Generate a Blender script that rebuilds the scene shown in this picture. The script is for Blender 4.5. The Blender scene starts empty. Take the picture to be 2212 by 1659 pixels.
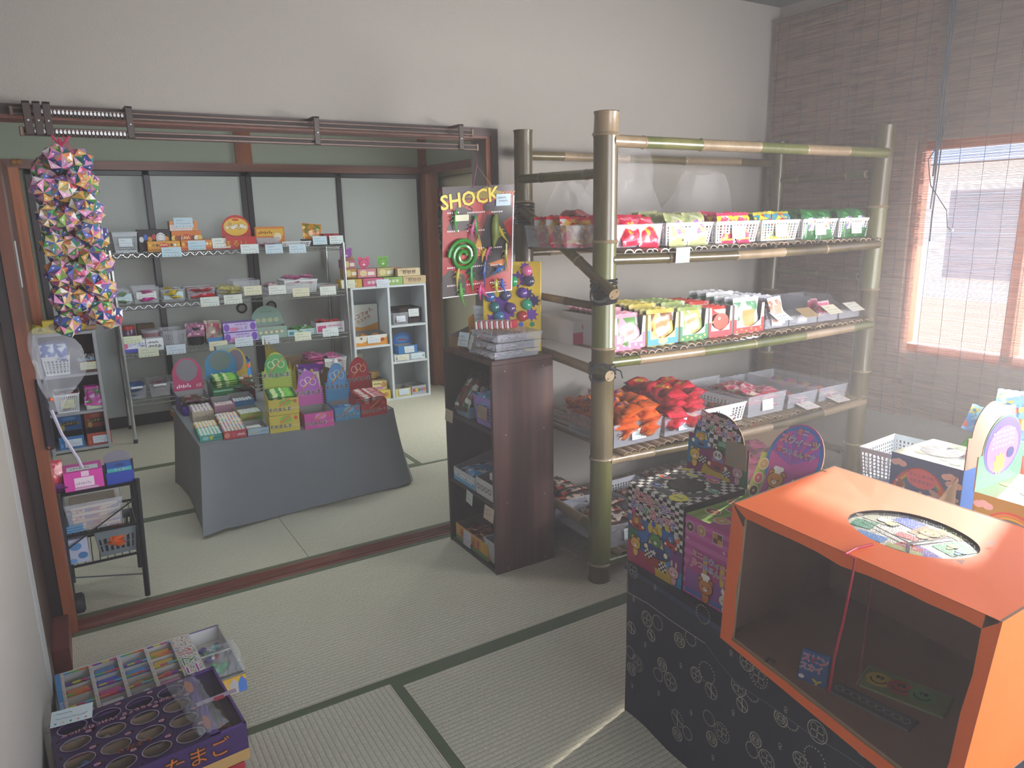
import bpy, math, random
from mathutils import Vector as V, Matrix
SC = bpy.context.scene
COL = SC.collection
PI = math.pi
random.seed(11)
# ---------------------------------------------------------------- camera
HC = 1.5; FPX = 1571.6; CX, CY = 1106, 829.5
RR = (V((0.85190627, -0.13275241, 0.50658909)), V((-0.52334578, -0.18052273, 0.83277893)), V((-0.01910256, -0.97457085, -0.22326386)))
RIGHT = V((RR[0][0], RR[1][0], RR[2][0])); DOWN = V((RR[0][1], RR[1][1], RR[2][1])); FWD = V((RR[0][2], RR[1][2], RR[2][2]))
cam = bpy.data.objects.new('camera', bpy.data.cameras.new('camera')); COL.objects.link(cam)
cam.matrix_world = Matrix(((RIGHT[0], -DOWN[0], -FWD[0], 0), (RIGHT[1], -DOWN[1], -FWD[1], 0), (RIGHT[2], -DOWN[2], -FWD[2], HC), (0, 0, 0, 1)))
cam.data.sensor_width = 36; cam.data.lens = 36 * FPX / 2212; cam.data.clip_start = .05
SC.camera = cam
def _ray(x, y): return RIGHT * ((x - CX) / FPX) + DOWN * ((y - CY) / FPX) + FWD
def atz(x, y, z=0.):
    d = _ray(x, y); t = (z - HC) / d.z; return V((0, 0, HC)) + d * t
def aty(x, y, Y):
    d = _ray(x, y); return V((0, 0, HC)) + d * (Y / d.y)
def atx(x, y, X):
    d = _ray(x, y); return V((0, 0, HC)) + d * (X / d.x)
# ---------------------------------------------------------------- world, sun, daylight at the windows, back room fill, exposure
SC.view_settings.view_transform = 'Standard'; SC.view_settings.look = 'None'; SC.view_settings.gamma = 1; SC.view_settings.use_curve_mapping = False
SC.view_settings.exposure = 0.78
w = bpy.data.worlds.new('sky'); SC.world = w; w.use_nodes = True
nt = w.node_tree; bg = nt.nodes['Background']
sky = nt.nodes.new('ShaderNodeTexSky'); sky.sky_type = 'PREETHAM'; sky.sun_direction = (.6, .3, .6); sky.turbidity = 3
nt.links.new(sky.outputs[0], bg.inputs[0]); bg.inputs[1].default_value = 5.6
def lamp(name, typ, loc, aim, power, color=(1, 1, 1), size=(1, 1), spread=PI):
    l = bpy.data.lights.new(name, typ); o = bpy.data.objects.new(name, l); COL.objects.link(o)
    o.location = loc; o.rotation_euler = (V(aim) - V(loc)).to_track_quat('-Z', 'Y').to_euler()
    l.energy = power; l.color = color
    if typ == 'AREA': l.shape = 'RECTANGLE'; l.size, l.size_y = size; l.spread = spread
    return o
SUN = V((-.95, -.225, -.385))
s = lamp('sun', 'SUN', (8, 3, 6), V((8, 3, 6)) + SUN, 15.0, (1, .93, .82)); s.data.angle = .02
lamp('daylight_side_window', 'AREA', (3.66, .33, 1.30), (1.9, 1.85, 1.35), 50, (1, .97, .95), (1.2, .9), 2.0)
lamp('daylight_garden_doors', 'AREA', (1.9, -2.05, 1.45), (2.3, 1.6, .4), 24, (1, .98, .95), (1.9, 1.9), 1.5)
lamp('daylight_hallway', 'AREA', (3.75, 4.6, 1.45), (1.5, 5.3, .2), 56, (.93, .98, 1), (1.8, 1.6))
lamp('back_room_fill', 'AREA', (.6, 3.75, 2.40), (1.1, 5.2, .4), 16, (.82, .93, 1), (1.4, .5))  # unseen cool fill lamp under the back room ceiling, no window there
# ---------------------------------------------------------------- materials
_mc = {}
def lin(h):
    r = [int(h[i:i + 2], 16) / 255 for i in (0, 2, 4)]
    return tuple(c / 12.92 if c <= .04045 else ((c + .055) / 1.055) ** 2.4 for c in r) + (1,)
def M(h, rough=.5, alpha=1, metal=0, var=.06, scale=30, trans=0, bump=0, coat=0):
    k = (h, rough, alpha, metal, var, scale, trans, bump, coat)
    if k in _mc: return _mc[k]
    m = bpy.data.materials.new('m_' + h); m.use_nodes = True; n = m.node_tree; p = n.nodes['Principled BSDF']
    c = lin(h)
    p.inputs['Roughness'].default_value = rough; p.inputs['Metallic'].default_value = metal; p.inputs['Alpha'].default_value = alpha
    p.inputs['Coat Weight'].default_value = coat
    if trans: p.inputs['Transmission Weight'].default_value = trans
    tx = n.nodes.new('ShaderNodeTexNoise'); tx.inputs['Scale'].default_value = scale
    co = n.nodes.new('ShaderNodeTexCoord'); n.links.new(co.outputs['Object'], tx.inputs['Vector'])
    mx = n.nodes.new('ShaderNodeMix'); mx.data_type = 'RGBA'
    mx.inputs[6].default_value = tuple(x * (1 - var) for x in c[:3]) + (1,); mx.inputs[7].default_value = tuple(min(1, x * (1 + var)) for x in c[:3]) + (1,)
    n.links.new(tx.outputs[0], mx.inputs[0]); n.links.new(mx.outputs[2], p.inputs['Base Color'])
    if bump:
        b = n.nodes.new('ShaderNodeBump'); b.inputs['Strength'].default_value = bump; b.inputs['Distance'].default_value = .002
        n.links.new(tx.outputs[0], b.inputs['Height']); n.links.new(b.outputs[0], p.inputs['Normal'])
    _mc[k] = m; return m
class NG:
    """short node graph writer"""
    def __init__(s, name):
        s.m = bpy.data.materials.new(name); s.m.use_nodes = True; s.n = s.m.node_tree; s.p = s.n.nodes['Principled BSDF']
        s.out = s.n.nodes['Material Output']; s.tc = s.n.nodes.new('ShaderNodeTexCoord')
    def N(s, t, **kw):
        x = s.n.nodes.new('ShaderNode' + t)
        for k, v in kw.items(): setattr(x, k, v)
        return x
    def L(s, a, b): s.n.links.new(a, b)
    def mapn(s, sc=(1, 1, 1), rot=(0, 0, 0), src='Object'):
        x = s.N('Mapping'); x.inputs['Scale'].default_value = sc; x.inputs['Rotation'].default_value = rot; s.L(s.tc.outputs[src], x.inputs[0]); return x.outputs[0]
    def noise(s, vec, scale, detail=2, rough=.5):
        x = s.N('TexNoise'); x.inputs['Scale'].default_value = scale; x.inputs['Detail'].default_value = detail; x.inputs['Roughness'].default_value = rough; s.L(vec, x.inputs['Vector']); return x.outputs[0]
    def ramp(s, fac, stops, interp='LINEAR'):
        x = s.N('ValToRGB'); x.color_ramp.interpolation = interp; e = x.color_ramp.elements
        while len(e) < len(stops): e.new(.5)
        for i, (p, c) in enumerate(stops): e[i].position = p; e[i].color = lin(c) if isinstance(c, str) else c
        s.L(fac, x.inputs[0]); return x.outputs[0]
    def mix(s, fac, a, b, mode='MIX'):
        x = s.N('Mix', data_type='RGBA', blend_type=mode)
        for i, v in ((0, fac), (6, a), (7, b)):
            if isinstance(v, str): v = lin(v)
            if hasattr(v, 'links'): s.L(v, x.inputs[i])
            else: x.inputs[i].default_value = v
        return x.outputs[2]
    def math(s, op, a, b=0.):
        x = s.N('Math', operation=op)
        for i, v in enumerate((a, b)):
            if hasattr(v, 'links'): s.L(v, x.inputs[i])
            else: x.inputs[i].default_value = v
        return x.outputs[0]
    def xyz(s, vec):
        x = s.N('SeparateXYZ'); s.L(vec, x.inputs[0]); return x.outputs
    def fin(s, col, rough=.5, h=None, bs=.3, bd=.002, alpha=1, metal=0, coat=0):
        if isinstance(col, str): s.p.inputs['Base Color'].default_value = lin(col)
        else: s.L(col, s.p.inputs['Base Color'])
        s.p.inputs['Roughness'].default_value = rough; s.p.inputs['Metallic'].default_value = metal; s.p.inputs['Alpha'].default_value = alpha
        s.p.inputs['Coat Weight'].default_value = coat
        if h is not None:
            b = s.N('Bump'); b.inputs['Strength'].default_value = bs; b.inputs['Distance'].default_value = bd; s.L(h, b.inputs['Height']); s.L(b.outputs[0], s.p.inputs['Normal'])
        return s.m
def wallpaper(c='a19c94', name='wallpaper', sc=1.):
    g = NG(name); v = g.mapn((1, 1, 1)); a = g.noise(g.mapn((330 * sc, 330 * sc, 90 * sc)), 1, 2); b = g.noise(g.mapn((110 * sc, 110 * sc, 380 * sc)), 1, 2)
    h = g.math('ADD', a, b); col = g.mix(h, c, c); f = g.ramp(h, [(.35, (.80, .80, .80, 1)), (.75, (1, 1, 1, 1))])
    x = g.mix(1., c, f, 'MULTIPLY'); return g.fin(x, .85, h, .5, .002)
def tatami(axis):
    """axis: 0 = ribs run along world x, 1 = along y"""
    g = NG('tatami_rush'); o = g.xyz(g.tc.outputs['Object']); t = o[1 - axis]; u = o[axis]
    rib = g.math('SINE', g.math('MULTIPLY', t, PI / .0172)); rib2 = g.math('ABSOLUTE', rib)
    fine = g.math('SINE', g.math('MULTIPLY', u, 2 * PI / .006))
    sc = (9, 160, 1) if axis == 0 else (160, 9, 1)
    n1 = g.noise(g.mapn((260, 60, 1) if axis == 0 else (60, 260, 1)), 1, 3); n2 = g.noise(g.mapn(), 3.0, 4); n3 = g.noise(g.mapn(sc), .5, 2)
    col = g.ramp(n1, [(.3, 'b8b39e'), (.5, 'cac5b0'), (.72, 'dad5c2')])
    col = g.mix(g.math('MULTIPLY', n2, .3), col, 'b8ac92')
    dk = g.ramp(rib2, [(0, (.38, .36, .31, 1)), (.32, (1, 1, 1, 1))]); col = g.mix(.9, col, g.mix(1., col, dk, 'MULTIPLY'))
    h = g.math('ADD', rib2, g.math('MULTIPLY', fine, .18)); return g.fin(col, .6, h, .45, .002)
def heri():
    g = NG('tatami_border_cloth'); o = g.xyz(g.tc.outputs['Object'])
    k = 2 * PI / .016
    a = g.math('MULTIPLY', g.math('SINE', g.math('MULTIPLY', g.math('ADD', o[0], o[1]), k)), g.math('SINE', g.math('MULTIPLY', g.math('SUBTRACT', o[0], o[1]), k)))
    f = g.ramp(a, [(.42, '566048'), (.5, '8c9468'), (.62, '9aa076'), (.68, '4c5844')]); return g.fin(f, .8, a, .3, .001)
def wood(c1, c2, c3, axis=2, sc=6, rough=.45, name='wood', coat=0):
    g = NG(name); s_ = [sc * 6, sc * 6, sc * 6]; s_[axis] = sc * .35; v = g.mapn(tuple(s_)); n = g.noise(v, 1, 5, .6); n2 = g.noise(v, .3, 2)
    c = g.ramp(n, [(.3, c1), (.5, c2), (.72, c3)]); c = g.mix(g.math('MULTIPLY', n2, .5), c, c1); return g.fin(c, rough, n, .15, .002, coat=coat)
def print_mat(cols, scale=28, rough=.3, name='printed_wrapper', stretch=(1, 1, 1), bump=.25, metal=0, alpha=1):
    g = NG(name); v = g.mapn(stretch); vo = g.N('TexVoronoi'); vo.inputs['Scale'].default_value = scale; g.L(v, vo.inputs['Vector'])
    x = g.xyz(vo.outputs['Color'])[0]; n = len(cols)
    c = g.ramp(x, [(i / n, k) for i, k in enumerate(cols)], 'CONSTANT'); nn = g.noise(v, scale * 1.6, 2)
    c = g.mix(g.ramp(nn, [(.58, (0, 0, 0, 1)), (.64, (1, 1, 1, 1))]), c, cols[0])
    return g.fin(c, rough, g.noise(g.mapn(), 60, 2), bump, .003, metal=metal, alpha=alpha)
def bamboo_mat(c1, c2, c3, name='bamboo'):
    g = NG(name); n = g.noise(g.mapn((3, 3, 1.2)), 1.6, 4); n2 = g.noise(g.mapn((60, 60, 3)), 1, 3)
    c = g.ramp(n, [(.3, c1), (.52, c2), (.7, c3)]); c = g.mix(g.ramp(n2, [(.45, (0, 0, 0, 1)), (.8, (.6, .6, .6, 1))]), c, c3); return g.fin(c, .32, n2, .08, .001, coat=.15)
WALL = wallpaper(); FUS = wallpaper('b4b8b4', 'sliding_door_paper', .6); GRN = wallpaper('9aa08f', 'green_plaster', .8)
TX, TY, HERI = tatami(0), tatami(1), heri()
DW = wood('1c1210', '2b1c18', '3a2722', 2, 5, .4, 'dark_post'); DWX = wood('2a1a17', '3d2824', '50352f', 0, 5, .4, 'dark_beam')
RW = wood('6e3a20', '8a4a2a', 'a05c38', 2, 5, .35, 'red_wood_post', .2); RWX = wood('5f3a30', '7c4c3e', '8f5c4c', 0, 5, .4, 'red_wood_beam'); RWY = wood('5f3a30', '7c4c3e', '8f5c4c', 1, 5, .4, 'red_wood_beam_y')
BLK = M('15161a', .35); WHT = M('e6e6e4', .5); CARDB = M('9c7d5c', .8, var=.1, scale=12, bump=.1)
BG, BT, BO = bamboo_mat('464f24', '5a5e2c', '767046', 'bamboo_green'), bamboo_mat('75644a', '8a765a', 'a28c70', 'bamboo_tan'), bamboo_mat('3e371f', '524829', '6c5e3e', 'bamboo_olive')
CLR = M('d6dae6', .2, .20, var=.02); CLR2 = M('d0d2da', .3, .26, var=.02); FILM = M('f4f2f4', .12, .10, var=.02, bump=.6, scale=20)
GREY = M('8c8c92', .7)
SHELLW = M('e9eaec', .4)
# ---------------------------------------------------------------- mesh builder
_tc = {}
def text_mesh(s, bold=0.):
    k = (s, bold)
    if k not in _tc:
        c = bpy.data.curves.new('t', 'FONT'); c.body = s; c.size = 1; c.resolution_u = 2; c.offset = bold; c.align_x = 'CENTER'; c.align_y = 'CENTER'
        o = bpy.data.objects.new('t', c); COL.objects.link(o); bpy.context.view_layer.update(); me = o.to_mesh()
        _tc[k] = ([tuple(v.co) for v in me.vertices], [tuple(p.vertices) for p in me.polygons]); o.to_mesh_clear()
        COL.objects.unlink(o); bpy.data.objects.remove(o); bpy.data.curves.remove(c)
    return _tc[k]
class MB:
    def __init__(s): s.v = []; s.f = []; s.fm = []; s.mats = []; s.T = Matrix()
    def mi(s, m):
        if m not in s.mats: s.mats.append(m)
        return s.mats.index(m)
    def add(s, vs, fs, m):
        b = len(s.v); s.v += [tuple(s.T @ V(p)) for p in vs]; i = s.mi(m)
        for f in fs: s.f.append(tuple(b + k for k in f)); s.fm.append(i)
        return s
    def box(s, x0, y0, z0, x1, y1, z1, m, ms=None):
        vs = [(x0, y0, z0), (x1, y0, z0), (x1, y1, z0), (x0, y1, z0), (x0, y0, z1), (x1, y0, z1), (x1, y1, z1), (x0, y1, z1)]
        F = [(0, 1, 5, 4), (1, 2, 6, 5), (2, 3, 7, 6), (3, 0, 4, 7), (4, 5, 6, 7), (3, 2, 1, 0)]  # front,right,back,left,top,bottom
        for i, f in enumerate(F): s.add(vs, [f], (ms or {}).get(i, m)) if ms else None
        if not ms: s.add(vs, F, m)
        return s
    def rb(s, x0, y0, z0, x1, y1, z1, m, b=.004):
        """box with chamfered edges"""
        X, Y, Z = (x0, x1), (y0, y1), (z0, z1); vs = []; id_ = {}
        for i in (0, 1):
            for j in (0, 1):
                for k in (0, 1):
                    for a in range(3):
                        p = [X[i], Y[j], Z[k]]
                        for q in range(3):
                            if q != a: p[q] += (b if (i, j, k)[q] == 0 else -b)
                        id_[i, j, k, a] = len(vs); vs.append(p)
        F = []
        for a in range(3):
            o = [q for q in range(3) if q != a]
            for s_ in (0, 1):
                def g(p, q):
                    t = [0, 0, 0]; t[a] = s_; t[o[0]] = p; t[o[1]] = q; return id_[t[0], t[1], t[2], a]
                F.append((g(0, 0), g(1, 0), g(1, 1), g(0, 1)))
            for p in (0, 1):
                for q in (0, 1):
                    def h(e, ax):
                        t = [0, 0, 0]; t[a] = e; t[o[0]] = p; t[o[1]] = q; return id_[t[0], t[1], t[2], ax]
                    F.append((h(0, o[0]), h(1, o[0]), h(1, o[1]), h(0, o[1])))
        for i in (0, 1):
            for j in (0, 1):
                for k in (0, 1): F.append(tuple(id_[i, j, k, a] for a in range(3)))
        return s.add(vs, F, m)
    def tube(s, pts, r, m, n=8, cap=True, hollow=0):
        pts = [V(p) for p in pts]; rs = r if isinstance(r, (list, tuple)) else [r] * len(pts); vs = []; fs = []
        up = None
        for i, p in enumerate(pts):
            d = (pts[min(i + 1, len(pts) - 1)] - pts[max(i - 1, 0)]).normalized()
            if up is None: up = d.orthogonal().normalized()
            a = (up - d * up.dot(d)).normalized(); up = a; b = d.cross(a)
            for k in range(n):
                t = 2 * PI * k / n; vs.append(p + (a * math.cos(t) + b * math.sin(t)) * rs[i])
        for i in range(len(pts) - 1):
            for k in range(n): fs.append((i * n + k, i * n + (k + 1) % n, (i + 1) * n + (k + 1) % n, (i + 1) * n + k))
        if cap: fs.append(tuple(range(n))[::-1]); fs.append(tuple((len(pts) - 1) * n + k for k in range(n)))
        return s.add(vs, fs, m)
    def lathe(s, prof, m, n=16, c=(0, 0, 0)):
        vs = [(c[0] + r * math.cos(2 * PI * k / n), c[1] + r * math.sin(2 * PI * k / n), c[2] + z) for r, z in prof for k in range(n)]
        fs = [(i * n + k, i * n + (k + 1) % n, (i + 1) * n + (k + 1) % n, (i + 1) * n + k) for i in range(len(prof) - 1) for k in range(n)]
        return s.add(vs, fs, m)
    def ball(s, c, r, m, n=10, k=6, sq=(1, 1, 1)):
        vs = []; fs = []
        for i in range(k + 1):
            a = PI * i / k
            for j in range(n): b = 2 * PI * j / n; vs.append((c[0] + r * sq[0] * math.sin(a) * math.cos(b), c[1] + r * sq[1] * math.sin(a) * math.sin(b), c[2] + r * sq[2] * math.cos(a)))
        for i in range(k):
            for j in range(n): fs.append((i * n + j, (i + 1) * n + j, (i + 1) * n + (j + 1) % n, i * n + (j + 1) % n))
        return s.add(vs, fs, m)
    def prism(s, poly, O, U, W, th, m, m2=None):
        """outline in the (U,W) frame at O, thickness th along -N, front face m, back and rim m2"""
        U, W, O = V(U), V(W), V(O); N = U.cross(W).normalized(); n = len(poly)
        f = [O + U * a + W * b for a, b in poly]; b_ = [p - N * th for p in f]
        s.add(f, [tuple(range(n))], m); m2 = m2 or m
        s.add(b_, [tuple(range(n))[::-1]], m2); s.add(f + b_, [(i, n + i, n + (i + 1) % n, (i + 1) % n) for i in range(n)], m2); return s
    def build(s, name, par=None, loc=None, rz=0, smooth=False, **pr):
        me = bpy.data.meshes.new(name); me.from_pydata(s.v, [], s.f)
        for m in s.mats: me.materials.append(m)
        me.polygons.foreach_set('material_index', s.fm)
        if smooth: me.polygons.foreach_set('use_smooth', [True] * len(s.f))
        me.update()
        if smooth:
            try: me.set_sharp_from_angle(angle=math.radians(42))
            except Exception: pass
        o = bpy.data.objects.new(name, me); COL.objects.link(o); o.parent = par
        if loc is not None: o.location = loc
        o.rotation_euler = (0, 0, rz)
        for k, v in pr.items(): o[k] = v
        return o
def thing(name, label, cat, loc=(0, 0, 0), rz=0, group=None):
    o = bpy.data.objects.new(name, None); o.empty_display_size = .05; COL.objects.link(o); o.location = loc; o.rotation_euler = (0, 0, rz)
    o['label'] = label; o['category'] = cat
    if group: o['group'] = group
    return o
def tag(o, label, cat, group=None, kind=None):
    if label: o['label'] = label; o['category'] = cat
    if group: o['group'] = group
    if kind: o['kind'] = kind
    return o
def st(name, mb): return tag(mb.build(name), None, None, kind='structure')
def kids(o): return [c for c in COL.objects if c.parent == o]
def dup(root, loc, rz=None, label=None, group=None, ks=None):
    r = root.copy(); COL.objects.link(r); r.location = loc
    if rz is not None: r.rotation_euler = rz if isinstance(rz, (tuple, list)) else (0, 0, rz)
    if label: r['label'] = label
    if group: r['group'] = group
    for ch in (ks if ks is not None else kids(root)):
        c = ch.copy(); COL.objects.link(c); c.parent = r
    return r
class Face:
    """prints on a flat face: origin O (lower left), U right, W up, in the builder's frame"""
    def __init__(s, mb, O, U, W): s.mb = mb; s.O = V(O); s.U = V(U).normalized(); s.W = V(W).normalized(); s.N = s.U.cross(s.W); s.k = 0
    def at(s, x, y, l): return s.O + s.U * x + s.W * y + s.N * (l * .0004 + .0003)
    def P(s, pts, m, l=1): s.k += 1; l += (s.k % 37) * .016; s.mb.add([s.at(x, y, l) for x, y in pts], [tuple(range(len(pts)))], m)
    def R(s, x, y, w, h, m, l=1): s.P([(x, y), (x + w, y), (x + w, y + h), (x, y + h)], m, l)
    def E(s, cx, cy, rx, ry, m, l=1, n=18, a0=0, a1=2 * PI, rot=0):
        q = []
        for i in range(n):
            t = a0 + (a1 - a0) * i / (n if a1 - a0 > 6.28 else n - 1); a, b = rx * math.cos(t), ry * math.sin(t); q.append((cx + a * math.cos(rot) - b * math.sin(rot), cy + a * math.sin(rot) + b * math.cos(rot)))
        s.P(q, m, l)
    def ring(s, cx, cy, rx, ry, t, m, l=1, n=20, a0=0, a1=2 * PI):
        for i in range(n):
            p, q = a0 + (a1 - a0) * i / n, a0 + (a1 - a0) * (i + 1) / n
            s.P([(cx + rx * math.cos(p), cy + ry * math.sin(p)), (cx + rx * math.cos(q), cy + ry * math.sin(q)), (cx + (rx - t) * math.cos(q), cy + (ry - t) * math.sin(q)), (cx + (rx - t) * math.cos(p), cy + (ry - t) * math.sin(p))], m, l)
    def S(s, pts, t, m, l=1):
        for (a, b), (c, d) in zip(pts, pts[1:]):
            n = math.hypot(c - a, d - b) or 1; u, v = -(d - b) / n * t / 2, (c - a) / n * t / 2
            s.P([(a - u, b - v), (c - u, d - v), (c + u, d + v), (a + u, b + v)], m, l)
    def T(s, txt, x, y, size, m, l=2, out=None, ow=.05, sx=1, rot=0, bold=.0):
        c, n_ = math.cos(rot), math.sin(rot)
        for k, (mm, o) in enumerate(([(out, ow)] if out else []) + [(m, bold)]):
            vs, fs = text_mesh(txt, o)
            s.mb.add([s.at(x + (vx * sx * c - vy * n_) * size, y + (vx * sx * n_ + vy * c) * size, l + k) for vx, vy, _ in vs], fs, mm)
    def chk(s, x, y, w, h, nx, ny, m, l=1, f=None):
        for i in range(nx):
            for j in range(ny):
                if (i + j) % 2 and (f is None or f(i / nx, j / ny)): s.R(x + w * i / nx, y + h * j / ny, w / nx, h / ny, m, l)
    def star(s, cx, cy, r, m, l=1, n=5, k=.45, rot=PI / 2):
        s.P([(cx + (r if i % 2 == 0 else r * k) * math.cos(rot + PI * i / n), cy + (r if i % 2 == 0 else r * k) * math.sin(rot + PI * i / n)) for i in range(2 * n)], m, l)
    def critter(s, x, y, r, c, kind='bear', l=2, dark=None, hat=False, body=True):
        """a small made-up cartoon animal"""
        k = dark or M('2a2226', .5); w_ = M('f4f0ea', .5)
        if body: s.E(x, y - r * 1.25, r * .62, r * .8, k, l); s.E(x, y - r * 1.25, r * .52, r * .7, c, l + 1)
        if kind == 'rabbit': ears = [(-.45, 1.25, .22, .6), (.45, 1.25, .22, .6)]
        elif kind == 'cat': ears = [(-.62, .75, .3, .4), (.62, .75, .3, .4)]
        elif kind == 'frog': ears = [(-.5, .75, .34, .32), (.5, .75, .34, .32)]
        else: ears = [(-.72, .7, .34, .34), (.72, .7, .34, .34)]
        ec = k if kind == 'panda' else c
        for a, b, p, q in ears: s.E(x + a * r, y + b * r, (p + .08) * r, (q + .08) * r, k, l, 12); s.E(x + a * r, y + b * r, p * r, q * r, ec, l + 1, 12)
        s.E(x, y, r * 1.1, r * .95, k, l + 1); s.E(x, y, r, r * .85, c, l + 2)
        if kind == 'panda':
            for a in (-.4, .4): s.E(x + a * r, y + .02 * r, .25 * r, .3 * r, k, l + 3, 10)
        for a in (-.42, .42): s.E(x + a * r, y, .09 * r, .12 * r, k if kind != 'panda' else w_, l + 4, 8)
        s.E(x, y - .28 * r, .28 * r, .22 * r, w_, l + 3, 12); s.E(x, y - .2 * r, .09 * r, .07 * r, k, l + 4, 8)
        if hat: s.R(x - .4 * r, y + .75 * r, .8 * r, .45 * r, w_, l + 4); [s.E(x + a * r, y + 1.3 * r, .32 * r, .28 * r, w_, l + 5, 10) for a in (-.35, 0, .35)]
    def car(s, x, y, w, c, l=1, glass=None):
        k = M('201c20', .5); h = w * .62; g = glass or M('8fc8e6', .3)
        s.P([(x + w * .14, y + h * .45), (x + w * .86, y + h * .45), (x + w * .76, y + h), (x + w * .24, y + h)], c, l); s.P([(x + w * .22, y + h * .5), (x + w * .78, y + h * .5), (x + w * .7, y + h * .92), (x + w * .3, y + h * .92)], g, l + 1)
        s.E(x + w / 2, y + h * .3, w * .52, h * .3, k, l); s.E(x + w / 2, y + h * .31, w * .49, h * .26, c, l + 1)
        for a in (.14, .86): s.E(x + w * a, y + h * .34, w * .07, w * .07, M('f8f0c8', .4), l + 2, 10)
        s.E(x + w / 2, y + h * .22, w * .16, h * .08, k, l + 2, 12)
# ---------------------------------------------------------------- setting
def sbox(name, x0, y0, z0, x1, y1, z1, m, ms=None): return st(name, MB().box(x0, y0, z0, x1, y1, z1, m, ms))
TH = .12
# floors: sub-floor plus tatami mats
b = MB()
def mat_(x0, x1, y0, y1, ax, h=()):
    """one tatami; ax: ribs; h: sides with a cloth border"""
    m = TX if ax == 0 else TY; X0, X1, Y0, Y1 = x0, x1, y0, y1
    for s_ in h:
        if s_ == 'n': b.box(x0, y1 - .031, -.03, x1, y1, .0012, HERI); Y1 = y1 - .031
        if s_ == 's': b.box(x0, y0, -.03, x1, y0 + .031, .0012, HERI); Y0 = y0 + .031
        if s_ == 'e': b.box(x1 - .031, Y0, -.03, x1, Y1, .0012, HERI); X1 = x1 - .031
        if s_ == 'w': b.box(x0, Y0, -.03, x0 + .031, Y1, .0012, HERI); X0 = x0 + .031
    b.box(X0 + .0008, Y0 + .0008, -.03, X1 - .0008, Y1 - .0008, 0, m)
mat_(-.20, 1.815, 2.042, 2.985, 0, 'ns'); mat_(1.816, 3.64, 2.042, 2.985, 0, 'ns')
mat_(-.20, .777, .20, 2.041, 1, 'ew'); mat_(.778, 2.70, 1.10, 2.041, 0, 'ns'); mat_(2.701, 3.64, .2, 2.041, 1, 'ew'); mat_(.778, 2.70, .19, 1.099, 0, 'ns')
mat_(-.20, 1.7, -.75, .189, 0, 'ns'); mat_(1.701, 3.64, -.75, .189, 0, 'ns'); mat_(-.2, 1.7, -2.0, -.751, 0, 'ns'); mat_(1.701, 3.64, -2.0, -.751, 0, 'ns')
mat_(-.25, .79, 3.092, 4.02, 0, 'ns'); mat_(.791, 2.85, 3.092, 4.02, 0, 'ns'); mat_(-.25, 1.74, 4.021, 4.94, 0, 'ns'); mat_(1.741, 2.85, 4.021, 6.1, 1, 'w')
mat_(-.25, 1.74, 4.941, 6.1, 0, 's')
st('floor', b)
sbox('floor_2', -.4, -2.1, -.12, 3.76, 6.3, -.03, M('3a3028')); sbox('floor_3', 2.9, 3.1, -.031, 4.1, 6.8, -.002, M('a08a68', .5))
sbox('ceiling', -.3, -2.1, 2.62, 3.76, 3.12, 2.70, M('5f6c68', .8)); sbox('ceiling_2', -.4, 3.12, 2.45, 4.1, 6.8, 2.52, M('8a8674', .8))
# wall with the wide opening
b = MB(); b.box(-.30, 3.0, 1.858, 1.76, 3.12, 2.62, WALL, {2: GRN}); b.box(1.76, 3.0, 0, 3.76, 3.12, 2.62, WALL); b.box(-.30, 3.0, 0, -.165, 3.12, 1.858, DW); st('wall_back', b)
# left wall with its white corner bead
sbox('wall_left', -.31, -2.1, 0, -.19, 2.29, 2.62, WALL); sbox('trim_1', -.30, 2.29, 0, -.187, 2.40, 2.62, M('a6a6a4', .6))
sbox('trim_2', -.30, 2.40, 0, -.186, 2.47, 1.9, wood('33201a', '402a22', '4a3228', 2, 5, .45, 'dark_trim')); sbox('trim_3', -.30, 2.47, 0, -.20, 3.0, 2.62, DW)
sbox('trim_4', -.20, 2.72, 0, -.150, 2.985, .085, wood('5a2620', '6e3028', '7a3a30', 1, 5, .5, 'red_sill_block'))
# frame of the opening
b = MB(); b.box(-.19, 2.972, 1.858, 1.758, 2.999, 1.89, DWX); b.box(-.165, 2.978, 1.846, 1.72, 2.999, 1.858, RWX); st('trim_5', b)
b = MB()
for i in range(4): b.box(-.13, 3.012 + i * .028, 1.846, 1.70, 3.022 + i * .028, 1.858, RWX)
b.box(-.13, 3.0, 1.854, 1.70, 3.12, 1.858, DWX); st('trim_6', b)
sbox('trim_7', -.165, 2.982, 0, -.128, 3.12, 1.858, RW)
b = MB(); b.box(1.722, 2.972, 0, 1.758, 2.9995, 1.858, DW); b.box(1.70, 2.98, 0, 1.722, 2.9995, 1.858, RW); b.box(1.70, 3.0, 0, 1.76, 3.12, 1.858, M('6c6460', .6)); st('trim_8', b)
# threshold with sliding grooves
b = MB(); b.box(-.13, 2.986, -.03, 1.70, 3.091, -.004, M('2a1510', .5))
TW = wood('54281d', '7a4032', 'a57060', 0, 5, .3, 'threshold_wood')
for y0, y1 in ((2.986, 3.004), (3.012, 3.030), (3.044, 3.050), (3.060, 3.066), (3.072, 3.091)): b.box(-.13, y0, -.02, 1.70, y1, .004, TW)
st('trim_9', b)
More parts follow.
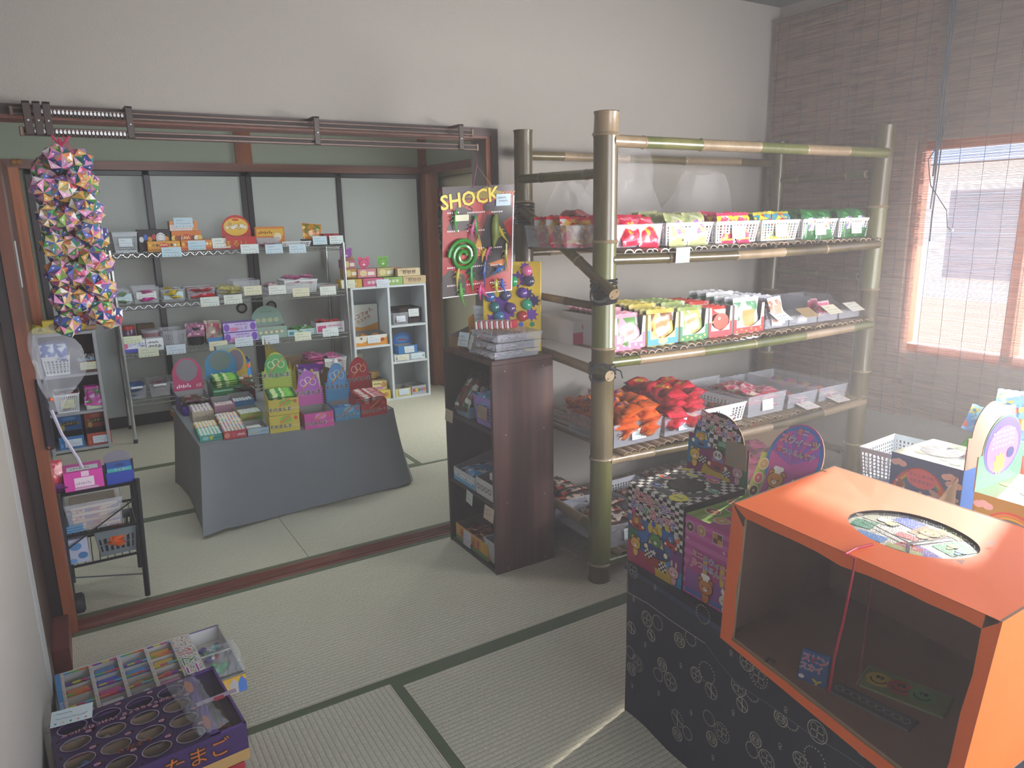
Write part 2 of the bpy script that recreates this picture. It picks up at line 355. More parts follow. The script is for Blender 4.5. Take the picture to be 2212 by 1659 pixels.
# right wall with the window, and a second window nearer the camera
b = MB(); X0, X1 = 3.64, 3.76
b.box(X0, 2.14, 0, X1, 3.0, 2.62, WALL); b.box(X0, -2.1, 0, X1, 2.14, .79, WALL); b.box(X0, -2.1, 1.82, X1, 2.14, 2.62, WALL); b.box(X0, 1.02, .79, X1, 1.12, 1.82, WALL); b.box(X0, -2.1, .79, X1, -.35, 1.82, WALL)
st('wall_right', b)
OW = wood('a04a20', 'c0602c', 'cf7a42', 2, 5, .4, 'window_wood'); GL = M('e8f2f2', .03, .08, var=0)
def window(n, y0, y1):
    f = MB()
    for a, c in ((y0, y0 + .05), (y1 - .028, y1), ((y0 + y1) / 2 - .02, (y0 + y1) / 2 + .02)): f.box(3.655, a, .79, 3.74, c, 1.82, OW)
    f.box(3.655, y0, .79, 3.74, y1, .83, OW); f.box(3.655, y0, 1.78, 3.74, y1, 1.82, OW); f.box(3.66, y0, .78, 3.63, y1, .80, OW)
    o = f.build('window_%d' % n, kind='structure'); MB().box(3.695, y0 + .05, .83, 3.699, y1 - .035, 1.78, GL).build('pane', o)
window(1, 1.12, 2.14); window(2, -.35, 1.02)
# rear wall with garden doors (behind the camera)
b = MB(); b.box(-.3, -2.22, 0, .3, -2.1, 2.62, WALL); b.box(2.9, -2.22, 0, 3.76, -2.1, 2.62, WALL); b.box(.3, -2.22, 2.3, 2.9, -2.1, 2.62, WALL); b.box(.3, -2.22, 0, 2.9, -2.1, .3, WALL); st('wall_front', b)
# back room
b = MB(); b.box(-.4, 6.13, 0, 3.0, 6.25, 2.45, GRN); st('wall_back_2', b); sbox('wall_left_2', -.40, 3.12, 0, -.25, 6.13, 2.45, GRN)
b = MB(); b.box(2.85, 3.12, 0, 2.95, 4.1, 2.45, GRN); b.box(2.85, 4.1, 1.95, 2.95, 6.13, 2.45, GRN); b.box(2.85, 6.06, 0, 2.95, 6.13, 2.45, GRN); st('wall_right_2', b)
b = MB(); b.box(-.25, 6.095, 1.885, 2.85, 6.13, 1.945, RWX); b.box(2.82, 3.12, 1.885, 2.85, 6.095, 1.95, RWY); b.box(1.26, 6.10, 1.945, 1.38, 6.13, 2.45, RW); b.box(2.80, 6.07, 1.95, 2.85, 6.13, 2.45, RW); st('trim_10', b)
sbox('trim_11', 2.79, 5.96, 0, 2.89, 6.13, 1.885, RW); sbox('trim_12', -.25, 5.98, 0, -.155, 6.10, 1.885, wood('8a4422', 'b0602f', 'd08a54', 2, 5, .35, 'orange_post'))  # corner post in a brighter orange wood
b = MB(); b.box(2.85, 4.1, -.03, 2.95, 5.96, .012, wood('4a2a20', '6a4030', '8a6050', 1, 5, .4, 'hall_threshold')); st('trim_13', b)
b = MB(); b.box(-.25, 4.0, 0, -.215, 5.98, 1.885, wood('4a2418', '5f3020', '74402a', 2, 3, .4, 'brown_board')); o = st('door_1', b); MB().box(-.215, 5.2, 1.15, -.211, 5.32, 1.42, M('dcdce2', .6)).build('paper_note', o, label='white paper notes pinned to the brown door')
# hallway seen through the side opening
sbox('wall_right_3', 3.95, 3.1, 0, 4.05, 6.8, 2.45, M('cfcab0', .8)); sbox('wall_back_3', 2.95, 6.7, 0, 4.05, 6.8, 2.45, M('c2c4b0', .8)); sbox('wall_left_3', 2.95, 6.25, 0, 3.0, 6.7, 2.45, M('d2ceb6', .8)); sbox('wall_front_3', 2.95, 3.13, 0, 4.05, 3.2, 2.45, M('c8c2aa', .8))
sbox('wall_right_4', 3.02, 5.25, 0, 3.06, 6.6, 2.45, M('d6d0b2', .8))
# four sliding paper doors with black frames
def fusuma(n, x0, x1, y, pull=None, mat=FUS):
    w = x1 - x0; o = MB().box(x0 + .02, y, .05, x1 - .02, y + .02, 1.85, mat).build('door_%d' % n, kind='structure')
    f = MB()
    for a, c, d, e in ((x0, x0 + .042, 0, 1.88), (x1 - .042, x1, 0, 1.88), (x0, x1, 0, .085), (x0, x1, 1.845, 1.88)): f.rb(a, y - .012, d, c, y + .026, e, BLK, .003)
    f.build('door_frame', o)
    if pull:
        h = MB(); h.T = Matrix.Translation((pull, y - .001, .838)) @ Matrix.Rotation(PI / 2, 4, 'X')
        h.lathe([(0, .001), (.026, .001), (.030, .008), (.036, .010), (.040, .006), (.042, 0)], M('1b1c1e', .3), 20); h.lathe([(0, .003), (.026, .003)], M('7a7a74', .3, metal=.8), 20); h.build('finger_pull', o, smooth=True)
fusuma(2, -.13, .635, 6.085); fusuma(3, .590, 1.300, 6.045, 1.18); fusuma(4, 1.302, 2.06, 6.045, 1.41); fusuma(5, 2.01, 2.80, 6.085)
# exterior seen between the reeds
sbox('ground_outside', 3.76, -8, -.35, 30, 14, -.3, M('b9a88c', .9, var=.2, scale=3)); 
def house(name, lb, x0, y0, x1, y1, h, c, rc):
    t = thing(name, lb, 'building', ((x0 + x1) / 2, (y0 + y1) / 2, -.3)); X, Y = (x1 - x0) / 2, (y1 - y0) / 2
    MB().box(-X, -Y, 0, X, Y, h, c).build('wall', t); r = MB()
    r.add([(-X - .3, -Y - .3, h), (X + .3, -Y - .3, h), (X + .3, Y + .3, h), (-X - .3, Y + .3, h), (0, -Y - .3, h + 1.1), (0, Y + .3, h + 1.1)], [(0, 3, 5, 4), (1, 4, 5, 2), (0, 4, 1), (3, 2, 5)], rc); r.build('roof', t)
    q = MB()
    for k in range(3): q.box(-X - .03, -Y + .5 + k * 1.5, 1.0, -X, -Y + 1.3 + k * 1.5, 2.0, M('5a6876', .2))
    q.build('window', t)
house('neighbour_house', 'pale grey house across the yard seen through the reed blind', 9.0, 2.0, 13.0, 7.5, 2.3, M('eeeae6', .8), M('7a8698', .6))
tag(MB().box(6.4, -3, -.3, 6.5, 10, .75, M('e8b898', .8, var=.2, scale=5)).build('garden_wall'), 'low reddish garden wall outside the window', 'wall')
# thin scattering volume in the front room, added to imitate veiling glare
hz = bpy.data.materials.new('glare_haze'); hz.use_nodes = True; hn = hz.node_tree; hn.nodes.remove(hn.nodes['Principled BSDF']); hv = hn.nodes.new('ShaderNodeVolumeScatter'); hv.inputs['Density'].default_value = .058; hv.inputs['Color'].default_value = (.97, .91, .88, 1); hv.inputs['Anisotropy'].default_value = .3; hn.links.new(hv.outputs[0], hn.nodes['Material Output'].inputs['Volume'])
tag(MB().box(-.18, -2.05, .005, 3.63, 2.96, 2.6, hz).build('glare_haze'), 'thin haze volume filling the front room, added for veiling glare', 'haze', kind='stuff')
# ---------------------------------------------------------------- reed blinds
def reed_mat():
    g = NG('reed'); o = g.xyz(g.tc.outputs['Object']); v = g.mapn((1, 2.2, 190)); n = g.noise(v, 1, 4, .6)
    c = g.ramp(n, [(.28, '5a4a44'), (.42, '9a7e70'), (.55, 'b49686'), (.68, 'c8ac98'), (.8, 'dccab6')]); c = g.mix(g.ramp(g.noise(g.mapn((1, 5, 60)), 1, 3), [(.5, (0, 0, 0, 1)), (.62, (.75, .75, .75, 1))]), c, '6c5c5a'); g.L(c, g.p.inputs['Base Color']); g.p.inputs['Roughness'].default_value = .7
    t = g.N('BsdfTranslucent'); g.L(g.mix(.5, c, 'd8743a'), t.inputs[0]); s_ = g.N('MixShader'); s_.inputs[0].default_value = .30
    g.L(g.p.outputs[0], s_.inputs[1]); g.L(t.outputs[0], s_.inputs[2]); g.L(s_.outputs[0], g.out.inputs[0]); return g.m
REED = reed_mat()
def blind(name, lb, x, y0, y1, z0, z1, seed, gap, slit_reach=0):
    R = random.Random(seed); t = thing(name, lb, 'blind', (x, (y0 + y1) / 2, z1)); H = z1 - z0; W = (y1 - y0) / 2; m = MB(); z = -.02; p = .0062
    while z > -H:
        r = p * (1 - gap) * R.uniform(.42, .54); y = -W - R.uniform(0, .006); e = W + R.uniform(0, .006) + (slit_reach if not .80 < z1 + z < 1.32 else 0); dz = R.uniform(-.0012, .0012); bow = R.uniform(-.001, .001)  # reeds run longer except along a slit left to pass the floor sun strip
        n = 3; pts = [(R.uniform(-.0015, .0015), y + (e - y) * i / n, z + dz * i / n + bow * math.sin(i * PI / n)) for i in range(n + 1)]
        m.tube(pts, r, REED, 4, False); z -= p * R.uniform(.93, 1.07) + (R.random() < .02) * .003
    m.build('reeds', t); c = MB(); k = -W + .03; K = M('3e4654', .8)
    while k < W:
        pts = [(-.006, k + R.uniform(-.003, .003), -H * i / 14) for i in range(15)]; c.tube(pts, .0013, K, 4, False); k += R.choice((.085, .05, .105, .07)) * 1.0
    c.build('binding_cords', t, label='dark vertical binding threads'); MB().tube([(0, -W, 0), (0, W, 0)], .009, wood('5a4030', '6f5240', '84644e', 1), 8).build('top_rod', t); return t
blind('reed_blind', 'brown reed blind hanging beside the corner behind the bamboo rack', 3.565, 2.045, 2.955, .468, 2.53, 3, .10)
blind('reed_blind', 'brown reed blind with daylight glowing through it in front of the window', 3.612, .55, 2.012, .468, 2.60, 5, .42, .075)
c = MB(); K = M('3b4350', .7)
for i, (r, e) in enumerate(((.004, 1.65), (.003, 1.5), (.0035, 1.75), (.003, 1.35))): c.tube([(3.545 + .003 * i, 1.990 - .006 * i + .004 * math.sin(j + i), 2.6 - (2.6 - e) * j / 12) for j in range(13)], r, K, 6)
tag(c.build('pull_cord'), 'bundle of dark pull cords hanging where the two reed blinds overlap', 'cord')
P = [aty(*p, 2.08) for p in ()]; c = MB(); q = [atx(x, y, 3.55) for x, y in ((2052, 240), (2035, 300), (2005, 345), (2010, 400), (2045, 455), (2046, 490), (2056, 498))]; c.tube(q, .0025, K, 6); c.ball(tuple(q[-1]), .009, M('b8c4cc', .3), 8, 6)
tag(c.build('pull_cord'), 'thin looping cord with a pale bead end in front of the glowing blind', 'cord')
# ---------------------------------------------------------------- curtain rails
RM = M('5c4a42', .35, metal=.3); RS = M('1c1614', .6)
def rail(z, y, lb, x0, x1, px):
    t = thing('curtain_rail', lb, 'curtain rail', ((x0 + x1) / 2, y, z)); W = (x1 - x0) / 2; m = MB()
    m.rb(-W, -.012, .004, W, .012, .013, RM, .002); m.rb(-W, -.012, -.013, W, .012, -.004, RM, .002); m.box(-W, -.007, -.005, W, .011, .005, RS); m.build('track', t)
    for s_ in (-W, W): MB().rb(s_ - .006, -.014, -.015, s_ + .006, .014, .015, M('7a6456', .4), .003).build('end_cap', t)
    g = MB(); n = 25
    for i in range(n):
        a = -W + .035 + i * .0115; g.box(a, -.016, -.004, a + .0075, -.011, .004, SHELLW); g.tube([(a + .004, -.014, -.008), (a + .004, -.014, .008)], .0018, SHELLW, 6); g.ball((a + .004, -.014, -.009), .004, RS, 6, 4)
    g.build('gliders', t, label='row of small white plastic gliders'); return t
rail(1.862, 2.93, 'upper brown curtain rail across the top of the wide opening', -.07, 1.60, 0); rail(1.797, 2.89, 'lower brown curtain rail holding the origami string', -.05, 1.60, 0)
for k, (x, lb) in enumerate(((-.028, 'brown curtain rail bracket at the opening corner, nearest the end of the rails'), (.0, 'second brown rail bracket, between two others above the origami balls'), (.027, 'third brown rail bracket, right above the origami balls'), (.262, 'brown rail bracket just past the white gliders'), (.90, 'brown rail bracket in the middle of the opening'), (1.52, 'brown rail bracket close to the far end of the rails, by the hanging poster'))):
    t = thing('rail_bracket', lb, 'bracket', (x, 2.90, 1.83), 0, 'brackets of the curtain rails'); m = MB(); m.rb(-.011, -.03, -.045, .011, -.024, .058, M('3a2e28', .4), .002); m.box(-.011, -.03, .052, .011, .072, .058, M('3a2e28', .4)); m.build('arm', t); m = MB(); m.T = Matrix.Translation((0, -.03, 0)) @ Matrix.Rotation(PI / 2, 4, 'X'); m.lathe([(0, .004), (.003, .003), (.0045, 0)], M('c8c8c8', .3, metal=.8), 10); m.build('screw', t)
# ---------------------------------------------------------------- builders of goods
def card(par, x, y, z, w=.07, h=.045, tilt=.12, tint='d9e4ea', rz=0, lb=None, sx=1):
    """handwritten price card, a part of what it is clipped to"""
    if par is not None and par.type == 'EMPTY' and par.name.split('.')[0] in ('clear_bin', 'mesh_basket', 'scoop_bin', 'candy_carton', 'display_carton', 'candy_box', 'gummy_box', 'candy_tray', 'file_crate'):
        par = next((c for c in reversed(COL.objects) if c.parent == par and c.name.split('.')[0] in ('tray', 'basket_body', 'carton')), par)
    m = MB(); m.T = Matrix.Translation((x, y, z)) @ Matrix.Rotation(rz, 4, 'Z') @ Matrix.Rotation(-tilt, 4, 'X'); t = M(tint, .75, var=.02)
    m.box(-w / 2, -.0009, -h / 2, w / 2, 0, h / 2, t); f = Face(m, (-w / 2, -.0009, -h / 2), (1, 0, 0), (0, 0, 1)); k = M('7f8a92', .7); R = random.Random(int(w * 9e5 + x * 7e4 + z * 3e3))
    for r, (a, b) in enumerate(((.12, .5), (.12, .88))):
        n = 9; yy = h * (.72 - .3 * r); pts = [(w * (a + (b - a) * i / n), yy + R.uniform(-.06, .06) * h) for i in range(n + 1)]; f.S(pts, h * .035, k, 1)
    for i in range(5): f.R(w * (.1 + .18 * i), h * .1, w * .05, h * .08, M(R.choice(('c8685c', '4a8a7a', 'd8a840', '5c80b0')), .7), 1)
    return m.build('price_card', par, **({'label': lb} if lb else {}))
def bin_mb(w, d, h, mat, tp=.008, t=.0022, rim=.005):
    m = MB(); a, b = w / 2 - tp, w / 2; y0, y1 = tp, d - tp
    lo = [(-a, y0, 0), (a, y0, 0), (a, y1, 0), (-a, y1, 0)]; hi = [(-b, 0, h), (b, 0, h), (b, d, h), (-b, d, h)]
    li = [(x * (1 - t / w * 2), min(max(y, y0 + t), y1 - t), t) for x, y, z in lo]; hj = [(x * (1 - t / w * 2), min(max(y, t), d - t), h) for x, y, z in hi]
    vs = lo + hi + li + hj; fs = [(3, 2, 1, 0), (8, 9, 10, 11)]
    for i in range(4):
        j = (i + 1) % 4; fs += [(i, j, 4 + j, 4 + i), (8 + j, 8 + i, 12 + i, 12 + j), (4 + i, 4 + j, 12 + j, 12 + i)]
    m.add(vs, fs, mat)
    if rim: m.tube([(-b, 0, h), (b, 0, h), (b, d, h), (-b, d, h), (-b, 0, h)], rim * .5, mat, 6, False)
    return m
def clear_bin(lb, loc, w, d, h, rz=0, mat=None, tint='d9e4ea', group=None, cd=True, cw=None, name='clear_bin', **k):
    t = thing(name, lb, 'bin', loc, rz, group); bin_mb(w, d, h, mat or CLR, **k).build('tray', t)
    if cd: card(t, 0, -.002, h * .5, cw or min(.075, w * .7), min(.05, h * .75), .1, tint)
    return t
def basket_mb(w, d, h, mat, nx=10, nz=4, tp=.012, t=.002, solid=.2):
    m = MB(); cs = [((-w / 2 + tp, tp), (-w / 2, 0)), ((w / 2 - tp, tp), (w / 2, 0)), ((w / 2 - tp, d - tp), (w / 2, d)), ((-w / 2 + tp, d - tp), (-w / 2, d))]
    m.box(-w / 2 + tp, tp, 0, w / 2 - tp, d - tp, t, mat)
    for i in range(4):
        (a0, a1), (b0, b1) = cs[i], cs[(i + 1) % 4]; L = math.hypot(b1[0] - a1[0], b1[1] - a1[1]); n = max(3, round(nx * L / w))
        def P(u, v): x0 = a0[0] + (b0[0] - a0[0]) * u; y0 = a0[1] + (b0[1] - a0[1]) * u; x1 = a1[0] + (b1[0] - a1[0]) * u; y1 = a1[1] + (b1[1] - a1[1]) * u; return (x0 + (x1 - x0) * v, y0 + (y1 - y0) * v, h * v)
        c = V((0, d / 2, 0)); nrm = (V(P(.5, .5)) - c); nrm.z = 0; nrm = nrm.normalized() * t
        def slab(u0, v0, u1, v1):
            q = [V(P(u0, v0)), V(P(u1, v0)), V(P(u1, v1)), V(P(u0, v1))]; q += [p - nrm for p in q]
            m.add(q, [(0, 1, 2, 3), (7, 6, 5, 4), (0, 4, 5, 1), (1, 5, 6, 2), (2, 6, 7, 3), (3, 7, 4, 0)], mat)
        lo, hi = solid * .6, 1 - solid
        slab(0, 0, 1, lo); slab(0, hi, 1, 1)
        for k in range(1, nz): v = lo + (hi - lo) * k / nz; slab(0, v - .018, 1, v + .018)
        for k in range(n + 1): u = k / n; q = .22 / n * (2 if k in (0, n) else 1); slab(max(0, u - q), lo, min(1, u + q), hi)
    b = w / 2; m.tube([(-b, 0, h), (b, 0, h), (b, d, h), (-b, d, h), (-b, 0, h)], .0035, mat, 6, False); return m
def basket(lb, loc, w, d, h, rz=0, mat=None, nx=10, nz=4, tint='d9e4ea', group=None, cd=True, name='mesh_basket', **k):
    t = thing(name, lb, 'basket', loc, rz, group); basket_mb(w, d, h, mat or SHELLW, nx, nz, **k).build('basket_body', t)
    if cd: card(t, 0, -.003, h * .5, min(.08, w * .62), min(.055, h * .72), .12, tint)
    return t
GI = M('8e8c8a', .8)
def tray_mb(w, d, h, mat, inner=GI, t=.002, hb=None, cut=0):
    """open carton; hb back height; cut: how much lower the front edge is"""
    hb = hb or h; m = MB(); hf = h - cut
    m.box(-w / 2, 0, 0, w / 2, d, t, mat, {4: inner, **{k: mat for k in (0, 1, 2, 3, 5)}})
    m.box(-w / 2, 0, t, w / 2, t, hf, mat, {2: inner}); m.box(-w / 2, d - t, t, w / 2, d, hb, mat, {0: inner})
    for x0, x1, i in ((-w / 2, -w / 2 + t, 1), (w / 2 - t, w / 2, 3)):
        vs = [(x0, t, t), (x1, t, t), (x1, d - t, t), (x0, d - t, t), (x0, t, hf), (x1, t, hf), (x1, d - t, hb), (x0, d - t, hb)]
        if cut: y = d * .35; vs2 = [(x0, t, t), (x1, t, t), (x1, y, t), (x0, y, t), (x0, t, hf), (x1, t, hf), (x1, y, hb), (x0, y, hb)]; vs[0] = (x0, y, t); vs[1] = (x1, y, t); vs[4] = (x0, y, hb); vs[5] = (x1, y, hb)
        for q in ([vs, vs2] if cut else [vs]):
            for k, f in enumerate([(0, 1, 5, 4), (1, 2, 6, 5), (2, 3, 7, 6), (3, 0, 4, 7), (4, 5, 6, 7)]): m.add(q, [f], inner if k == i else mat)
    return m
def header_poly(w, h, kind='round', base=.35):
    if kind == 'flat': return [(-w / 2, 0), (w / 2, 0), (w / 2, h), (-w / 2, h)]
    n = 16; b = h * base; q = [(-w / 2, 0), (w / 2, 0), (w / 2, b)] + ([(w * .42, b)] if kind == 'disc' else [])
    a = .42 * w if kind == 'disc' else w / 2
    return q + [(a * math.cos(PI * i / n), b + (h - b) * math.sin(PI * i / n)) for i in range(1 if kind != 'disc' else 1, n)] + ([(-w * .42, b)] if kind == 'disc' else []) + [(-w / 2, b)]
def carton(lb, loc, w, d, h, mat, rz=0, hdr=None, hh=.1, hm=None, draw=None, hdraw=None, hb=None, inner=GI, cut=0, name='candy_carton', cat='box', group=None, cd=None, cm=None, lean=.0, base=.35):
    t = thing(name, lb, cat, loc, rz, group); m = tray_mb(w, d, h, mat, inner, hb=hb, cut=cut)
    if draw: draw(Face(m, (-w / 2, 0, 0), (1, 0, 0), (0, 0, 1)), w, h - cut)
    m.build('tray', t)
    if hdr:
        m = MB(); m.T = Matrix.Translation((0, d - .0025, hb or h)) @ Matrix.Rotation(-lean, 4, 'X'); m.prism(header_poly(w, hh, hdr, base), (0, 0, 0), (1, 0, 0), (0, 0, 1), .002, hm or mat, inner)
        if hdraw: hdraw(Face(m, (-w / 2, 0, 0), (1, 0, 0), (0, 0, 1)), w, hh)
        m.build('header_card', t)
    if cd: card(t, *cd)
    return t
def closed(lb, loc, w, d, h, mat, rz=0, draw=None, name='candy_box', cat='box', group=None, top=None, cd=None, sdraw=None, tdraw=None):
    t = thing(name, lb, cat, loc, rz, group); m = MB(); m.rb(-w / 2, 0, 0, w / 2, d, h, mat, .0015)
    if draw: draw(Face(m, (-w / 2, 0, 0), (1, 0, 0), (0, 0, 1)), w, h)
    if sdraw: sdraw(Face(m, (w / 2, 0, 0), (0, 1, 0), (0, 0, 1)), d, h)
    if tdraw: tdraw(Face(m, (-w / 2, 0, h), (1, 0, 0), (0, 1, 0)), w, d)
    m.build('carton', t)
    if top: m = MB(); m.rb(-w / 2 - .001, -.001, h, w / 2 + .001, d + .001, h + .003, top, .001); m.build('lid', t)
    if cd: card(t, *cd)
    return t
# packets: pillow bags with crimped ends, several crumpled variants per style, shared mesh
_pk = {}
def packets(key, w, h, t, mats, nv=3, seed=0, crimp=.09, name='snack_packet'):
    if key in _pk: return _pk[key]
    out = []
    for v in range(nv):
        R = random.Random(seed * 31 + v); m = MB(); nx, ny = 8, 10; G = {}
        ph = [R.uniform(0, 6) for _ in range(6)]
        for side in (1, -1):
            for j in range(ny + 1):
                for i in range(nx + 1):
                    u, q = i / nx * 2 - 1, j / ny * 2 - 1; e = max(0, (abs(q) - (1 - crimp * 2)) / (crimp * 2))
                    th = t / 2 * (max(0, 1 - u ** 4) ** .6) * (max(0, 1 - min(1, abs(q) / (1 - crimp)) ** 3) ** .6) + .0004
                    wr = .16 * t * (math.sin(5 * u + ph[0] + 3 * q) + math.sin(7 * q + ph[1] - 2 * u)) * (1 - abs(q) ** 3)
                    zz = side * th + wr * .5 + .18 * t * math.sin(2.2 * q + ph[2]) + (.0018 * math.sin(i * 2.6) if e > .4 else 0)
                    G[side, i, j] = len(m.v); m.v.append((u * w / 2 * (1 - .04 * (1 - abs(q))), q * h / 2 + (.0025 if (i % 2 and abs(q) > .99) else 0) * (1 if q > 0 else -1), zz))
        idx = [m.mi(x) for x in mats]
        for side in (1, -1):
            for j in range(ny):
                for i in range(nx):
                    f = (G[side, i, j], G[side, i + 1, j], G[side, i + 1, j + 1], G[side, i, j + 1]); m.f.append(f if side > 0 else f[::-1])
                    end = j in (0, ny - 1); cen = 2 <= i < nx - 2 and 3 <= j < ny - 3
                    m.fm.append(idx[1 % len(idx)] if end else idx[2 % len(idx)] if cen and side > 0 else idx[0])
        for j in range(ny):
            for i in (0, nx): m.f.append((G[1, i, j], G[1, i, j + 1], G[-1, i, j + 1], G[-1, i, j]) if i else (G[1, i, j], G[-1, i, j], G[-1, i, j + 1], G[1, i, j + 1])); m.fm.append(idx[0])
        me = bpy.data.meshes.new(name); me.from_pydata(m.v, [], m.f)
        for x in m.mats: me.materials.append(x)
        me.polygons.foreach_set('material_index', m.fm); me.polygons.foreach_set('use_smooth', [True] * len(m.f)); me.update(); out.append(me)
    _pk[key] = out; return out
KN = {**dict.fromkeys(('red1', 'red2', 'cream', 'pinkc', 'yel', 'grn', 'dred', 'ora', 'redt'), 'snack_bag'), **dict.fromkeys(('choc', 'dkc'), 'chocolate_packet'), **dict.fromkeys(('brn', 'mix', 'pkr', 'gum', 'mag', 'slv', 'smb', 'cot', 'pkb'), 'candy_packet')}
def put(me, name, loc, rot, label, cat, group=None, scale=1):
    o = bpy.data.objects.new(name, me); COL.objects.link(o); o.location = loc; o.rotation_euler = rot; o.scale = (scale,) * 3; return tag(o, label, cat, group)
def local(loc, rz, x, y, z): c, s = math.cos(rz), math.sin(rz); return (loc[0] + x * c - y * s, loc[1] + x * s + y * c, loc[2] + z)
def heap(key, loc, rz, w, d, z0, n, label, group, seed=1, mode='flat', lift=.012, name=None, cat='snack', tilt=1.15, sc=1., dome=0, lay=3):
    """individual packets in a bin whose front-centre is loc; mode flat = lying, stand = upright rows"""
    R = random.Random(seed); ms = _pk[key]; name = name or KN.get(key, "snack_packet")
    for i in range(n):
        me = R.choice(ms)
        if mode == 'flat':
            per = max(1, math.ceil(n / lay)); l = i // per; k = i % per; nx = max(1, round(math.sqrt(per * w / d))); ny = math.ceil(per / nx)
            x = ((k % nx + .5) / nx - .5) * w + R.uniform(-.008, .008); y = ((k // nx % ny) + .5) / ny * d + R.uniform(-.008, .008)
            z = z0 + lift * (l + .5) + dome * (1 - (2 * x / w) ** 2) * (1 - (2 * y / d - 1) ** 2); rot = (R.uniform(-.25, .25), R.uniform(-.2, .2), rz + R.uniform(-.5, .5) + (PI if R.random() < .4 else 0))
        else:
            nx = max(1, lay); ny = math.ceil(n / nx); x = ((i % nx + .5) / nx - .5) * w + R.uniform(-.006, .006); y = ((i // nx) + .5) / ny * d; z = z0 + R.uniform(-.004, .006)
            rot = (tilt + R.uniform(-.08, .08), R.uniform(-.08, .08), rz + R.uniform(-.12, .12))
        put(me, name, local(loc, rz, x, y, z), rot, label, cat, group, sc * R.uniform(.95, 1.04))
def PM(*c, **k): return print_mat(c, **k)
def SM(c, r=.28): return M(c, r, var=.15, scale=40, bump=.3, coat=.3)
def row(px0, px1, py, Y):
    a, b = aty(px0, py, Y), aty(px1, py, Y); return (a.x + b.x) / 2, b.x - a.x
def scrib(f, x, y, w, h, m, l=2, n=7):
    """an unreadable line of small print"""
    for i in range(n): f.R(x + w * i / n, y + (i % 3) * h * .1, w / n * .6, h * (.6 + .3 * (i % 2)), m, l)
# ---------------------------------------------------------------- metal rack in the back room
CH = M('c4cacc', .22, metal=.9); YR, ZS = 5.58, (1.31, .962, .632, .300)
rk = thing('wire_rack', 'chrome wire shelving rack with four shelves of sweets before the paper doors', 'shelf rack', (1.085, YR, 0))
for sx in (-.80, .80):
    for y in (0, .44):
        m = MB(); m.tube([(sx, y, .02), (sx, y, 1.335)], .0125, CH, 10); z = .05
        while z < 1.32: m.tube([(sx, y, z), (sx, y, z + .003)], .0138, CH, 10); z += .0254
        m.lathe([(0, 0), (.014, 0), (.015, .02), (.012, .03)], BLK, 10, (sx, y, 0)); m.build('post', rk, smooth=True)
for z in ZS:
    m = MB()
    for y in (0, .44):
        m.tube([(-.8, y, z), (.8, y, z)], .0035, CH, 6); m.tube([(-.8, y, z - .03), (.8, y, z - .03)], .0035, CH, 6); n = 52
        m.tube([(-.79 + 1.58 * i / n, y, z - (.03 if i % 2 else 0)) for i in range(n + 1)], .002, CH, 4, False)
    for x in (-.8, .8): m.tube([(x, 0, z), (x, .44, z)], .0035, CH, 6); m.tube([(x, 0, z - .03), (x, .44, z - .03)], .0035, CH, 6)
    for i in range(1, 60): x = -.8 + 1.6 * i / 60; m.tube([(x, 0, z + .003), (x, .44, z + .003)], .0016, CH, 4, False)
    m.build('wire_shelf', rk)
def rcard(px, py, tint='d4e2ea', k='price card taped to the shelf edge'):
    p = aty(px, py, YR - .006); return card(rk, p.x - 1.085, -.008, p.z, .126, .066, .05, tint, lb=k)
def cz(u, v): return 200 + u * .2532, 440 + v * .2532
for u, v, t in ((675, 412, 'c3dbe6'), (1340, 385, 'dde6e4'), (1548, 385, 'c9dbe8'), (1748, 383, 'c9dbe8'), (1000, 835, 'd5dcd4'), (1198, 815, 'd8dcd0'), (1367, 740, 'dcd8bc'), (1575, 735, 'dcdfd8'), (1778, 755, 'dcd8bc'), (2008, 742, 'dfe2dc'), (478, 1265, 'd4d8c0'), (712, 1242, 'c9d6e2'), (1074, 1210, 'd8d4b4'), (1292, 1178, 'd2dae4'), (1517, 1158, 'd2dce4'), (1794, 1130, 'dcdfc8'), (2030, 1095, 'd8e2e0')): rcard(*cz(u, v), t)
def at_(u0, u1, v, Y=YR + .02): a, b = cz(u0, v), cz(u1, v); return row(a[0], b[0], a[1], Y)
Z1, Z2, Z3, Z4 = [z + .006 for z in ZS]
x, w_ = at_(180, 400, 390); basket('white mesh basket at the end of the top wire shelf by the origami balls', (x, 5.62, Z1), w_, .25, .135, nx=14, nz=7, mat=M('b9bfc4', .4))
def blackbox(f, w, h):
    for i in range(7): f.E(w * (.1 + .13 * i), h * (.55 + .1 * (i % 2)), .014, .02, M(('d8d8e0', '3a66b8', 'd8963a', 'b83a3a')[i % 4], .5), 1, 10)
    f.E(w * .7, h * .62, .03, .034, M('e8e8ea', .5), 2); f.critter(w * .7, h * .62, .024, M('e8e8ea', .5), 'bear', 3, body=False); scrib(f, w * .1, h * .12, w * .6, h * .12, M('8a3030', .5))
x, w_ = at_(415, 690, 390); closed('black candy box with small cartoon faces standing upright on the top wire shelf', (x, 5.70, Z1), w_ * 1.02, .12, .15, M('231d22', .5), draw=blackbox)
def orangeprint(a, b, txt=None):
    def d(f, w, h):
        f.R(w * .02, h * .08, w * .96, h * .18, b, 1)
        for i in range(9): f.E(w * (.07 + .11 * i), h * .62, h * .13, h * .15, (a, b, M('7a4a20', .5), WHT)[i % 4], 2, 10)
        f.E(w / 2, h * .6, w * .16, h * .25, M('c83a2a', .5), 3); f.T(txt, w / 2, h * .6, h * .32, M('f4e29a', .5), 4) if txt else scrib(f, w * .38, h * .55, w * .24, h * .2, M('f8e8a0', .5), 4)
    return d
OY, OO = M('d99a28', .45), M('d4782a', .45)
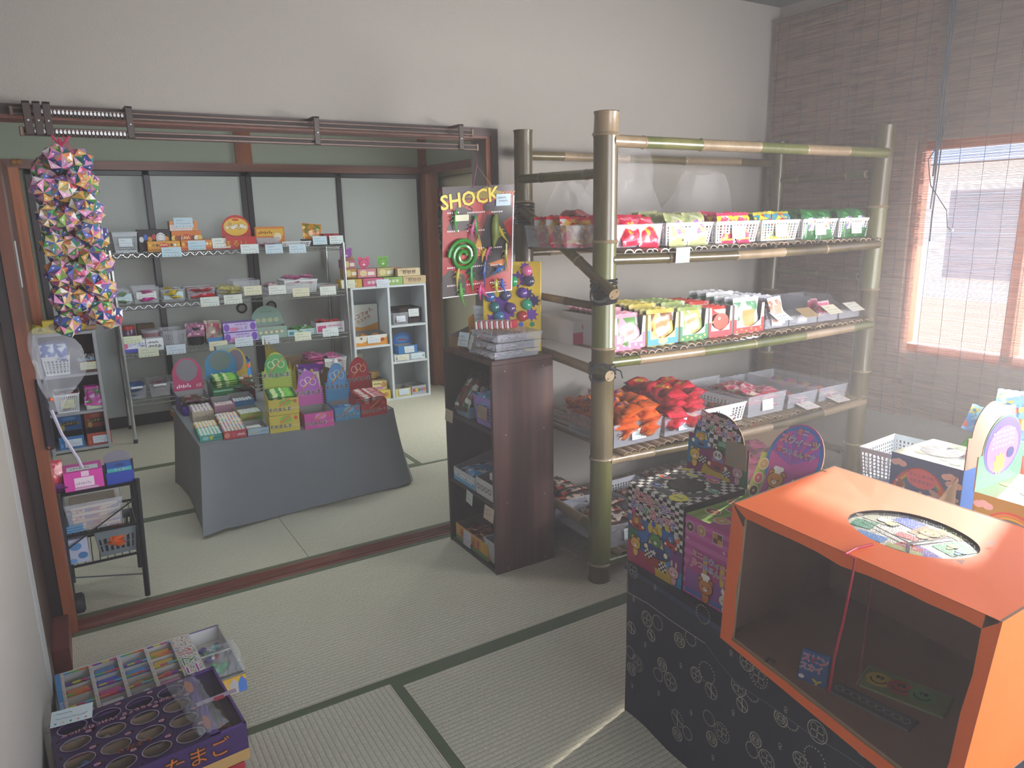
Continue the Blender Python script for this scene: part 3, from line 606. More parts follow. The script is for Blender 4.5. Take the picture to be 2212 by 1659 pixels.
x, w_ = at_(475, 755, 388, YR + .0); closed('long yellow candy box lying before the black box', (x, 5.595, Z1), w_, .09, .07, OY, draw=orangeprint(M('e8c040'), M('b8701e')))
x, w_ = at_(762, 1025, 380, YR + .0); closed('flat orange candy box beside the long yellow one', (x, 5.595, Z1), w_, .09, .072, OO, draw=orangeprint(M('e8c040'), M('b84a1e')), cd=(.0, -.002, .035, .115, .065, .05, 'bfd8e6'))
x, w_ = at_(690, 942, 380, YR + .1); closed('orange biscuit box stood behind the flat orange box', (x, 5.70, Z1), w_, .1, .135, OO, draw=orangeprint(M('e9c86a'), M('a8501e')))
x, w_ = at_(668, 908, 262, YR + .1); closed('small orange carton with a taped pale top, topmost of the orange boxes', (x, 5.70, Z1 + .1365), w_, .1, .068, M('d8925a', .5), draw=lambda f, w, h: (f.R(0, 0, w * .8, h * .62, M('dcc8c4', .4), 1), [f.star(w * (.55 + .1 * i), h * .8, .012, M('a8501e'), 2) for i in range(4)]), cd=(0, -.003, .055, .125, .07, .1, 'c6dbe6'))
x, w_ = at_(1035, 1165, 376, YR); closed('little pink box behind a price card on the top wire shelf', (x, 5.61, Z1), w_, .07, .05, M('c87a84', .5), cd=(.005, -.006, .045, .12, .07, .15, 'e0e4dc'))
def redarch(f, w, h): f.T('まるい', w * .32, h * .42, h * .62, M('f0b428', .4), 2, M('8a1420'), .05)
def redarchh(f, w, h):
    f.E(w / 2, h * .45, w * .42, h * .42, M('e6b838', .4), 1)
    for i in range(7): f.critter(w * (.2 + .1 * i), h * (.42 + .06 * (i % 2)), .015, M(('f0e0c0', 'd8b070', 'f4f0ea')[i % 3], .5), ('bear', 'rabbit', 'cat')[i % 3], 2, body=False)
    f.E(w / 2, h * .78, w * .12, h * .06, M('d4442a', .4), 2)
x, w_ = at_(1150, 1405, 372, YR); carton('red display carton with a yellow arched header of small animals', (x, 5.60, Z1), w_, .14, .085, M('c02a2a', .4), hdr='round', hh=.155, draw=redarch, hdraw=redarchh, name='display_carton', base=.3)
x, w_ = at_(1405, 1655, 320, YR + .1); closed('orange and yellow flat box propped upright behind a clear tray', (x, 5.72, Z1), w_, .04, .15, M('d47a2c', .4), draw=lambda f, w, h: (f.R(w * .05, h * .55, w * .9, h * .35, M('dcae3a', .4), 1), f.E(w * .75, h * .5, h * .2, h * .2, M('e0d0b0', .5), 2), scrib(f, w * .1, h * .65, w * .5, h * .14, M('8a2a1a'), 2)))
x, w_ = at_(1410, 1610, 350, YR); clear_bin('small clear tray of dark red sweets on the top wire shelf', (x, 5.6, Z1), w_, .12, .07, cd=False, mat=CLR2)
packets('dr', .075, .05, .02, [PM('7a2430', 'a84a40', 'c8b0a8'), SM('5a1a20')]); heap('dr', (x, 5.6, Z1), 0, w_ * .7, .1, .01, 5, 'dark red wrapped sweet in the small clear tray on the top wire shelf', 'dark red sweets in the small tray', 3, lay=2)
x, w_ = at_(1620, 1870, 352, YR); basket('low white slatted tray on the top wire shelf', (x, 5.59, Z1), w_, .15, .036, nx=16, nz=1, cd=False, solid=.15)
x, w_ = at_(1822, 2115, 350, YR + .05); tb = closed('low black carton with two price cards at the end of the top wire shelf', (x, 5.62, Z1), w_, .16, .05, M('1e1c20', .5)); card(tb, -.03, -.004, .04, .11, .064, .1, 'c6dbe6'); card(tb, .1, -.004, .04, .11, .064, .1, 'd8e2e0')
packets('og', .17, .12, .05, [PM('c4762a', '6a7a2a', 'd8a838'), SM('d47a2a')], seed=2); put(_pk['og'][0], 'snack_packet', (x - .06, 5.70, Z1 + .105), (1.2, .1, .25), 'orange snack bag leaning on the low black carton', 'snack')
for i, (dx, lb) in enumerate(((.045, 'dark red box lying on the low black carton, next to the orange bag'), (.112, 'dark red box at the very corner of the low black carton'))): closed(lb, (x + dx, 5.66, Z1 + .051), .062, .1, .036, M('a02630', .4))
# second shelf
def sweets(key, loc, w, d, n, cols, lb, gr, seed, lay=2, sw=.08, sh=.055, st_=.022, mode='flat', tilt=1.1, z=.008, lift=.014, **k):
    if key not in _pk: packets(key, sw, sh, st_, [PM(*cols), SM(cols[0])], seed=seed)
    heap(key, loc, 0, w, d, z, n, lb, gr, seed, mode=mode, lay=lay, tilt=tilt, lift=lift, **k)
Yb = 5.61
for u0, u1, v, h, tint, lb, cols, n, cl in ((178, 332, 860, .10, 'c4dbe2', 'clear bin of pale green packets at the origami end of the second wire shelf', ('7a9a6a', 'a8c09a', '5a7a5a'), 5, 'pale green packet in the first bin of the second wire shelf'),
    (352, 580, 838, .11, 'dde0dc', 'clear bin holding magenta packets on the second wire shelf', ('b01a7a', 'd05aa0', '8a1460'), 6, 'magenta packet in a clear bin on the second wire shelf'),
    (590, 800, 828, .085, 'c2dde8', 'clear bin overflowing with yellow packets on the second wire shelf', ('d2b21e', '3a7ab0', 'e8d860'), 6, 'yellow packet in a clear bin on the second wire shelf'),
    (810, 1055, 812, .085, None, 'clear bin with red and pink packets on the second wire shelf', ('b4242e', 'd88a98', '8a1a20'), 7, 'red packet in a clear bin on the second wire shelf'),
    (1062, 1290, 790, .06, None, 'shallow clear bin of pale yellow packets under the black finger pull', ('b8b06a', 'd8d4b0', '88803a'), 6, 'pale yellow packet in the shallow bin'),
    (1445, 1620, 762, .06, None, 'shallow clear bin with a few pink sweets beside the tall empty bin', ('c8a0a8', 'd8c0c4', 'b08890'), 4, 'pale pink sweet in a shallow clear bin')):
    x, w_ = at_(u0, u1, v, Yb); L = (x, Yb, Z2); clear_bin(lb, L, w_, .2, h, cd=bool(tint), tint=tint or 'd9e4ea', cw=.125, mat=CLR2)
    sweets('s2%d' % u0, L, w_ * .72, .17, n, cols, cl, cl.split(' in ')[0] + 's of one bin', u0, lay=2, sw=w_ * .55, sh=.11, st_=.03, lift=.035, z=.015)
x, w_ = at_(1208, 1440, 772, Yb); clear_bin('tall empty clear bin in the middle of the second wire shelf', (x, Yb, Z2), w_, .25, .115, mat=CLR2, cd=False)
x, w_ = at_(1640, 1925, 742, Yb); basket('white mesh basket of pink packets on the second wire shelf', (x, Yb, Z2), w_, .22, .095, nx=22, nz=9, cd=False, solid=.12); sweets('pk2', (x, Yb, Z2), w_ * .75, .18, 6, ('c45a90', 'd0a0c8', 'a83a5a'), 'pink packet heaped in the white mesh basket of the second wire shelf', 'pink packets in the mesh basket', 8, sw=.11, sh=.08, lift=.045, z=.05, lay=2)
x, w_ = at_(1930, 2100, 712, Yb); clear_bin('shallow tray of orange sweets at the post end of the second wire shelf', (x, Yb, Z2), w_, .2, .045, mat=CLR2, cd=False); sweets('or2', (x, Yb, Z2), w_ * .7, .16, 5, ('c47a1e', 'd89a3a', 'a85a1a'), 'orange sweet in the shallow tray by the rack post', 'orange sweets in the shallow tray', 9, lay=2)
# third shelf
def jar(lb, loc, r, h, body, lid):
    t = thing('candy_jar', lb, 'jar', loc); MB().lathe([(0, 0), (r * .95, 0), (r, .01), (r, h * .85), (r * .9, h * .92)], body, 20).build('jar_body', t, smooth=True); MB().lathe([(r * .98, h * .84), (r * 1.03, h * .85), (r * 1.03, h), (0, h)], lid, 20).build('lid', t, smooth=True); return t
x, w_ = at_(240, 385, 1180, 5.72); jar('clear jar of violet sweets with a red lid on the third wire shelf', (x, 5.80, Z3), w_ * .48, .165, M('6a4a6a', .2, .75), M('a8281e', .4))
def juice(f, w, h): f.R(0, 0, w, h * .3, M('4a4ab8', .4), 1); f.E(w * .14, h * .55, h * .2, h * .22, M('d05a80', .4), 2); f.T('ジュースC', w * .5, h * .6, h * .34, M('3a4ab0', .4), 2); scrib(f, w * .78, h * .4, w * .2, h * .14, M('5a5a70'))
x, w_ = at_(258, 458, 1255, YR + .02); closed('white and blue candy box in front of the red lidded jar', (x, 5.60, Z3), w_, .1, .085, M('dfe3ec', .4), draw=juice, cd=(-.01, -.003, .09, .13, .05, .1, 'd6dbbc'))
x, w_ = at_(388, 540, 1100, 5.8); closed('brown cardboard box at the back of the third wire shelf', (x, 5.82, Z3), w_, .1, .16, M('5a4634', .8))
x, w_ = at_(440, 600, 1220, 5.68); jar('squat clear tub of pink sweets behind a white box', (x, 5.76, Z3), w_ * .52, .13, M('a87a84', .2, .6), M('c8ccd4', .3, .5))
x, w_ = at_(460, 610, 1230, YR + .02); closed('white box with curved black lettering before the squat tub', (x, 5.60, Z3), w_, .08, .085, M('e2e6ea', .4), draw=lambda f, w, h: (scrib(f, w * .15, h * .62, w * .6, h * .16, M('2a2c34')), scrib(f, w * .12, h * .22, w * .76, h * .28, M('2a2c34'), 2, 9)))
x, w_ = at_(610, 815, 1205, YR + .02); b_ = basket('clear perforated basket with a long handle slot on the third wire shelf', (x, 5.60, Z3), w_, .24, .125, mat=CLR2, nx=12, nz=7, cd=False); MB().rb(-.018, -.008, .03, .018, -.003, .13, CLR2, .006).build('handle', b_)
x, w_ = at_(815, 980, 1195, YR + .03); t = thing('paper_bucket', 'black bucket filled with small pink wrapped bags', 'bucket', (x, 5.69, Z3)); m = MB(); r = w_ / 2; m.lathe([(0, .002), (r * .8, .002), (r, .13), (r * .96, .13), (r * .78, .01)], M('1a1a1c', .7), 18); m.build('bucket_body', t, smooth=True)
sweets('bk', (x, 5.62, Z3), r * 1.3, r * 1.5, 7, ('8a4a68', 'c89ab0', '5a3a6a'), 'pink wrapped bag in the black bucket', 'pink bags in the bucket', 12, sw=.07, sh=.09, z=.11, mode='stand', lay=3, tilt=1.3)
x, w_ = at_(985, 1120, 1185, YR + .03); carton('light blue low holder of flat snack packets', (x, 5.61, Z3), w_, .14, .05, M('3a80b8', .4), inner=M('2a6098')); sweets('cu', (x, 5.62, Z3), w_ * .6, .12, 7, ('8a7a6a', 'a83a58', 'c4b49a'), 'flat brown and pink snack packet standing in the light blue holder', 'packets in the blue holder', 13, sw=.11, sh=.15, st_=.012, z=.085, mode='stand', lay=1, tilt=1.35)
def purp(f, w, h):
    f.R(0, h * .05, w, h * .9, M('c8b8e0', .4), 1); f.E(w * .1, h * .5, w * .09, h * .4, M('7a50b8', .4), 2); f.E(w * .9, h * .5, w * .09, h * .4, M('7a50b8', .4), 2); f.E(w * .3, h * .3, w * .14, h * .22, M('d880b0', .4), 2); f.T('ふしぎ', w * .56, h * .36, h * .4, M('2a2a78', .4), 3); scrib(f, w * .35, h * .7, w * .4, h * .14, M('6a4aa0'), 3)
x, w_ = at_(1128, 1415, 1170, YR + .02)
closed('violet and white candy box, lower of the two stacked behind the cloth table', (x, 5.60, Z3), w_, .11, .075, M('8a6ac0', .4), draw=purp); closed('violet and white candy box, upper of the two stacked behind the cloth table', (x - .003, 5.604, Z3 + .0765), w_ * .985, .11, .07, M('8e70c4', .4), draw=purp)
x, w_ = at_(1405, 1668, 1140, YR + .02); PG = M('8fa89a', .5); carton('pale green carton with a tall half round header on the third wire shelf', (x, 5.62, Z3), w_ * 1.02, .12, .09, PG, hdr='round', hh=.15, hm=M('7f9c90', .5), name='display_carton', draw=lambda f, w, h: [f.critter(w * (.15 + .17 * i), h * .55, .014, M(('c8d0b0', 'd8c8a0')[i % 2], .5), body=False) for i in range(5)], hdraw=lambda f, w, h: ([f.E(w * (.2 + .2 * i), h * .25, .02, .018, M('b4b890', .5), 2, 10) for i in range(4)], scrib(f, w * .3, h * .65, w * .4, h * .07, M('5c7a6c'))), base=.25)
x, w_ = at_(1672, 1915, 1112, YR + .03); carton('long white and green carton of small packets', (x, 5.63, Z3), w_, .12, .05, M('b8d0d0', .5), draw=lambda f, w, h: [f.R(w * (.05 + .3 * i), h * .2, w * .16, h * .5, M(('3a8a9a', '4aa04a', '78b8c8')[i], .5), 1) for i in range(3)]); sweets('gr3', (x, 5.63, Z3), w_ * .7, .1, 4, ('4a8a3a', 'd8dcd8', '2a6a3a'), 'green and white packet in the long white carton', 'green packets in the long carton', 15, z=.045, lay=1)
x, w_ = at_(1915, 2155, 1105, YR + .03); carton('white and pink carton of red packets by the rack post', (x, 5.62, Z3), w_, .14, .085, M('dfd6de', .4), draw=lambda f, w, h: (f.R(w * .05, h * .15, w * .3, h * .55, M('c8487a', .5), 1), scrib(f, w * .4, h * .6, w * .5, h * .12, M('c05a88')), scrib(f, w * .7, h * .25, w * .25, h * .14, M('3a3a58'))), name='display_carton')
sweets('rd3', (x, 5.63, Z3), w_ * .75, .12, 7, ('b42430', 'd06a70', '8a1a24'), 'red packet lying in the white and pink carton by the rack post', 'red packets in the white carton', 16, z=.07, lay=2, lift=.012)
# fourth shelf
for u0, u1, v, lb, cols, cl, n in ((300, 470, 1640, 'clear scoop bin of dark blue packets on the lowest wire shelf', ('1c3a6a', '2a5a9a', '14243a'), 'dark blue packet in a scoop bin on the lowest wire shelf', 8), (490, 675, 1622, 'clear scoop bin nearly empty of pink packets on the lowest wire shelf', ('a8808a', 'c8b0b8', '7a5a6a'), 'faded pink packet in the nearly empty scoop bin', 3), (682, 760, 1600, 'narrow clear bin half hidden by the cloth table goods', ('8a8a9a', 'a8a8b8', '6a6a7a'), 'grey packet in the narrow clear bin', 2)):
    x, w_ = at_(u0, u1, v, Yb); L = (x, Yb, Z4); t = clear_bin(lb, L, w_, .3, .09, mat=CLR2, cd=False, tp=.01); MB().rb(-w_ * .3, -.008, .075, w_ * .3, -.002, .09, SHELLW, .003).build('label_holder', t)
    sweets('s4%d' % u0, L, w_ * .7, .24, n, cols, cl, cl.split(' in ')[0] + 's of that bin', u0, sw=.1, sh=.08, lift=.03, z=.015, lay=3)
x, w_ = at_(1145, 1320, 1440, 5.66); packets('rb', .13, .17, .03, [PM('2a8ac8', 'd83a30', 'e0b828'), SM('2a5ab0')], seed=5); heap('rb', (x, 5.62, Z4), 0, w_, .2, .10, 6, 'bright blue, red and yellow packet standing on the lowest wire shelf', 'rainbow packets on the lowest wire shelf', 5, mode='stand', lay=2, tilt=1.3)
x, w_ = at_(1820, 1995, 1420, 5.66); heap('pk2', (x, 5.63, Z4), 0, w_ * .8, .22, .01, 18, 'pink packet in the pile beside the basket on the lowest wire shelf', 'pink packet pile on the lowest wire shelf', 6, lay=6, lift=.024, sc=1.15)
x, w_ = at_(1985, 2175, 1425, 5.62); b_ = basket('white perforated basket of pink packets at the post end of the lowest wire shelf', (x, 5.62, Z4), w_, .24, .125, mat=SHELLW, nx=13, nz=7, cd=False); MB().rb(-.016, -.008, .02, .016, -.003, .12, SHELLW, .006).build('handle', b_); heap('pk2', (x, 5.63, Z4), 0, w_ * .7, .18, .09, 6, 'pink packet on top in the perforated basket of the lowest wire shelf', 'pink packets in the lowest basket', 7, lay=2, lift=.03)
# ---------------------------------------------------------------- white cube shelf
ws = thing('cube_shelf', 'white cube shelving unit against the paper doors beside the wire rack', 'shelf', (2.278, 5.66, 0)); D = .29; SW = M('cdd3d8', .45)
for a in (-.332, -.019, .312): MB().rb(a, 0, 0, a + .02, D, .955, SW, .002).build('upright', ws)
for a, b_, z in ((-.312, -.019, .47), (.001, .312, .62), (.001, .312, .31), (-.312, -.019, .0), (.001, .312, .0)): MB().rb(a, .002, z, b_, D - .01, z + .018, SW, .001).build('shelf_board', ws)
MB().rb(-.332, 0, .955, .332, D, .973, SW, .002).build('top_board', ws); MB().box(-.312, D - .012, .018, .312, D - .006, .955, M('b4bcc2', .5)).build('back_panel', ws)
def c6(u, v): return 700 + u * .2412, 500 + v * .2412
def a6(u0, u1, v, Y=5.67): a, b = c6(u0, v), c6(u1, v); return row(a[0], b[0], a[1], Y)
ZT = .974
def gummy(k, lb, u0, u1, v, z, Y, mat, hc, kind='bear', h=.07, hh=.13):
    x, w = a6(u0, u1, v, Y); t = closed(lb, (x, Y, z), w, .12, h, mat, draw=lambda f, w, h: (f.E(w * .3, h * .5, w * .2, h * .36, M('d8c890', .5), 1), f.R(w * .55, h * .25, w * .35, h * .4, M('e8e0d0', .5), 1)), name='gummy_box')
    m = MB(); r = .042; q = [(r * math.cos(2 * PI * i / 20) * 1.15, r * 1.05 + r * math.sin(2 * PI * i / 20)) for i in range(20)]; m.prism(q, (0, .06, h), (1, 0, 0), (0, 0, 1), .002, hc)
    for s_ in (-1, 1): m.prism([(s_ * r * .8 + .018 * math.cos(a), r * 1.85 + .018 * math.sin(a)) for a in [2 * PI * i / 12 for i in range(12)]], (0, .0605, h), (1, 0, 0), (0, 0, 1), .002, hc)
    Face(m, (0, .06, h), (1, 0, 0), (0, 0, 1)).critter(0, r * 1.0, r * .82, hc, 'bear', 1, body=False); m.build('bear_header', t, label='%s bear shaped header card' % kind)
gummy(0, 'violet gummy box with a violet bear header, highest box beside the rack post', 175, 285, 340, ZT + .145, 5.78, M('a8607c', .5), M('a050b0', .5), 'violet')
gummy(1, 'pink gummy box with a pink bear header on the cube shelf', 305, 470, 425, ZT + .07, 5.72, M('c87a8c', .5), M('d8507c', .5), 'pink'); gummy(2, 'olive gummy box with a green bear header on the cube shelf', 480, 640, 428, ZT + .07, 5.72, M('b0a464', .5), M('6cae3a', .5), 'green')
gummy(3, 'amber gummy box with a brown bear header beside the rack post', 190, 305, 440, ZT + .075, 5.73, M('b88a3a', .5), M('a8743a', .5), 'brown')
for u0, u1, v, z, Y, c, lb, tx, cd in ((150, 345, 525, ZT, 5.665, 'c8a03a', 'yellow gummy box with a price card at the rack end of the cube shelf top', 'd8c070', 1), (355, 530, 520, ZT, 5.665, 'c85a80', 'pink gummy box under the pink bear box', 'e8b8c8', 0), (538, 708, 505, ZT, 5.665, '88ae5c', 'green gummy box under the green bear box', 'c8dca8', 1), (712, 915, 490, ZT, 5.665, 'c8ae80', 'cream gummy box at the door end of the cube shelf top', '9a7a5a', 0), (662, 865, 430, ZT + .066, 5.67, 'd0bc92', 'cream gummy box lying on another cream box', '8a6a4a', 0), (628, 705, 420, ZT + .07, 5.72, 'c8605c', 'small coral box behind the cream boxes', 'e0b0a8', 0)):
    x, w = a6(u0, u1, v, Y); t = closed(lb, (x, Y, z), w, .12, .064, M(c, .5), draw=lambda f, w, h: ([f.critter(w * (.3 + .2 * i), h * .5, .015, M(tx, .5), body=False) for i in range(3)], scrib(f, w * .08, h * .7, w * .4, h * .14, M('6a4a3a'))), name='gummy_box')
    if cd: card(t, -w * .15 if u0 < 200 else -.03 - w / 2 + .02, -.004, .032 if u0 < 200 else .02, .11, .065, .1, 'd8dcc8' if u0 < 200 else 'ccd4e0')
def choco(f, w, h): f.P([(0, 0), (w, 0), (w, h * .75), (w * .8, h * .5), (w * .5, h * .62), (w * .2, h * .3), (0, h * .4)], M('d8902a', .5), 1); f.star(w * .2, h * .75, .014, M('8a4a20'), 2, 4); f.E(w * .84, h * .5, .018, .016, M('a84a20'), 2)
def chocoh(f, w, h): f.T('チョコフォー', w * .45, h * .58, .042, M('a8481e', .5), 2, rot=.35, bold=.03); f.T('カステラ', w * .55, h * .42, .034, M('c86a2a', .5), 2, rot=.35, bold=.03); f.star(w * .2, h * .85, .016, M('e0902a'), 1); f.star(w * .75, h * .82, .012, M('b86050'), 1); f.P([(0, 0), (w, 0), (w, h * .28), (w * .5, h * .12), (0, h * .22)], M('d8902a', .5), 1)
x, w = a6(275, 578, 1035, 5.68); carton('white and orange chocolate cake carton with an upright lid in the cube shelf', (x, 5.68, .489), min(w, .285), .2, .085, M('dcd6c8', .5), hdr='flat', hh=.22, hm=M('d4d4cc', .5), draw=choco, hdraw=chocoh, hb=.10, cd=(.02, -.004, .05, .11, .062, .1, 'd8dce0'), name='display_carton')
packets('ck', .06, .07, .03, [PM('a8782a', '8a3a24', 'd8b070'), SM('8a4a24')], seed=9); heap('ck', (x, 5.70, .489), 0, .16, .12, .03, 6, 'brown cake packet in the white and orange carton', 'cake packets in the orange carton', 4, lay=2, lift=.03)
card(ws, -.23, .25, .36, .1, .06, .0, 'd6d4c4', lb='price card stuck inside the lower cube')
def monk(f, w, h): f.critter(w / 2, h * .45, h * .32, M('8a5a3a', .5), 'bear', 1, body=False)
x, w = a6(395, 560, 1300, 5.78); closed('round headed brown biscuit box at the back of the lower cube', (2.14, 5.80, .018), .12, .06, .22, M('b8925a', .5), draw=monk)
x, w = a6(430, 560, 1410, 5.74); closed('cream and violet biscuit box in the lower cube, topmost of its stack', (2.165, 5.71, .095), .13, .08, .075, M('d8c888', .5), draw=lambda f, w, h: (f.E(w * .75, h * .6, h * .3, h * .35, M('c88a4a'), 1), f.R(w * .1, h * .1, w * .6, h * .3, M('b07aa0'), 1), scrib(f, w * .08, h * .65, w * .5, h * .2, M('4a4a4a'))))
closed('yellow biscuit box in the lower cube under the cream one', (2.175, 5.68, .018), .15, .12, .075, M('d8bc50', .5), draw=lambda f, w, h: [f.E(w * (.3 + .4 * i), h * .5, h * .3, h * .3, M('b8843a'), 1) for i in range(2)])
t = thing('file_crate', 'dark brown crate with a price card in the top cube', 'crate', (2.47, 5.70, .638)); basket_mb(.2, .2, .13, M('2a1c1c', .6), 10, 4, solid=.5).build('basket_body', t); card(t, .03, -.006, .09, .095, .065, .1, 'd8dee0')
clear_bin('clear bin of pale pink sweets in front of the brown crate', (2.37, 5.668, .638), .14, .15, .1, mat=CLR2, tint='d8e0ea', cw=.08); sweets('tp', (2.37, 5.668, .638), .1, .1, 4, ('b88aa0', 'd8c8d8', '8a7a9a'), 'pale pink sweet in the clear bin of the top cube', 'pink sweets in the top cube', 22, z=.03, lay=2)
B2 = M('2a6ab4', .4)
x, w = a6(650, 858, 1070, 5.69); carton('bright blue toy box with a plain blue arched header in the middle cube', (2.43, 5.69, .328 + .055), .17, .12, .07, M('2a78b8', .4), hdr='round', hh=.1, hm=B2, hdraw=lambda f, w, h: (f.E(w / 2, h * .42, w * .36, h * .3, M('4a8ac8', .4), 1), f.R(w * .25, h * .3, w * .5, h * .1, M('b83a48', .4), 2)), cd=(.01, -.004, .035, .09, .055, .1, 'd0dce4'), name='display_carton')
closed('white card game box under the blue toy box', (2.365, 5.675, .3285), .135, .1, .053, M('d4d8d4', .5), draw=lambda f, w, h: scrib(f, w * .1, h * .3, w * .3, h * .4, M('3a3a3a')), cd=(.0, -.004, .03, .09, .05, .08, 'd8d8c4')); closed('white card game box by the side of the middle cube', (2.51, 5.675, .3285), .14, .1, .053, M('ccd8d8', .5), draw=lambda f, w, h: scrib(f, w * .65, h * .3, w * .3, h * .4, M('3a6a6a')), cd=(-.01, -.004, .028, .1, .045, .08, 'cfe0e8'))
carton('yellow and white low tray with a price card in the bottom cube', (2.362, 5.68, .0185), .14, .16, .07, M('d0c480', .5), cd=(.005, -.004, .04, .09, .05, .1, 'cfdce8')); carton('low tray with a colourful print in the bottom cube', (2.51, 5.68, .0185), .135, .16, .075, M('a8a8b0', .5), draw=lambda f, w, h: [f.E(w * (.15 + .18 * i), h * .5, .014, .016, M(('b8483a', 'd8a83a', '5a8a4a', '8a6ab0', 'c86a3a')[i], .5), 1, 10) for i in range(5)])
# ---------------------------------------------------------------- low grey cabinet by the brown door
lc = thing('open_cabinet', 'low grey open cabinet with four boards beside the brown door', 'cabinet', (-.04, 5.565, 0)); GC = M('9a9ca0', .5)
for a in (-.175, .155): MB().rb(a, 0, 0, a + .02, .29, .82, GC, .002).build('side_panel', lc)
for z in (.012, .262, .52, .80): MB().rb(-.155, .001, z, .155, .28, z + .018, GC, .001).build('shelf_board', lc)
MB().box(-.155, .28, .012, .155, .288, .818, M('2e2422', .7)).build('back_panel', lc)
def c4(u, v): return u * .2532, 560 + v * .2532
packets('yl', .16, .1, .045, [PM('c8b41e', '6a6a2a', 'd8cc60'), SM('b8a41a')], seed=31)
closed('yellow packet box with a round printed label on the low grey cabinet', (-.075, 5.60, .819), .16, .08, .08, M('c8b028', .4), draw=lambda f, w, h: (f.E(w * .5, h * .5, w * .3, h * .34, M('8a7a5a'), 1), f.E(w * .62, h * .55, w * .08, h * .16, M('b04a5a'), 2)))
for i, p in enumerate(((-.165, 5.62, .84), (-.09, 5.60, .0))): (put(_pk['yl'][0], 'snack_packet', p, (.2, .1, .3), 'crumpled yellow packet beside the yellow box on the low grey cabinet', 'snack') if i == 0 else None)
put(_pk['yl'][1], 'snack_packet', (.052, 5.63, .842), (.3, -.1, 1.2), 'small yellow and green packet by the origami balls on the low grey cabinet', 'snack', scale=.7)
tag(MB().rb(-.06, 0, 0, .06, .1, .025, M('a07a58', .6), .004).build('wooden_block', None, (.09, 5.62, .819)), 'flat wooden block at the corner of the low grey cabinet', 'block')
basket('white mesh basket of blue packets in the top compartment of the low cabinet', (-.035 - .075, 5.575, .539), .16, .2, .125, nx=7, nz=5, cd=False, solid=.2)
packets('bl', .10, .13, .035, [PM('1a4ab0', 'c8d8e8', '2a6ad0'), SM('1a3a9a')], seed=33); heap('bl', (-.12, 5.58, .54), 0, .13, .16, .15, 6, 'glossy blue packet heaped in the white mesh basket of the low cabinet', 'blue packets in the low cabinet', 11, mode='stand', lay=2, tilt=1.2)
carton('brown carton of upright bars with a cream price card in the low cabinet', (.07, 5.58, .539), .13, .16, .08, M('5a3a2c', .5), cd=(0, -.004, .045, .1, .05, .1, 'd6d8b8'))
packets('ba', .022, .11, .016, [PM('8ab0c8', '5a3a2c', 'd8d8d8'), SM('3a2a2a')], seed=34); heap('ba', (.07, 5.59, .54), 0, .1, .12, .055, 10, 'thin chocolate bar standing in the brown carton of the low cabinet', 'thin bars in the brown carton', 12, mode='stand', lay=5, tilt=1.3, cat='snack')
basket('large white mesh basket with a cream price card in the low cabinet', (-.085, 5.575, .281), .15, .22, .125, nx=13, nz=9, tint='d2d4b4', solid=.12); heap('dr', (-.085, 5.58, .281), 0, .11, .16, .10, 8, 'dark packet in the large white mesh basket of the low cabinet', 'dark packets in the large basket', 14, lay=2)
clear_bin('small white bin of magenta and green packets in the low cabinet', (.075, 5.58, .281), .12, .16, .06, mat=SHELLW, tint='c8d0b8', cw=.09); packets('mg', .1, .12, .02, [PM('b02a90', '4a7a3a', 'd8a0c8'), SM('d03aa8')], seed=35); heap('mg', (.075, 5.59, .281), 0, .07, .12, .085, 7, 'magenta and green packet fanned in the small white bin', 'magenta packets in the low cabinet', 15, mode='stand', lay=1, tilt=1.25)
def ramune(c): return lambda f, w, h: (f.E(w / 2, h * .45, w * .42, h * .14, M('1a2a3a'), 2), f.T('ラムネボトル', w / 2, h * .45, w * .14, M('e8c83a', .4), 3, bold=.02), f.E(w * .2, h * .2, .014, .02, M('d8c03a'), 2, 10), f.E(w * .5, h * .8, w * .3, h * .12, M(c, .4), 1))
for x, c, c2, lb in ((-.095, '2a70b0', '5aa0d8', 'blue display carton with a lettered header in the bottom of the low cabinet'), (.07, 'b0402c', 'c8604a', 'red display carton with a lettered header in the bottom of the low cabinet')):
    carton(lb, (x, 5.58, .031), .145, .16, .085, M(c, .4), hdr='flat', hh=.105, draw=lambda f, w, h: f.R(w * .05, h * .15, w * .1, h * .3, M(c2, .4), 1), hdraw=ramune(c2), cd=(.01, -.004, .04, .1, .05, .1, 'c8d4de'), hb=.09, cut=.0, name='display_carton', inner=M('2a2a2e', .7))
# ---------------------------------------------------------------- toys hanging in the hallway
for i, (px, py, c, lb) in enumerate(((938, 425, ('c8b020', '3a6a9a', 'c86a3a'), 'yellow and blue toy bag hanging highest in the hallway'), (937, 465, ('6a9ab8', 'b84a3a', 'c8d0d8'), 'pale blue toy bag hanging in the hallway under the yellow one'), (938, 500, ('4a8ab0', '8a5a4a', 'd8d8e0'), 'blue and brown toy bag, third from the top in the hallway'), (940, 530, ('3a7aa8', 'b8d0d8', '8a3a3a'), 'light blue toy bag hanging lowest in the hallway'), (953, 430, ('b83a4a', '4a6ab0', 'd8c8a8'), 'red toy bag hanging highest, half behind the dinosaur poster'), (954, 480, ('5a8a6a', 'b0c8d8', '7a3a5a'), 'greenish toy bag hanging half behind the dinosaur poster'))):
    k = 'ty%d' % i; packets(k, .17, .2, .03, [PM(*c, scale=50), SM(c[0])], nv=1, seed=40 + i, name='toy_bag'); p = atx(px, py, 2.985 - .02 * (i % 2)); put(_pk[k][0], 'toy_bag', p, (PI / 2, 0, -PI / 2 + .5), lb, 'toy')
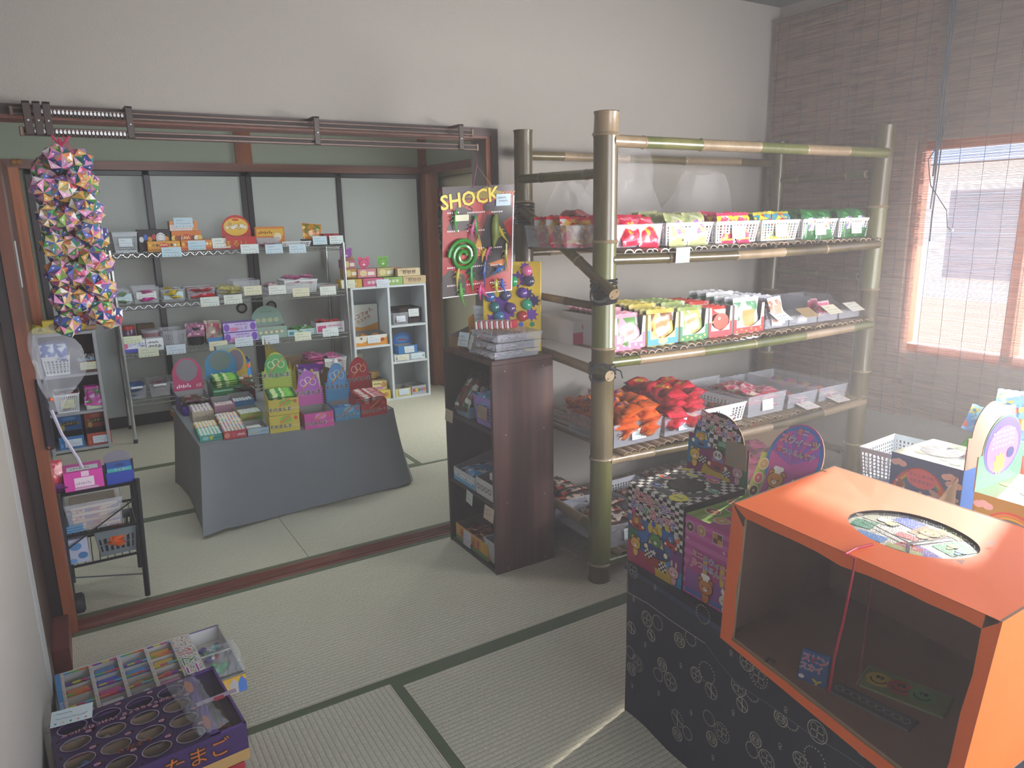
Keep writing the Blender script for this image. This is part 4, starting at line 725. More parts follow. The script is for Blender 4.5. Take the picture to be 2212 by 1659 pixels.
p = atx(955, 600, 3.01); m = MB(); m.box(-.16, 0, -.17, .16, .002, .17, M('e0d8e0', .6)); m.box(-.14, -.001, -.155, .14, 0, .155, M('8a3a98', .6)); tag(m.build('paper_poster', None, tuple(p), -PI / 2), 'violet and white poster on the hallway wall', 'poster')
m = MB(); m.tube([(2.985, 5.3, 1.86), (2.985, 6.1, 1.86)], .008, CH, 8); tag(m.build('hanging_rod'), 'thin metal rod that the hallway toy bags hang from', 'rod')
# ---------------------------------------------------------------- bamboo rack
def pole(p0, p1, r, mats, seed=0, step=.3, open_ends=False, first=None, par=None, name='pole', bend=0.):
    """a bamboo cane: internodes in slightly different colours with swollen rings"""
    R = random.Random(seed); p0, p1 = V(p0), V(p1); L = (p1 - p0).length; m = MB(); t = first if first is not None else step * R.uniform(.3, .9); cuts = [0]
    while t < L - .04: cuts.append(t); t += step * R.uniform(.85, 1.15)
    cuts.append(L); off = [V((R.uniform(-1, 1), R.uniform(-1, 1), R.uniform(-1, 1))) * r * .06 for _ in cuts]
    P = lambda s_: p0 + (p1 - p0) * (s_ / L) + V((0, 0, -bend * math.sin(PI * s_ / L)))
    for i in range(len(cuts) - 1):
        a, b = cuts[i], cuts[i + 1]; e = min(.012, (b - a) * .3); mt = mats[(i + seed) % len(mats)]; q = .965
        m.tube([P(a) + off[i], P(a + e) + off[i] * .7, P((a + b) / 2), P(b - e) + off[i + 1] * .7, P(b) + off[i + 1]], [r * 1.02, r * q, r * q, r * q, r * 1.03], mt, 14, False)
        if i: m.tube([P(a - .006) + off[i], P(a - .002) + off[i], P(a + .002) + off[i], P(a + .006) + off[i]], [r * 1.0, r * 1.09, r * 1.07, r * .98], BT, 14, False)
    d = (p1 - p0).normalized()
    for p, s_ in ((p0, -1), (p1, 1)):
        if open_ends: m.tube([p, p + d * s_ * .0005, p - d * s_ * .03], [r * 1.02, r * .55, r * .5], BT, 14, False); m.tube([p - d * s_ * .03, p - d * s_ * .031], [r * .5, .0005], M('3a2a1c', .8), 14)
        else: m.tube([p, p + d * s_ * .001], [r * 1.02, r * .55], BT, 14, False); m.tube([p - d * s_ * .004, p - d * s_ * .005], [r * .6, .0005], M('6a5238', .8), 14)
    return m.build(name, par, smooth=True)
br = thing('bamboo_rack', 'large green and tan bamboo shelf rack lashed with black cord', 'shelf rack')
PF = {'FL': ((1.768, 2.225, 0), (1.783, 2.225, 1.872)), 'FR': ((3.455, 2.215, 0), (3.500, 2.215, 1.90)), 'BL': ((1.815, 2.865, 0), (1.822, 2.86, 1.875)), 'BR': ((3.555, 2.885, 0), (3.56, 2.88, 1.885))}
for i, (k, (a, b)) in enumerate(PF.items()): pole(a, b, .0475 if k[0] == 'F' else .043, ([BO, BG, BO, BG, BO, BT], [BO, BO, BG, BO], [BG, BG, BO, BO], [BO, BO])[i], (0, 3, 3, 4)[i], .42, first=(.075, .3, .35, .3)[i], par=br, name='post')
for k, (z, r, ms, sd, bd) in enumerate(((1.768, .0235, [BT, BG, BT, BG], 4, 0), (1.335, .021, [BO, BT, BO], 2, .012), (.934, .021, [BG, BT, BG], 3, .012), (.530, .020, [BO, BT], 5, .02), (.085, .021, [BG, BO], 6, 0))):
    pole((1.79, 2.20, z), (3.47, 2.185, z), r, ms, sd, .34, par=br, name='front_rail', bend=bd)
    pole((1.83, 2.90, z + .004), (3.56, 2.91, z + .004), r * .9, [BT, BO], sd + 1, .36, par=br, name='back_rail')
for z, y0, y1, r, ms, oe, sd in ((1.655, 2.225, 2.86, .02, [BG, BG], 0, 1), (1.150, 2.225, 2.86, .017, [BO, BT], 0, 2), (.90, 2.130, 2.86, .021, [BG, BT, BG], 1, 3), (.215, 2.225, 2.86, .022, [BG, BT], 0, 4)):
    pole((1.735 if oe else 1.775, y0, z), (1.80, y1, z + (.01 if not oe else .02)), r, ms, sd, .3, bool(oe), par=br, name='side_rail'); pole((3.47, y0 + .05, z + .02), (3.56, 2.88, z + .02), r, [BO, BG], sd, .3, par=br, name='side_rail')
pole((1.728, 2.10, 1.215), (1.80, 2.86, 1.545), .0215, [BG, BO], 5, .38, True, par=br, name='diagonal_brace', first=.28)
def lash(c, r, n, h, tail=0, seed=0, cross=True):
    R = random.Random(seed); m = MB(); K = M('17171a', .3, coat=.4)
    for i in range(n):
        z = -h / 2 + h * i / (n - 1); a = R.uniform(-.16, .16); b = R.uniform(0, 6); m.tube([(c[0] + (r + .003) * math.cos(t), c[1] + (r + .003) * math.sin(t), c[2] + z + a * r * math.sin(t + b)) for t in [2 * PI * k / 16 for k in range(17)]], .0035, K, 5, False)
    if cross: m.tube([(c[0] - .05 + .045 * math.cos(t), c[1] - r * .9 + .0, c[2] + .035 * math.sin(t)) for t in [2 * PI * k / 12 for k in range(13)]], .006, K, 6, False); m.tube([(c[0] - .05 + .052 * math.cos(t), c[1] - r * 1.05 + .0, c[2] + .03 * math.sin(t + .3)) for t in [2 * PI * k / 12 for k in range(13)]], .005, K, 6, False)
    if tail: m.tube([(c[0] + r, c[1] - .02, c[2]), (c[0] + r + .02, c[1] - .03, c[2] - .01), (c[0] + r + .03, c[1] - .03, c[2] - .04)], .003, K, 5)
    m.build('cord_lashing', br)
lash((1.777, 2.225, 1.215), .048, 15, .09, 0, 1); lash((1.775, 2.225, .905), .048, 10, .05, 1, 2); lash((1.82, 2.86, 1.515), .045, 12, .085, 0, 3, False)
def slats(zt, seed, x0=1.835, x1=3.44):
    R = random.Random(seed); m = MB(); x = x0
    while x < x1:
        w = R.uniform(.036, .05); y0, y1 = 2.168 + R.uniform(-.008, .012), 2.90; z = zt + R.uniform(-.003, .003); n = 5; mt = R.choice((BT, BT, BO)) if zt > 1 else BT
        o = [(x + w / 2 - w / 2 * math.cos(PI * i / n), .34 * w * math.sin(PI * i / n)) for i in range(n + 1)]; q = [(x + w / 2 - (w / 2 - .004) * math.cos(PI * i / n), (.34 * w) * .72 * math.sin(PI * i / n)) for i in range(n + 1)]
        dx = R.uniform(-.01, .01); vs = []
        for yy, ddx in ((y0, 0), (y1, dx)): vs += [(a + ddx, yy, z - .34 * w + b) for a, b in o] + [(a + ddx, yy, z - .34 * w + b) for a, b in q]
        k = n + 1; fs = []
        for i in range(n): fs += [(i, i + 1, 2 * k + i + 1, 2 * k + i), (k + i + 1, k + i, 3 * k + i, 3 * k + i + 1), (i + 1, i, k + i, k + i + 1), (2 * k + i, 2 * k + i + 1, 3 * k + i + 1, 3 * k + i)]
        m.add(vs, fs, mt); x += w + R.uniform(-.003, .006)
    m.build('split_bamboo_shelf', br)
ZB = (1.372, .972, .566, .122)
for i, z in enumerate(ZB): slats(z, 20 + i)
def bcard(px, py, w=.075, h=.06, rz=0, t='c8dbe6', Y=2.158): p = aty(px, py, Y); card(br, p.x, Y, p.z, w, h, -.05, t, rz, lb='price card hanging under the top bamboo shelf')
bcard(1475, 551)
# packet styles of this rack
packets('red1', .10, .13, .045, [PM('c01828', 'c8a040', 'b8b8b8', 'e04050'), SM('c41c30'), PM('b07a2a', 'd8c080', 'e0e0e0', scale=45)], seed=50)
packets('red2', .10, .13, .045, [PM('d02040', 'e87890', 'f0d0d0'), SM('d02848'), PM('c83048', 'e8b030', 'f0e0d8', scale=35)], seed=51)
packets('cream', .11, .14, .045, [PM('c4c89a', 'a8b07a', 'd8dcc0'), SM('b8bc88'), PM('c8c890', '9a6ab0', '5a8a4a', scale=45)], seed=52)
packets('pinkc', .10, .13, .045, [PM('d84468', 'e8c838', 'f0c8d0'), SM('d83a68'), PM('d89868', '4a90c8', 'f0e090', scale=40)], seed=53)
packets('yel', .11, .13, .045, [PM('d8c838', '3a90a8', 'c83a2a'), SM('d0c040'), PM('3a9ab0', 'd83a30', 'e8e0a0', scale=35)], seed=54)
packets('grn', .11, .14, .045, [PM('1f7a3a', '0f5a2a', '3a9a4a'), SM('1a6a30'), PM('8a6ac0', 'c8e0c8', 'd87a3a', '4a5ab0', scale=38)], seed=55)
packets('dred', .11, .13, .05, [PM('8a1a2a', 'b02838', '6a101c'), SM('7a1424')], seed=56)
YF = 2.225
def g1(px0, px1, py, lb, key, cl, n, mesh, seed, tint='dfe2e6', Y=YF, h=.088, d=.30, sc=1., cdx=True):
    x, w = row(px0, px1, py, Y); w = min(w * .97, .3); L = (x, Y, ZB[0] + .003)
    if mesh: basket(lb, L, w, d, h, nx=13, nz=6, tint=tint, solid=.14, mat=SHELLW)
    else: clear_bin(lb, L, w, d, h, tint=tint, cw=.085, cd=cdx)
    heap(key, L, 0, w * .78, d * .85, .062, n, cl, cl.split(' ')[0] + ' packets of one bin on the top bamboo shelf, ' + key, seed, mode='stand', lay=2, tilt=1.25, sc=sc)
g1(1329, 1432, 537, 'clear bin of red snack bags next to the tall front bamboo post', 'red2', 'red snack bag standing in the clear bin next to the front bamboo post', 10, False, 1, 'dcdccf')
g1(1436, 1540, 531, 'white mesh basket of cream snack bags on the top bamboo shelf', 'cream', 'cream snack bag standing in a mesh basket on the top bamboo shelf', 10, True, 2)
g1(1544, 1640, 522, 'white mesh basket of pink snack bags on the top bamboo shelf', 'pinkc', 'pink snack bag with a coloured print in a mesh basket on the top bamboo shelf', 10, True, 3)
g1(1643, 1727, 511, 'white mesh basket of yellow snack bags on the top bamboo shelf', 'yel', 'yellow snack bag lying in a mesh basket on the top bamboo shelf', 6, True, 4)
g1(1732, 1808, 504, 'white mesh basket of green snack bags, the first of two', 'grn', 'dark green snack bag in the first green basket', 9, True, 5)
g1(1811, 1884, 499, 'white mesh basket of green snack bags at the window end of the top bamboo shelf', 'grn', 'dark green snack bag in the basket at the window end', 9, True, 6)
g1(1222, 1302, 535, 'clear scoop bin of red snack bags behind the tall front bamboo post', 'red1', 'red and silver snack bag in the bin behind the front bamboo post', 6, False, 7, Y=2.36, cdx=False)
heap('dred', (1.86, 2.47, ZB[0] + .003), 0, .16, .28, .03, 7, 'dark red snack bag piled inside the clear sack on the top bamboo shelf', 'dark red bags in the clear sack', 8, lay=3, lift=.035)
def sack(lb, loc, w, d, h, seed, top=.3):
    """thin clear plastic sack, slumped and creased"""
    R = random.Random(seed); n, k = 22, 12; vs = []; fs = []; ph = [R.uniform(0, 6) for _ in range(8)]
    for j in range(k + 1):
        v = j / k; s_ = (1 - v * (1 - top)) * (1 if v > .05 else .9)
        for i in range(n):
            t = 2 * PI * i / n; c, s2 = math.cos(t), math.sin(t); e = 1 / max(abs(c), abs(s2)) ** .7; wr = 1 + .09 * math.sin(5 * t + ph[0] + 5 * v) + .06 * math.sin(9 * t + ph[1] - 7 * v) * v
            vs.append((w / 2 * c * e * s_ * wr + .15 * w * v * math.sin(ph[2]), d / 2 * s2 * e * s_ * wr, h * (v + .05 * v * math.sin(3 * t + ph[3]))))
    for j in range(k):
        for i in range(n): fs.append((j * n + i, j * n + (i + 1) % n, (j + 1) * n + (i + 1) % n, (j + 1) * n + i))
    return tag(MB().add(vs, fs, FILM).build('plastic_sack', None, loc, 0, True), lb, 'bag')
sack('clear plastic sack slumped between the bamboo posts on the top bamboo shelf', (1.94, 2.62, ZB[0] + .004), .30, .36, .27, 1, .25); sack('big clear plastic sack standing tall behind the clear bin of red bags', (2.27, 2.72, ZB[0] + .1), .42, .20, .33, 2, .55); sack('clear plastic sack behind the pink and yellow snack baskets', (2.78, 2.74, ZB[0] + .08), .46, .2, .25, 4, .5)
# second shelf: cracker cartons
def crk(key, a, b, disc): return packets(key, .105, .115, .018, [PM(a, b, 'd8d8d8', scale=30), SM(a), SM(disc, .35)], seed=len(key) + 60, nv=2)
crk('c_pink', 'd898a8', '5a8a4a', 'd08078'); crk('c_yel', 'b8a850', '7a4a2a', 'a8702a'); crk('c_grn', '8a9a5a', 'd8b060', 'c0782c'); crk('c_red', 'b83a2c', 'd8c8b0', 'c04a24'); crk('c_whi', 'c8c8c8', '4a8a5a', 'c88a48')
def crackers(px0, px1, py, lb, key, c1, c2, cl, seed, draw=None, n=9, inner=GI):
    x, w = row(px0, px1, py, YF - .01); w = w * .96; L = (x, YF - .01, ZB[1] + .003); t = thing('cracker_carton', lb, 'box', L); h, d = .128, .36; P1, P2 = M(c1, .45), M(c2, .45); m = MB()
    m.box(-w / 2, 0, 0, w / 2, d, .002, P1); m.box(-w / 2, d - .002, .002, w / 2, d, h, P1, {0: inner})
    for s_ in (-1, 1): x0 = s_ * w / 2 - (.002 if s_ > 0 else 0); m.box(x0, .002, .002, x0 + .002, d - .002, h, P1, {1 if s_ < 0 else 3: inner})
    n_ = 12; arc = [(-w * .38 + w * .76 * i / n_, h * .42 - h * .22 * math.sin(PI * i / n_)) for i in range(n_ + 1)]
    m.prism([(-w / 2, 0), (w / 2, 0), (w / 2, h), (w * .42, h)] + [(a, b) for a, b in arc[::-1]] + [(-w * .42, h), (-w / 2, h)], (0, 0, 0), (1, 0, 0), (0, 0, 1), .002, P1, inner)
    f = Face(m, (-w / 2, 0, 0), (1, 0, 0), (0, 0, 1)); f.R(0, 0, w, h * .2, P2, 1); f.R(0, h * .2, w * .09, h * .3, P2, 1); f.R(w * .91, h * .2, w * .09, h * .3, P2, 1)
    if draw: draw(f, w, h)
    m.build('tray', t); R = random.Random(seed)
    for i in range(n):
        put(_pk[key][i % 2], 'cracker_packet', local(L, 0, R.uniform(-.004, .004), .02 + i * (d - .05) / n, .062 + (.012 if i > 2 else 0)), (PI / 2 - .18 + R.uniform(-.05, .05), 0, R.uniform(-.05, .05)), cl, 'snack', cl.split(' in ')[0] + 's in one carton', w / .12)
    return t
def fl(f, w, h): [(f.E(w * (.12 + .19 * i), h * (.08 + .05 * (i % 2)), .006, .006, WHT, 2, 8), f.E(w * (.12 + .19 * i), h * (.08 + .05 * (i % 2)), .002, .002, M('d8b040'), 3, 6)) for i in range(5)]
def dots(c): return lambda f, w, h: [f.E(w * (.1 + .16 * i), h * (.07 + .06 * (i % 2)), .007, .005, M(c, .5), 2, 8) for i in range(6)]
crackers(1325, 1394, 763, 'pink and white cracker carton next to the front bamboo post', 'c_pink', 'dfe0e2', 'd8688c', 'pink round cracker packet in the pink and white carton', 1, fl)
crackers(1397, 1465, 752, 'yellow and blue cracker carton on the second bamboo shelf', 'c_yel', 'd8c878', '2a8ac8', 'brown cracker packet in the yellow and blue carton', 2, lambda f, w, h: f.E(w / 2, h * .12, w * .16, h * .1, M('d8c878', .4), 2))
crackers(1467, 1528, 743, 'green cracker carton with yellow dots on the second bamboo shelf', 'c_grn', 'dfe0dc', '1f7a4a', 'orange round cracker packet in the green carton', 3, dots('d8c050'))
crackers(1530, 1580, 731, 'red cracker carton with a round red bird print', 'c_red', 'd8d0d0', 'b82432', 'red cracker packet in the red carton', 4, lambda f, w, h: (f.E(w * .5, h * .52, w * .34, h * .28, M('b83c20', .4), 3), f.E(w * .42, h * .62, w * .05, w * .05, WHT, 4, 10), f.E(w * .42, h * .62, w * .025, w * .025, BLK, 5, 8), f.P([(w * .16, h * .56), (w * .08, h * .5), (w * .18, h * .48)], M('d8a040'), 4)))
crackers(1583, 1649, 724, 'red and white cracker carton with orange dots', 'c_whi', 'dcd4d4', 'c02a34', 'round cracker packet in silver wrap in the red and white carton', 5, dots('e08a30'), n=6, inner=M('6a6c70', .8))
x, w_ = row(1243, 1282, 742, 2.42); closed('pink and white box seen between the bamboo posts on the second bamboo shelf', (x, 2.42, ZB[1] + .004), .12, .3, .10, M('dcd8d8', .5), draw=lambda f, w, h: (f.R(0, 0, w, h * .5, M('d0547a', .5), 1), f.E(w * .5, h * .72, .014, .018, M('c8406a'), 2)), sdraw=lambda f, w, h: f.R(0, 0, w, h * .5, M('d0547a', .5), 1))
def scoop(lb, px0, px1, py, tint, tl, Y=YF, h=.10):
    x, w = row(px0, px1, py, Y); w = max(.11, w * .97); L = (x, Y, ZB[1] + .003); t = thing('scoop_bin', lb, 'bin', L); m = MB(); n = 8; d = .34; q = [(0, 0), (0, .045)] + [(.02 + (d * .45) * math.sin(PI / 2 * i / n) , .045 + (h - .045) * (1 - math.cos(PI / 2 * i / n))) for i in range(n + 1)] + [(d, h), (d, 0)]
    for s_ in (-1, 1): m.prism([(b, a) for b, a in q], (s_ * w / 2, 0, 0), (0, 1, 0), (0, 0, 1), .002 * 1, CLR)
    m.box(-w / 2, 0, 0, w / 2, d, .002, CLR); m.box(-w / 2, 0, 0, w / 2, .002, .045, CLR); m.box(-w / 2, d - .002, 0, w / 2, d, h, CLR); m.build('tray', t)
    c = card(t, 0, -.018, .058, .1, .07, 1.05, tint, lb=tl); return L, w
L, w_ = scoop('clear scoop bin of silver cracker sleeves with a big white card', 1652, 1702, 716, 'd8dce2', 'large white price card tilted towards the room'); packets('slv', .10, .13, .016, [PM('c8c4cc', 'a87a5a', 'dcdce0', scale=35), SM('c4c4cc'), SM('b88a68')], seed=70)
heap('slv', L, 0, .02, .28, .075, 14, 'silver edged snack sleeve packed in the scoop bin behind the white card', 'silver sleeves in the scoop bin', 1, mode='stand', lay=1, tilt=1.4)
L, w_ = scoop('clear scoop bin holding white and brown boxes with a brown card', 1704, 1764, 706, 'a08458', 'brown price card tilted towards the room'); closed('small white framed box in the scoop bin behind the brown card', (L[0] + .02, L[1] + .02, L[2] + .003), .07, .1, .05, M('d8d8d8', .5), draw=lambda f, w, h: (f.R(w * .06, h * .08, w * .88, h * .84, M('4a4a50'), 1), f.R(w * .1, h * .14, w * .8, h * .72, M('d8d8d8', .5), 2)))
L, w_ = scoop('clear scoop bin of pink cards, third of the four scoop bins', 1766, 1808, 698, 'd8d2b8', 'cream price card on the third scoop bin'); packets('pkb', .06, .07, .02, [PM('b84a6a', 'd890a0', '8a3a4a'), SM('c8a8b0')], seed=71); heap('pkb', L, 0, .06, .12, .06, 4, 'small pink packet standing in the third scoop bin', 'pink packets in the third scoop bin', 3, mode='stand', lay=2, tilt=1.4)
L, w_ = scoop('nearly empty clear scoop bin nearest the window on the second bamboo shelf', 1812, 1856, 690, 'd4d2c4', 'cream price card on the scoop bin nearest the window')
# third shelf
packets('ora', .10, .12, .045, [PM('d8641c', 'c04a14', 'e88a3a', 'd8641c'), SM('d8601c'), PM('d8742a', '6a3a7a', 'dcc8b0', scale=42)], seed=80)
packets('redt', .10, .11, .045, [PM('c01a2c', 'a01020', 'd83a4a', 'c01a2c'), SM('c8203a'), PM('c8a030', 'c02030', '6a5a1a', scale=40)], seed=81)
packets('brn', .09, .10, .03, [PM('5a2c24', 'a85a3a', 'c8a890'), SM('6a3a2c')], seed=82); packets('pkr', .10, .10, .025, [PM('d0506a', 'e8c0c8', 'd8d0a8', scale=40), SM('d8506a')], seed=83); packets('mix', .10, .07, .02, [PM('b85a6a', '8a8a5a', '7a5aa0', 'd0b8a8'), SM('c89aa0')], seed=84)
def g3(px0, px1, py, lb, mat=None, mesh=False, h=.085, d=.33, Y=2.205, tint='cfdde6', cd=True, nx=12, nz=5, z=2):
    x, w = row(px0, px1, py, Y); L = (x, Y, ZB[z] + .003); w *= .97
    if mesh: basket(lb, L, w, d, h, nx=nx, nz=nz, solid=.2, mat=SHELLW, tint=tint)
    else: clear_bin(lb, L, w, d, h, cd=cd, tint=tint, cw=.075, mat=mat)
    return L, w
L, w_ = g3(1324, 1431, 963, 'clear bin heaped with orange snack bags by the front bamboo post', tint='d4dfe0', h=.098); heap('ora', L, 0, w_ * .8, .28, .03, 30, 'glossy orange snack bag heaped in the clear bin by the front bamboo post', 'orange bags in the front bin', 1, lay=4, lift=.033, dome=.02, sc=1.05)
m = MB(); f = Face(m, (L[0] - w_ / 2 + .015, L[1] - .002, L[2]), (1, 0, 0), (0, 0, 1)); f.T('ラーナ', .055, .05, .035, M('d8d0c0', .5), 1); f.T('フィ', .135, .052, .035, M('d8d0c0', .5), 1); m.build('lettering_decal', bpy.data.objects[[o.name for o in COL.objects if o.get('label', '').startswith('clear bin heaped with orange')][0]]).location = (-L[0], -L[1], -L[2])
L, w_ = g3(1434, 1520, 940, 'clear bin heaped with red snack bags on the third bamboo shelf', h=.09); heap('redt', L, 0, w_ * .9, .33, .03, 34, 'glossy red snack bag heaped on the third bamboo shelf', 'red bags in the heap', 2, lay=4, lift=.036, dome=.03, sc=1.1)
L, w_ = g3(1520, 1611, 918, 'white lattice basket with a few brown sweets on the third bamboo shelf', mesh=True, h=.085, d=.42); heap('brn', (L[0], L[1] + .02, L[2]), 0, w_ * .7, .2, .012, 9, 'brown wrapped sweet lying in the white lattice basket', 'brown sweets in the lattice basket', 3, lay=2, lift=.022)
L, w_ = g3(1614, 1696, 905, 'deep clear bin of pink and white packets on the third bamboo shelf', CLR2, h=.10, d=.42, tint='dedfe4'); heap('pkr', (L[0], L[1] + .02, L[2]), 0, w_ * .75, .34, .04, 20, 'pink and white packet heaped in the deep clear bin', 'pink packets in the deep bin', 4, lay=3, lift=.024)
for i, (a, b, py, lb) in enumerate(((1700, 1764, 893, 'flat clear tray of small mixed sweets beside the deep pink bin'), (1766, 1828, 884, 'flat clear tray of mixed sweets nearest the window on the third bamboo shelf'))):
    L, w_ = g3(a, b, py, lb, h=.07, d=.46, cd=False); heap('mix', L, 0, w_ * .75, .4, .014, 10, 'small mixed colour sweet in the %s' % ('tray beside the deep pink bin' if i == 0 else 'tray nearest the window'), 'mixed sweets in tray ' + 'ab'[i], 30 + i, lay=2, lift=.016)
    t = bpy.data.objects.get('clear_bin') ; c = [o for o in COL.objects if o.get('label') == lb][0]; card(c, 0, -.03, .012, .1, .07, 1.35, 'd4cfc8')
heap('ora', (1.90, 2.30, ZB[2] + .003), 0, .12, .3, .03, 12, 'orange snack bag piled between the bamboo posts on the third bamboo shelf', 'orange bags between the posts', 6, lay=3, lift=.035)
# a bundle of long dark red packets leaning at the back
packets('long', .04, .3, .02, [PM('7a2430', 'a84a50', 'c8a0a0'), SM('8a2a38')], seed=85)
for i in range(5): put(_pk['long'][i % 3], 'stick_packet', (2.10 + .045 * i, 2.70 + .01 * i, ZB[2] + .05 + .02 * (i % 2)), (.25, 0, -.6 + .1 * i), 'long dark red stick packet behind the red snack heap', 'snack', 'long stick packets')
# lowest shelf
packets('choc', .15, .09, .025, [PM('4a2a24', 'c8b8a8', '2a1a1a', 'b84a30', scale=34), SM('3a2420')], seed=86)
x, w_ = row(1308, 1362, 1195, 2.22); L = (1.925, 2.215, ZB[3] + .003); clear_bin('clear bin of brown chocolate packets on the lowest bamboo shelf', L, .26, .34, .10, tint='d4dfe4', cw=.07); heap('choc', L, 0, .18, .28, .03, 12, 'brown and white chocolate packet in the clear bin on the lowest bamboo shelf', 'chocolate packets in the low bin', 1, lay=3, lift=.028)
clear_bin('pale bin of chocolate packets between the posts on the lowest bamboo shelf', (1.90, 2.58, ZB[3] + .003), .22, .27, .09, cd=False, mat=CLR2); heap('choc', (1.90, 2.58, ZB[3] + .003), 0, .14, .2, .04, 9, 'brown packet in the pale bin behind on the lowest bamboo shelf', 'packets in the pale bin', 2, lay=3, lift=.03)
basket('grey mesh basket of brown packets on the lowest bamboo shelf behind the chequered box', (2.20, 2.24, ZB[3] + .003), .24, .4, .10, nx=14, nz=6, mat=M('b4b6be', .5), cd=False); heap('brn', (2.20, 2.26, ZB[3] + .003), 0, .18, .32, .03, 16, 'dark brown sweet in the grey mesh basket', 'dark sweets in the grey basket', 3, lay=3, lift=.028, sc=1.3)
packets('gum', .07, .16, .02, [PM('8a2a6a', 'c88a2a', 'a83a8a', scale=60), SM('b87a2a')], seed=87); packets('mag', .10, .10, .03, [PM('9a2a58', 'c86a8a', '7a1a44'), SM('a83a68')], seed=88)
heap('choc', (2.55, 2.35, ZB[3] + .003), 0, .3, .4, .02, 14, 'dark packet piled on the lowest bamboo shelf behind the upright header', 'dark packets behind the header', 5, lay=3, lift=.03, sc=1.1)
heap('mag', (2.92, 2.30, ZB[3] + .06), 0, .34, .42, .02, 26, 'magenta packet heaped on the lowest bamboo shelf before the cardboard box', 'magenta packets of the low heap', 6, lay=3, lift=.035, sc=1.15); heap('gum', (2.90, 2.19, ZB[3] + .003), 0, .3, .1, .02, 10, 'purple and orange striped packet at the front of the lowest bamboo shelf', 'striped packets of the low shelf', 7, lay=2, lift=.025)
carton('low white bin under the magenta packets on the lowest bamboo shelf', (2.92, 2.28, ZB[3] + .003), .38, .46, .07, M('b8b4ba', .5), name='sweet_tray')
p = aty(1640, 960, 2.62)
t = closed('brown cardboard box with faint print on the lowest bamboo shelf, by the window wall', (p.x, 2.62, ZB[3] + .003), .50, .24, .30, CARDB, draw=lambda f, w, h: (f.E(w * .4, h * .78, .02, .014, M('b85a5a', .8), 1, 14), f.R(w * .62, h * .62, w * .3, h * .16, M('6a523c', .8), 1), f.R(w * .63, h * .64, w * .28, h * .12, CARDB, 2), scrib(f, w * .65, h * .66, w * .24, h * .08, M('6a523c'), 3), scrib(f, w * .06, h * .7, w * .2, h * .05, M('6a523c'))), name='cardboard_box', tdraw=lambda f, w, d: f.R(0, d * .45, w, d * .1, M('8a6a44', .3), 1))
# ---------------------------------------------------------------- dark wood cabinet
dc = thing('wood_cabinet', 'dark brown wood cabinet with three open compartments beside the bamboo rack', 'cabinet', (1.42, 2.49, 0), -PI / 2)
CW = wood('33201d', '4c302b', '654338', 2, 4, .38, 'cabinet_veneer'); CDK = wood('1c1412', '2a1d1a', '38261f', 0, 4, .5, 'cabinet_inside')
CD_, CWD, CH_ = .30, .44, .918  # depth, width, height ; local x: -.44..0 is world y 2.93..2.49
m = MB(); m.rb(-.018, 0, 0, 0, CD_, CH_, CW, .0015); f = Face(m, (0, 0, 0), (0, 1, 0), (0, 0, 1))
for a in (.06, .25):
    for z in (.02, .32, .62, .89): f.E(a, z, .0035, .0035, M('a08c84', .5), 1, 8)
m.build('side_panel', dc); MB().rb(-CWD, 0, 0, -CWD + .018, CD_, CH_, CDK, .0015).build('side_panel', dc)
for z in (0, .300, .620): MB().rb(-CWD + .018, .003, z, -.018, CD_ - .01, z + .018, CDK, .001).build('shelf_board', dc)
MB().rb(-CWD, 0, CH_ - .0, 0, CD_, CH_ + .018, CW, .0015).build('top_board', dc); MB().box(-CWD + .018, CD_ - .01, .018, -.018, CD_ - .004, CH_, CDK).build('back_panel', dc)
card(dc, -.395, -.004, .625, .075, .055, .1, 'b8aa90', lb='beige price card stuck to the upper shelf edge'); card(dc, -.22, -.005, .285, .07, .055, .1, 'c8d2c8', -.1, lb='pale price card under the middle shelf edge'); card(dc, -.045, -.006, .27, .08, .06, .15, 'cdb9a4', lb='price card by the side panel')
def inc(x, y, z): return local((1.42, 2.49, 0), -PI / 2, x, y, z)
packets('dkc', .12, .17, .03, [PM('3a2a20', '7a2a20', '2a5a3a', 'c8c8c0', scale=40), SM('2a2420')], seed=90)
clear_bin('small pale blue bin of dark chocolate bags in the top compartment of the wood cabinet', inc(-.30, .012, .639), .13, .18, .05, rz=-PI / 2, mat=M('8fb0c4', .3, .8), cd=False); heap('dkc', inc(-.30, .03, .639), -PI / 2, .04, .10, .10, 3, 'dark chocolate bag with red lettering in the pale blue bin', 'dark chocolate bags', 1, mode='stand', lay=1, tilt=1.15)
VI = M('a08ad8', .35); b_ = basket('lilac perforated basket with blue and pink packets in the wood cabinet', inc(-.105, .012, .639), .17, .22, .125, rz=-PI / 2, mat=VI, nx=9, nz=5, tint='a08a72', solid=.28)
packets('cot', .09, .10, .035, [PM('5aa0c8', 'c87ab0', '8ac8d8'), SM('68a8d0')], seed=91); heap('cot', inc(-.105, .03, .639), -PI / 2, .11, .16, .08, 7, 'blue and pink packet in the lilac basket', 'packets in the lilac basket', 2, lay=2, lift=.028)
def oo(f, w, h): f.R(0, 0, w, h * .45, M('5aa8d0', .5), 1); [f.ring(w * (.12 + .12 * i), h * .5, .012, .012, .004, M('e8ecee'), 2, 10) for i in range(7)]
carton('white and blue printed carton of small packets in the middle compartment', inc(-.30, .012, .319), .20, .2, .06, M('c8ccd0', .5), rz=-PI / 2, draw=oo, hb=.10); packets('smb', .07, .09, .02, [PM('3a8ac0', 'c8c8c8', '5a3a3a'), SM('7a8a9a')], seed=92); heap('smb', inc(-.30, .03, .319), -PI / 2, .14, .14, .03, 8, 'blue and silver packet in the white and blue carton', 'packets in the white and blue carton', 3, lay=2, lift=.02)
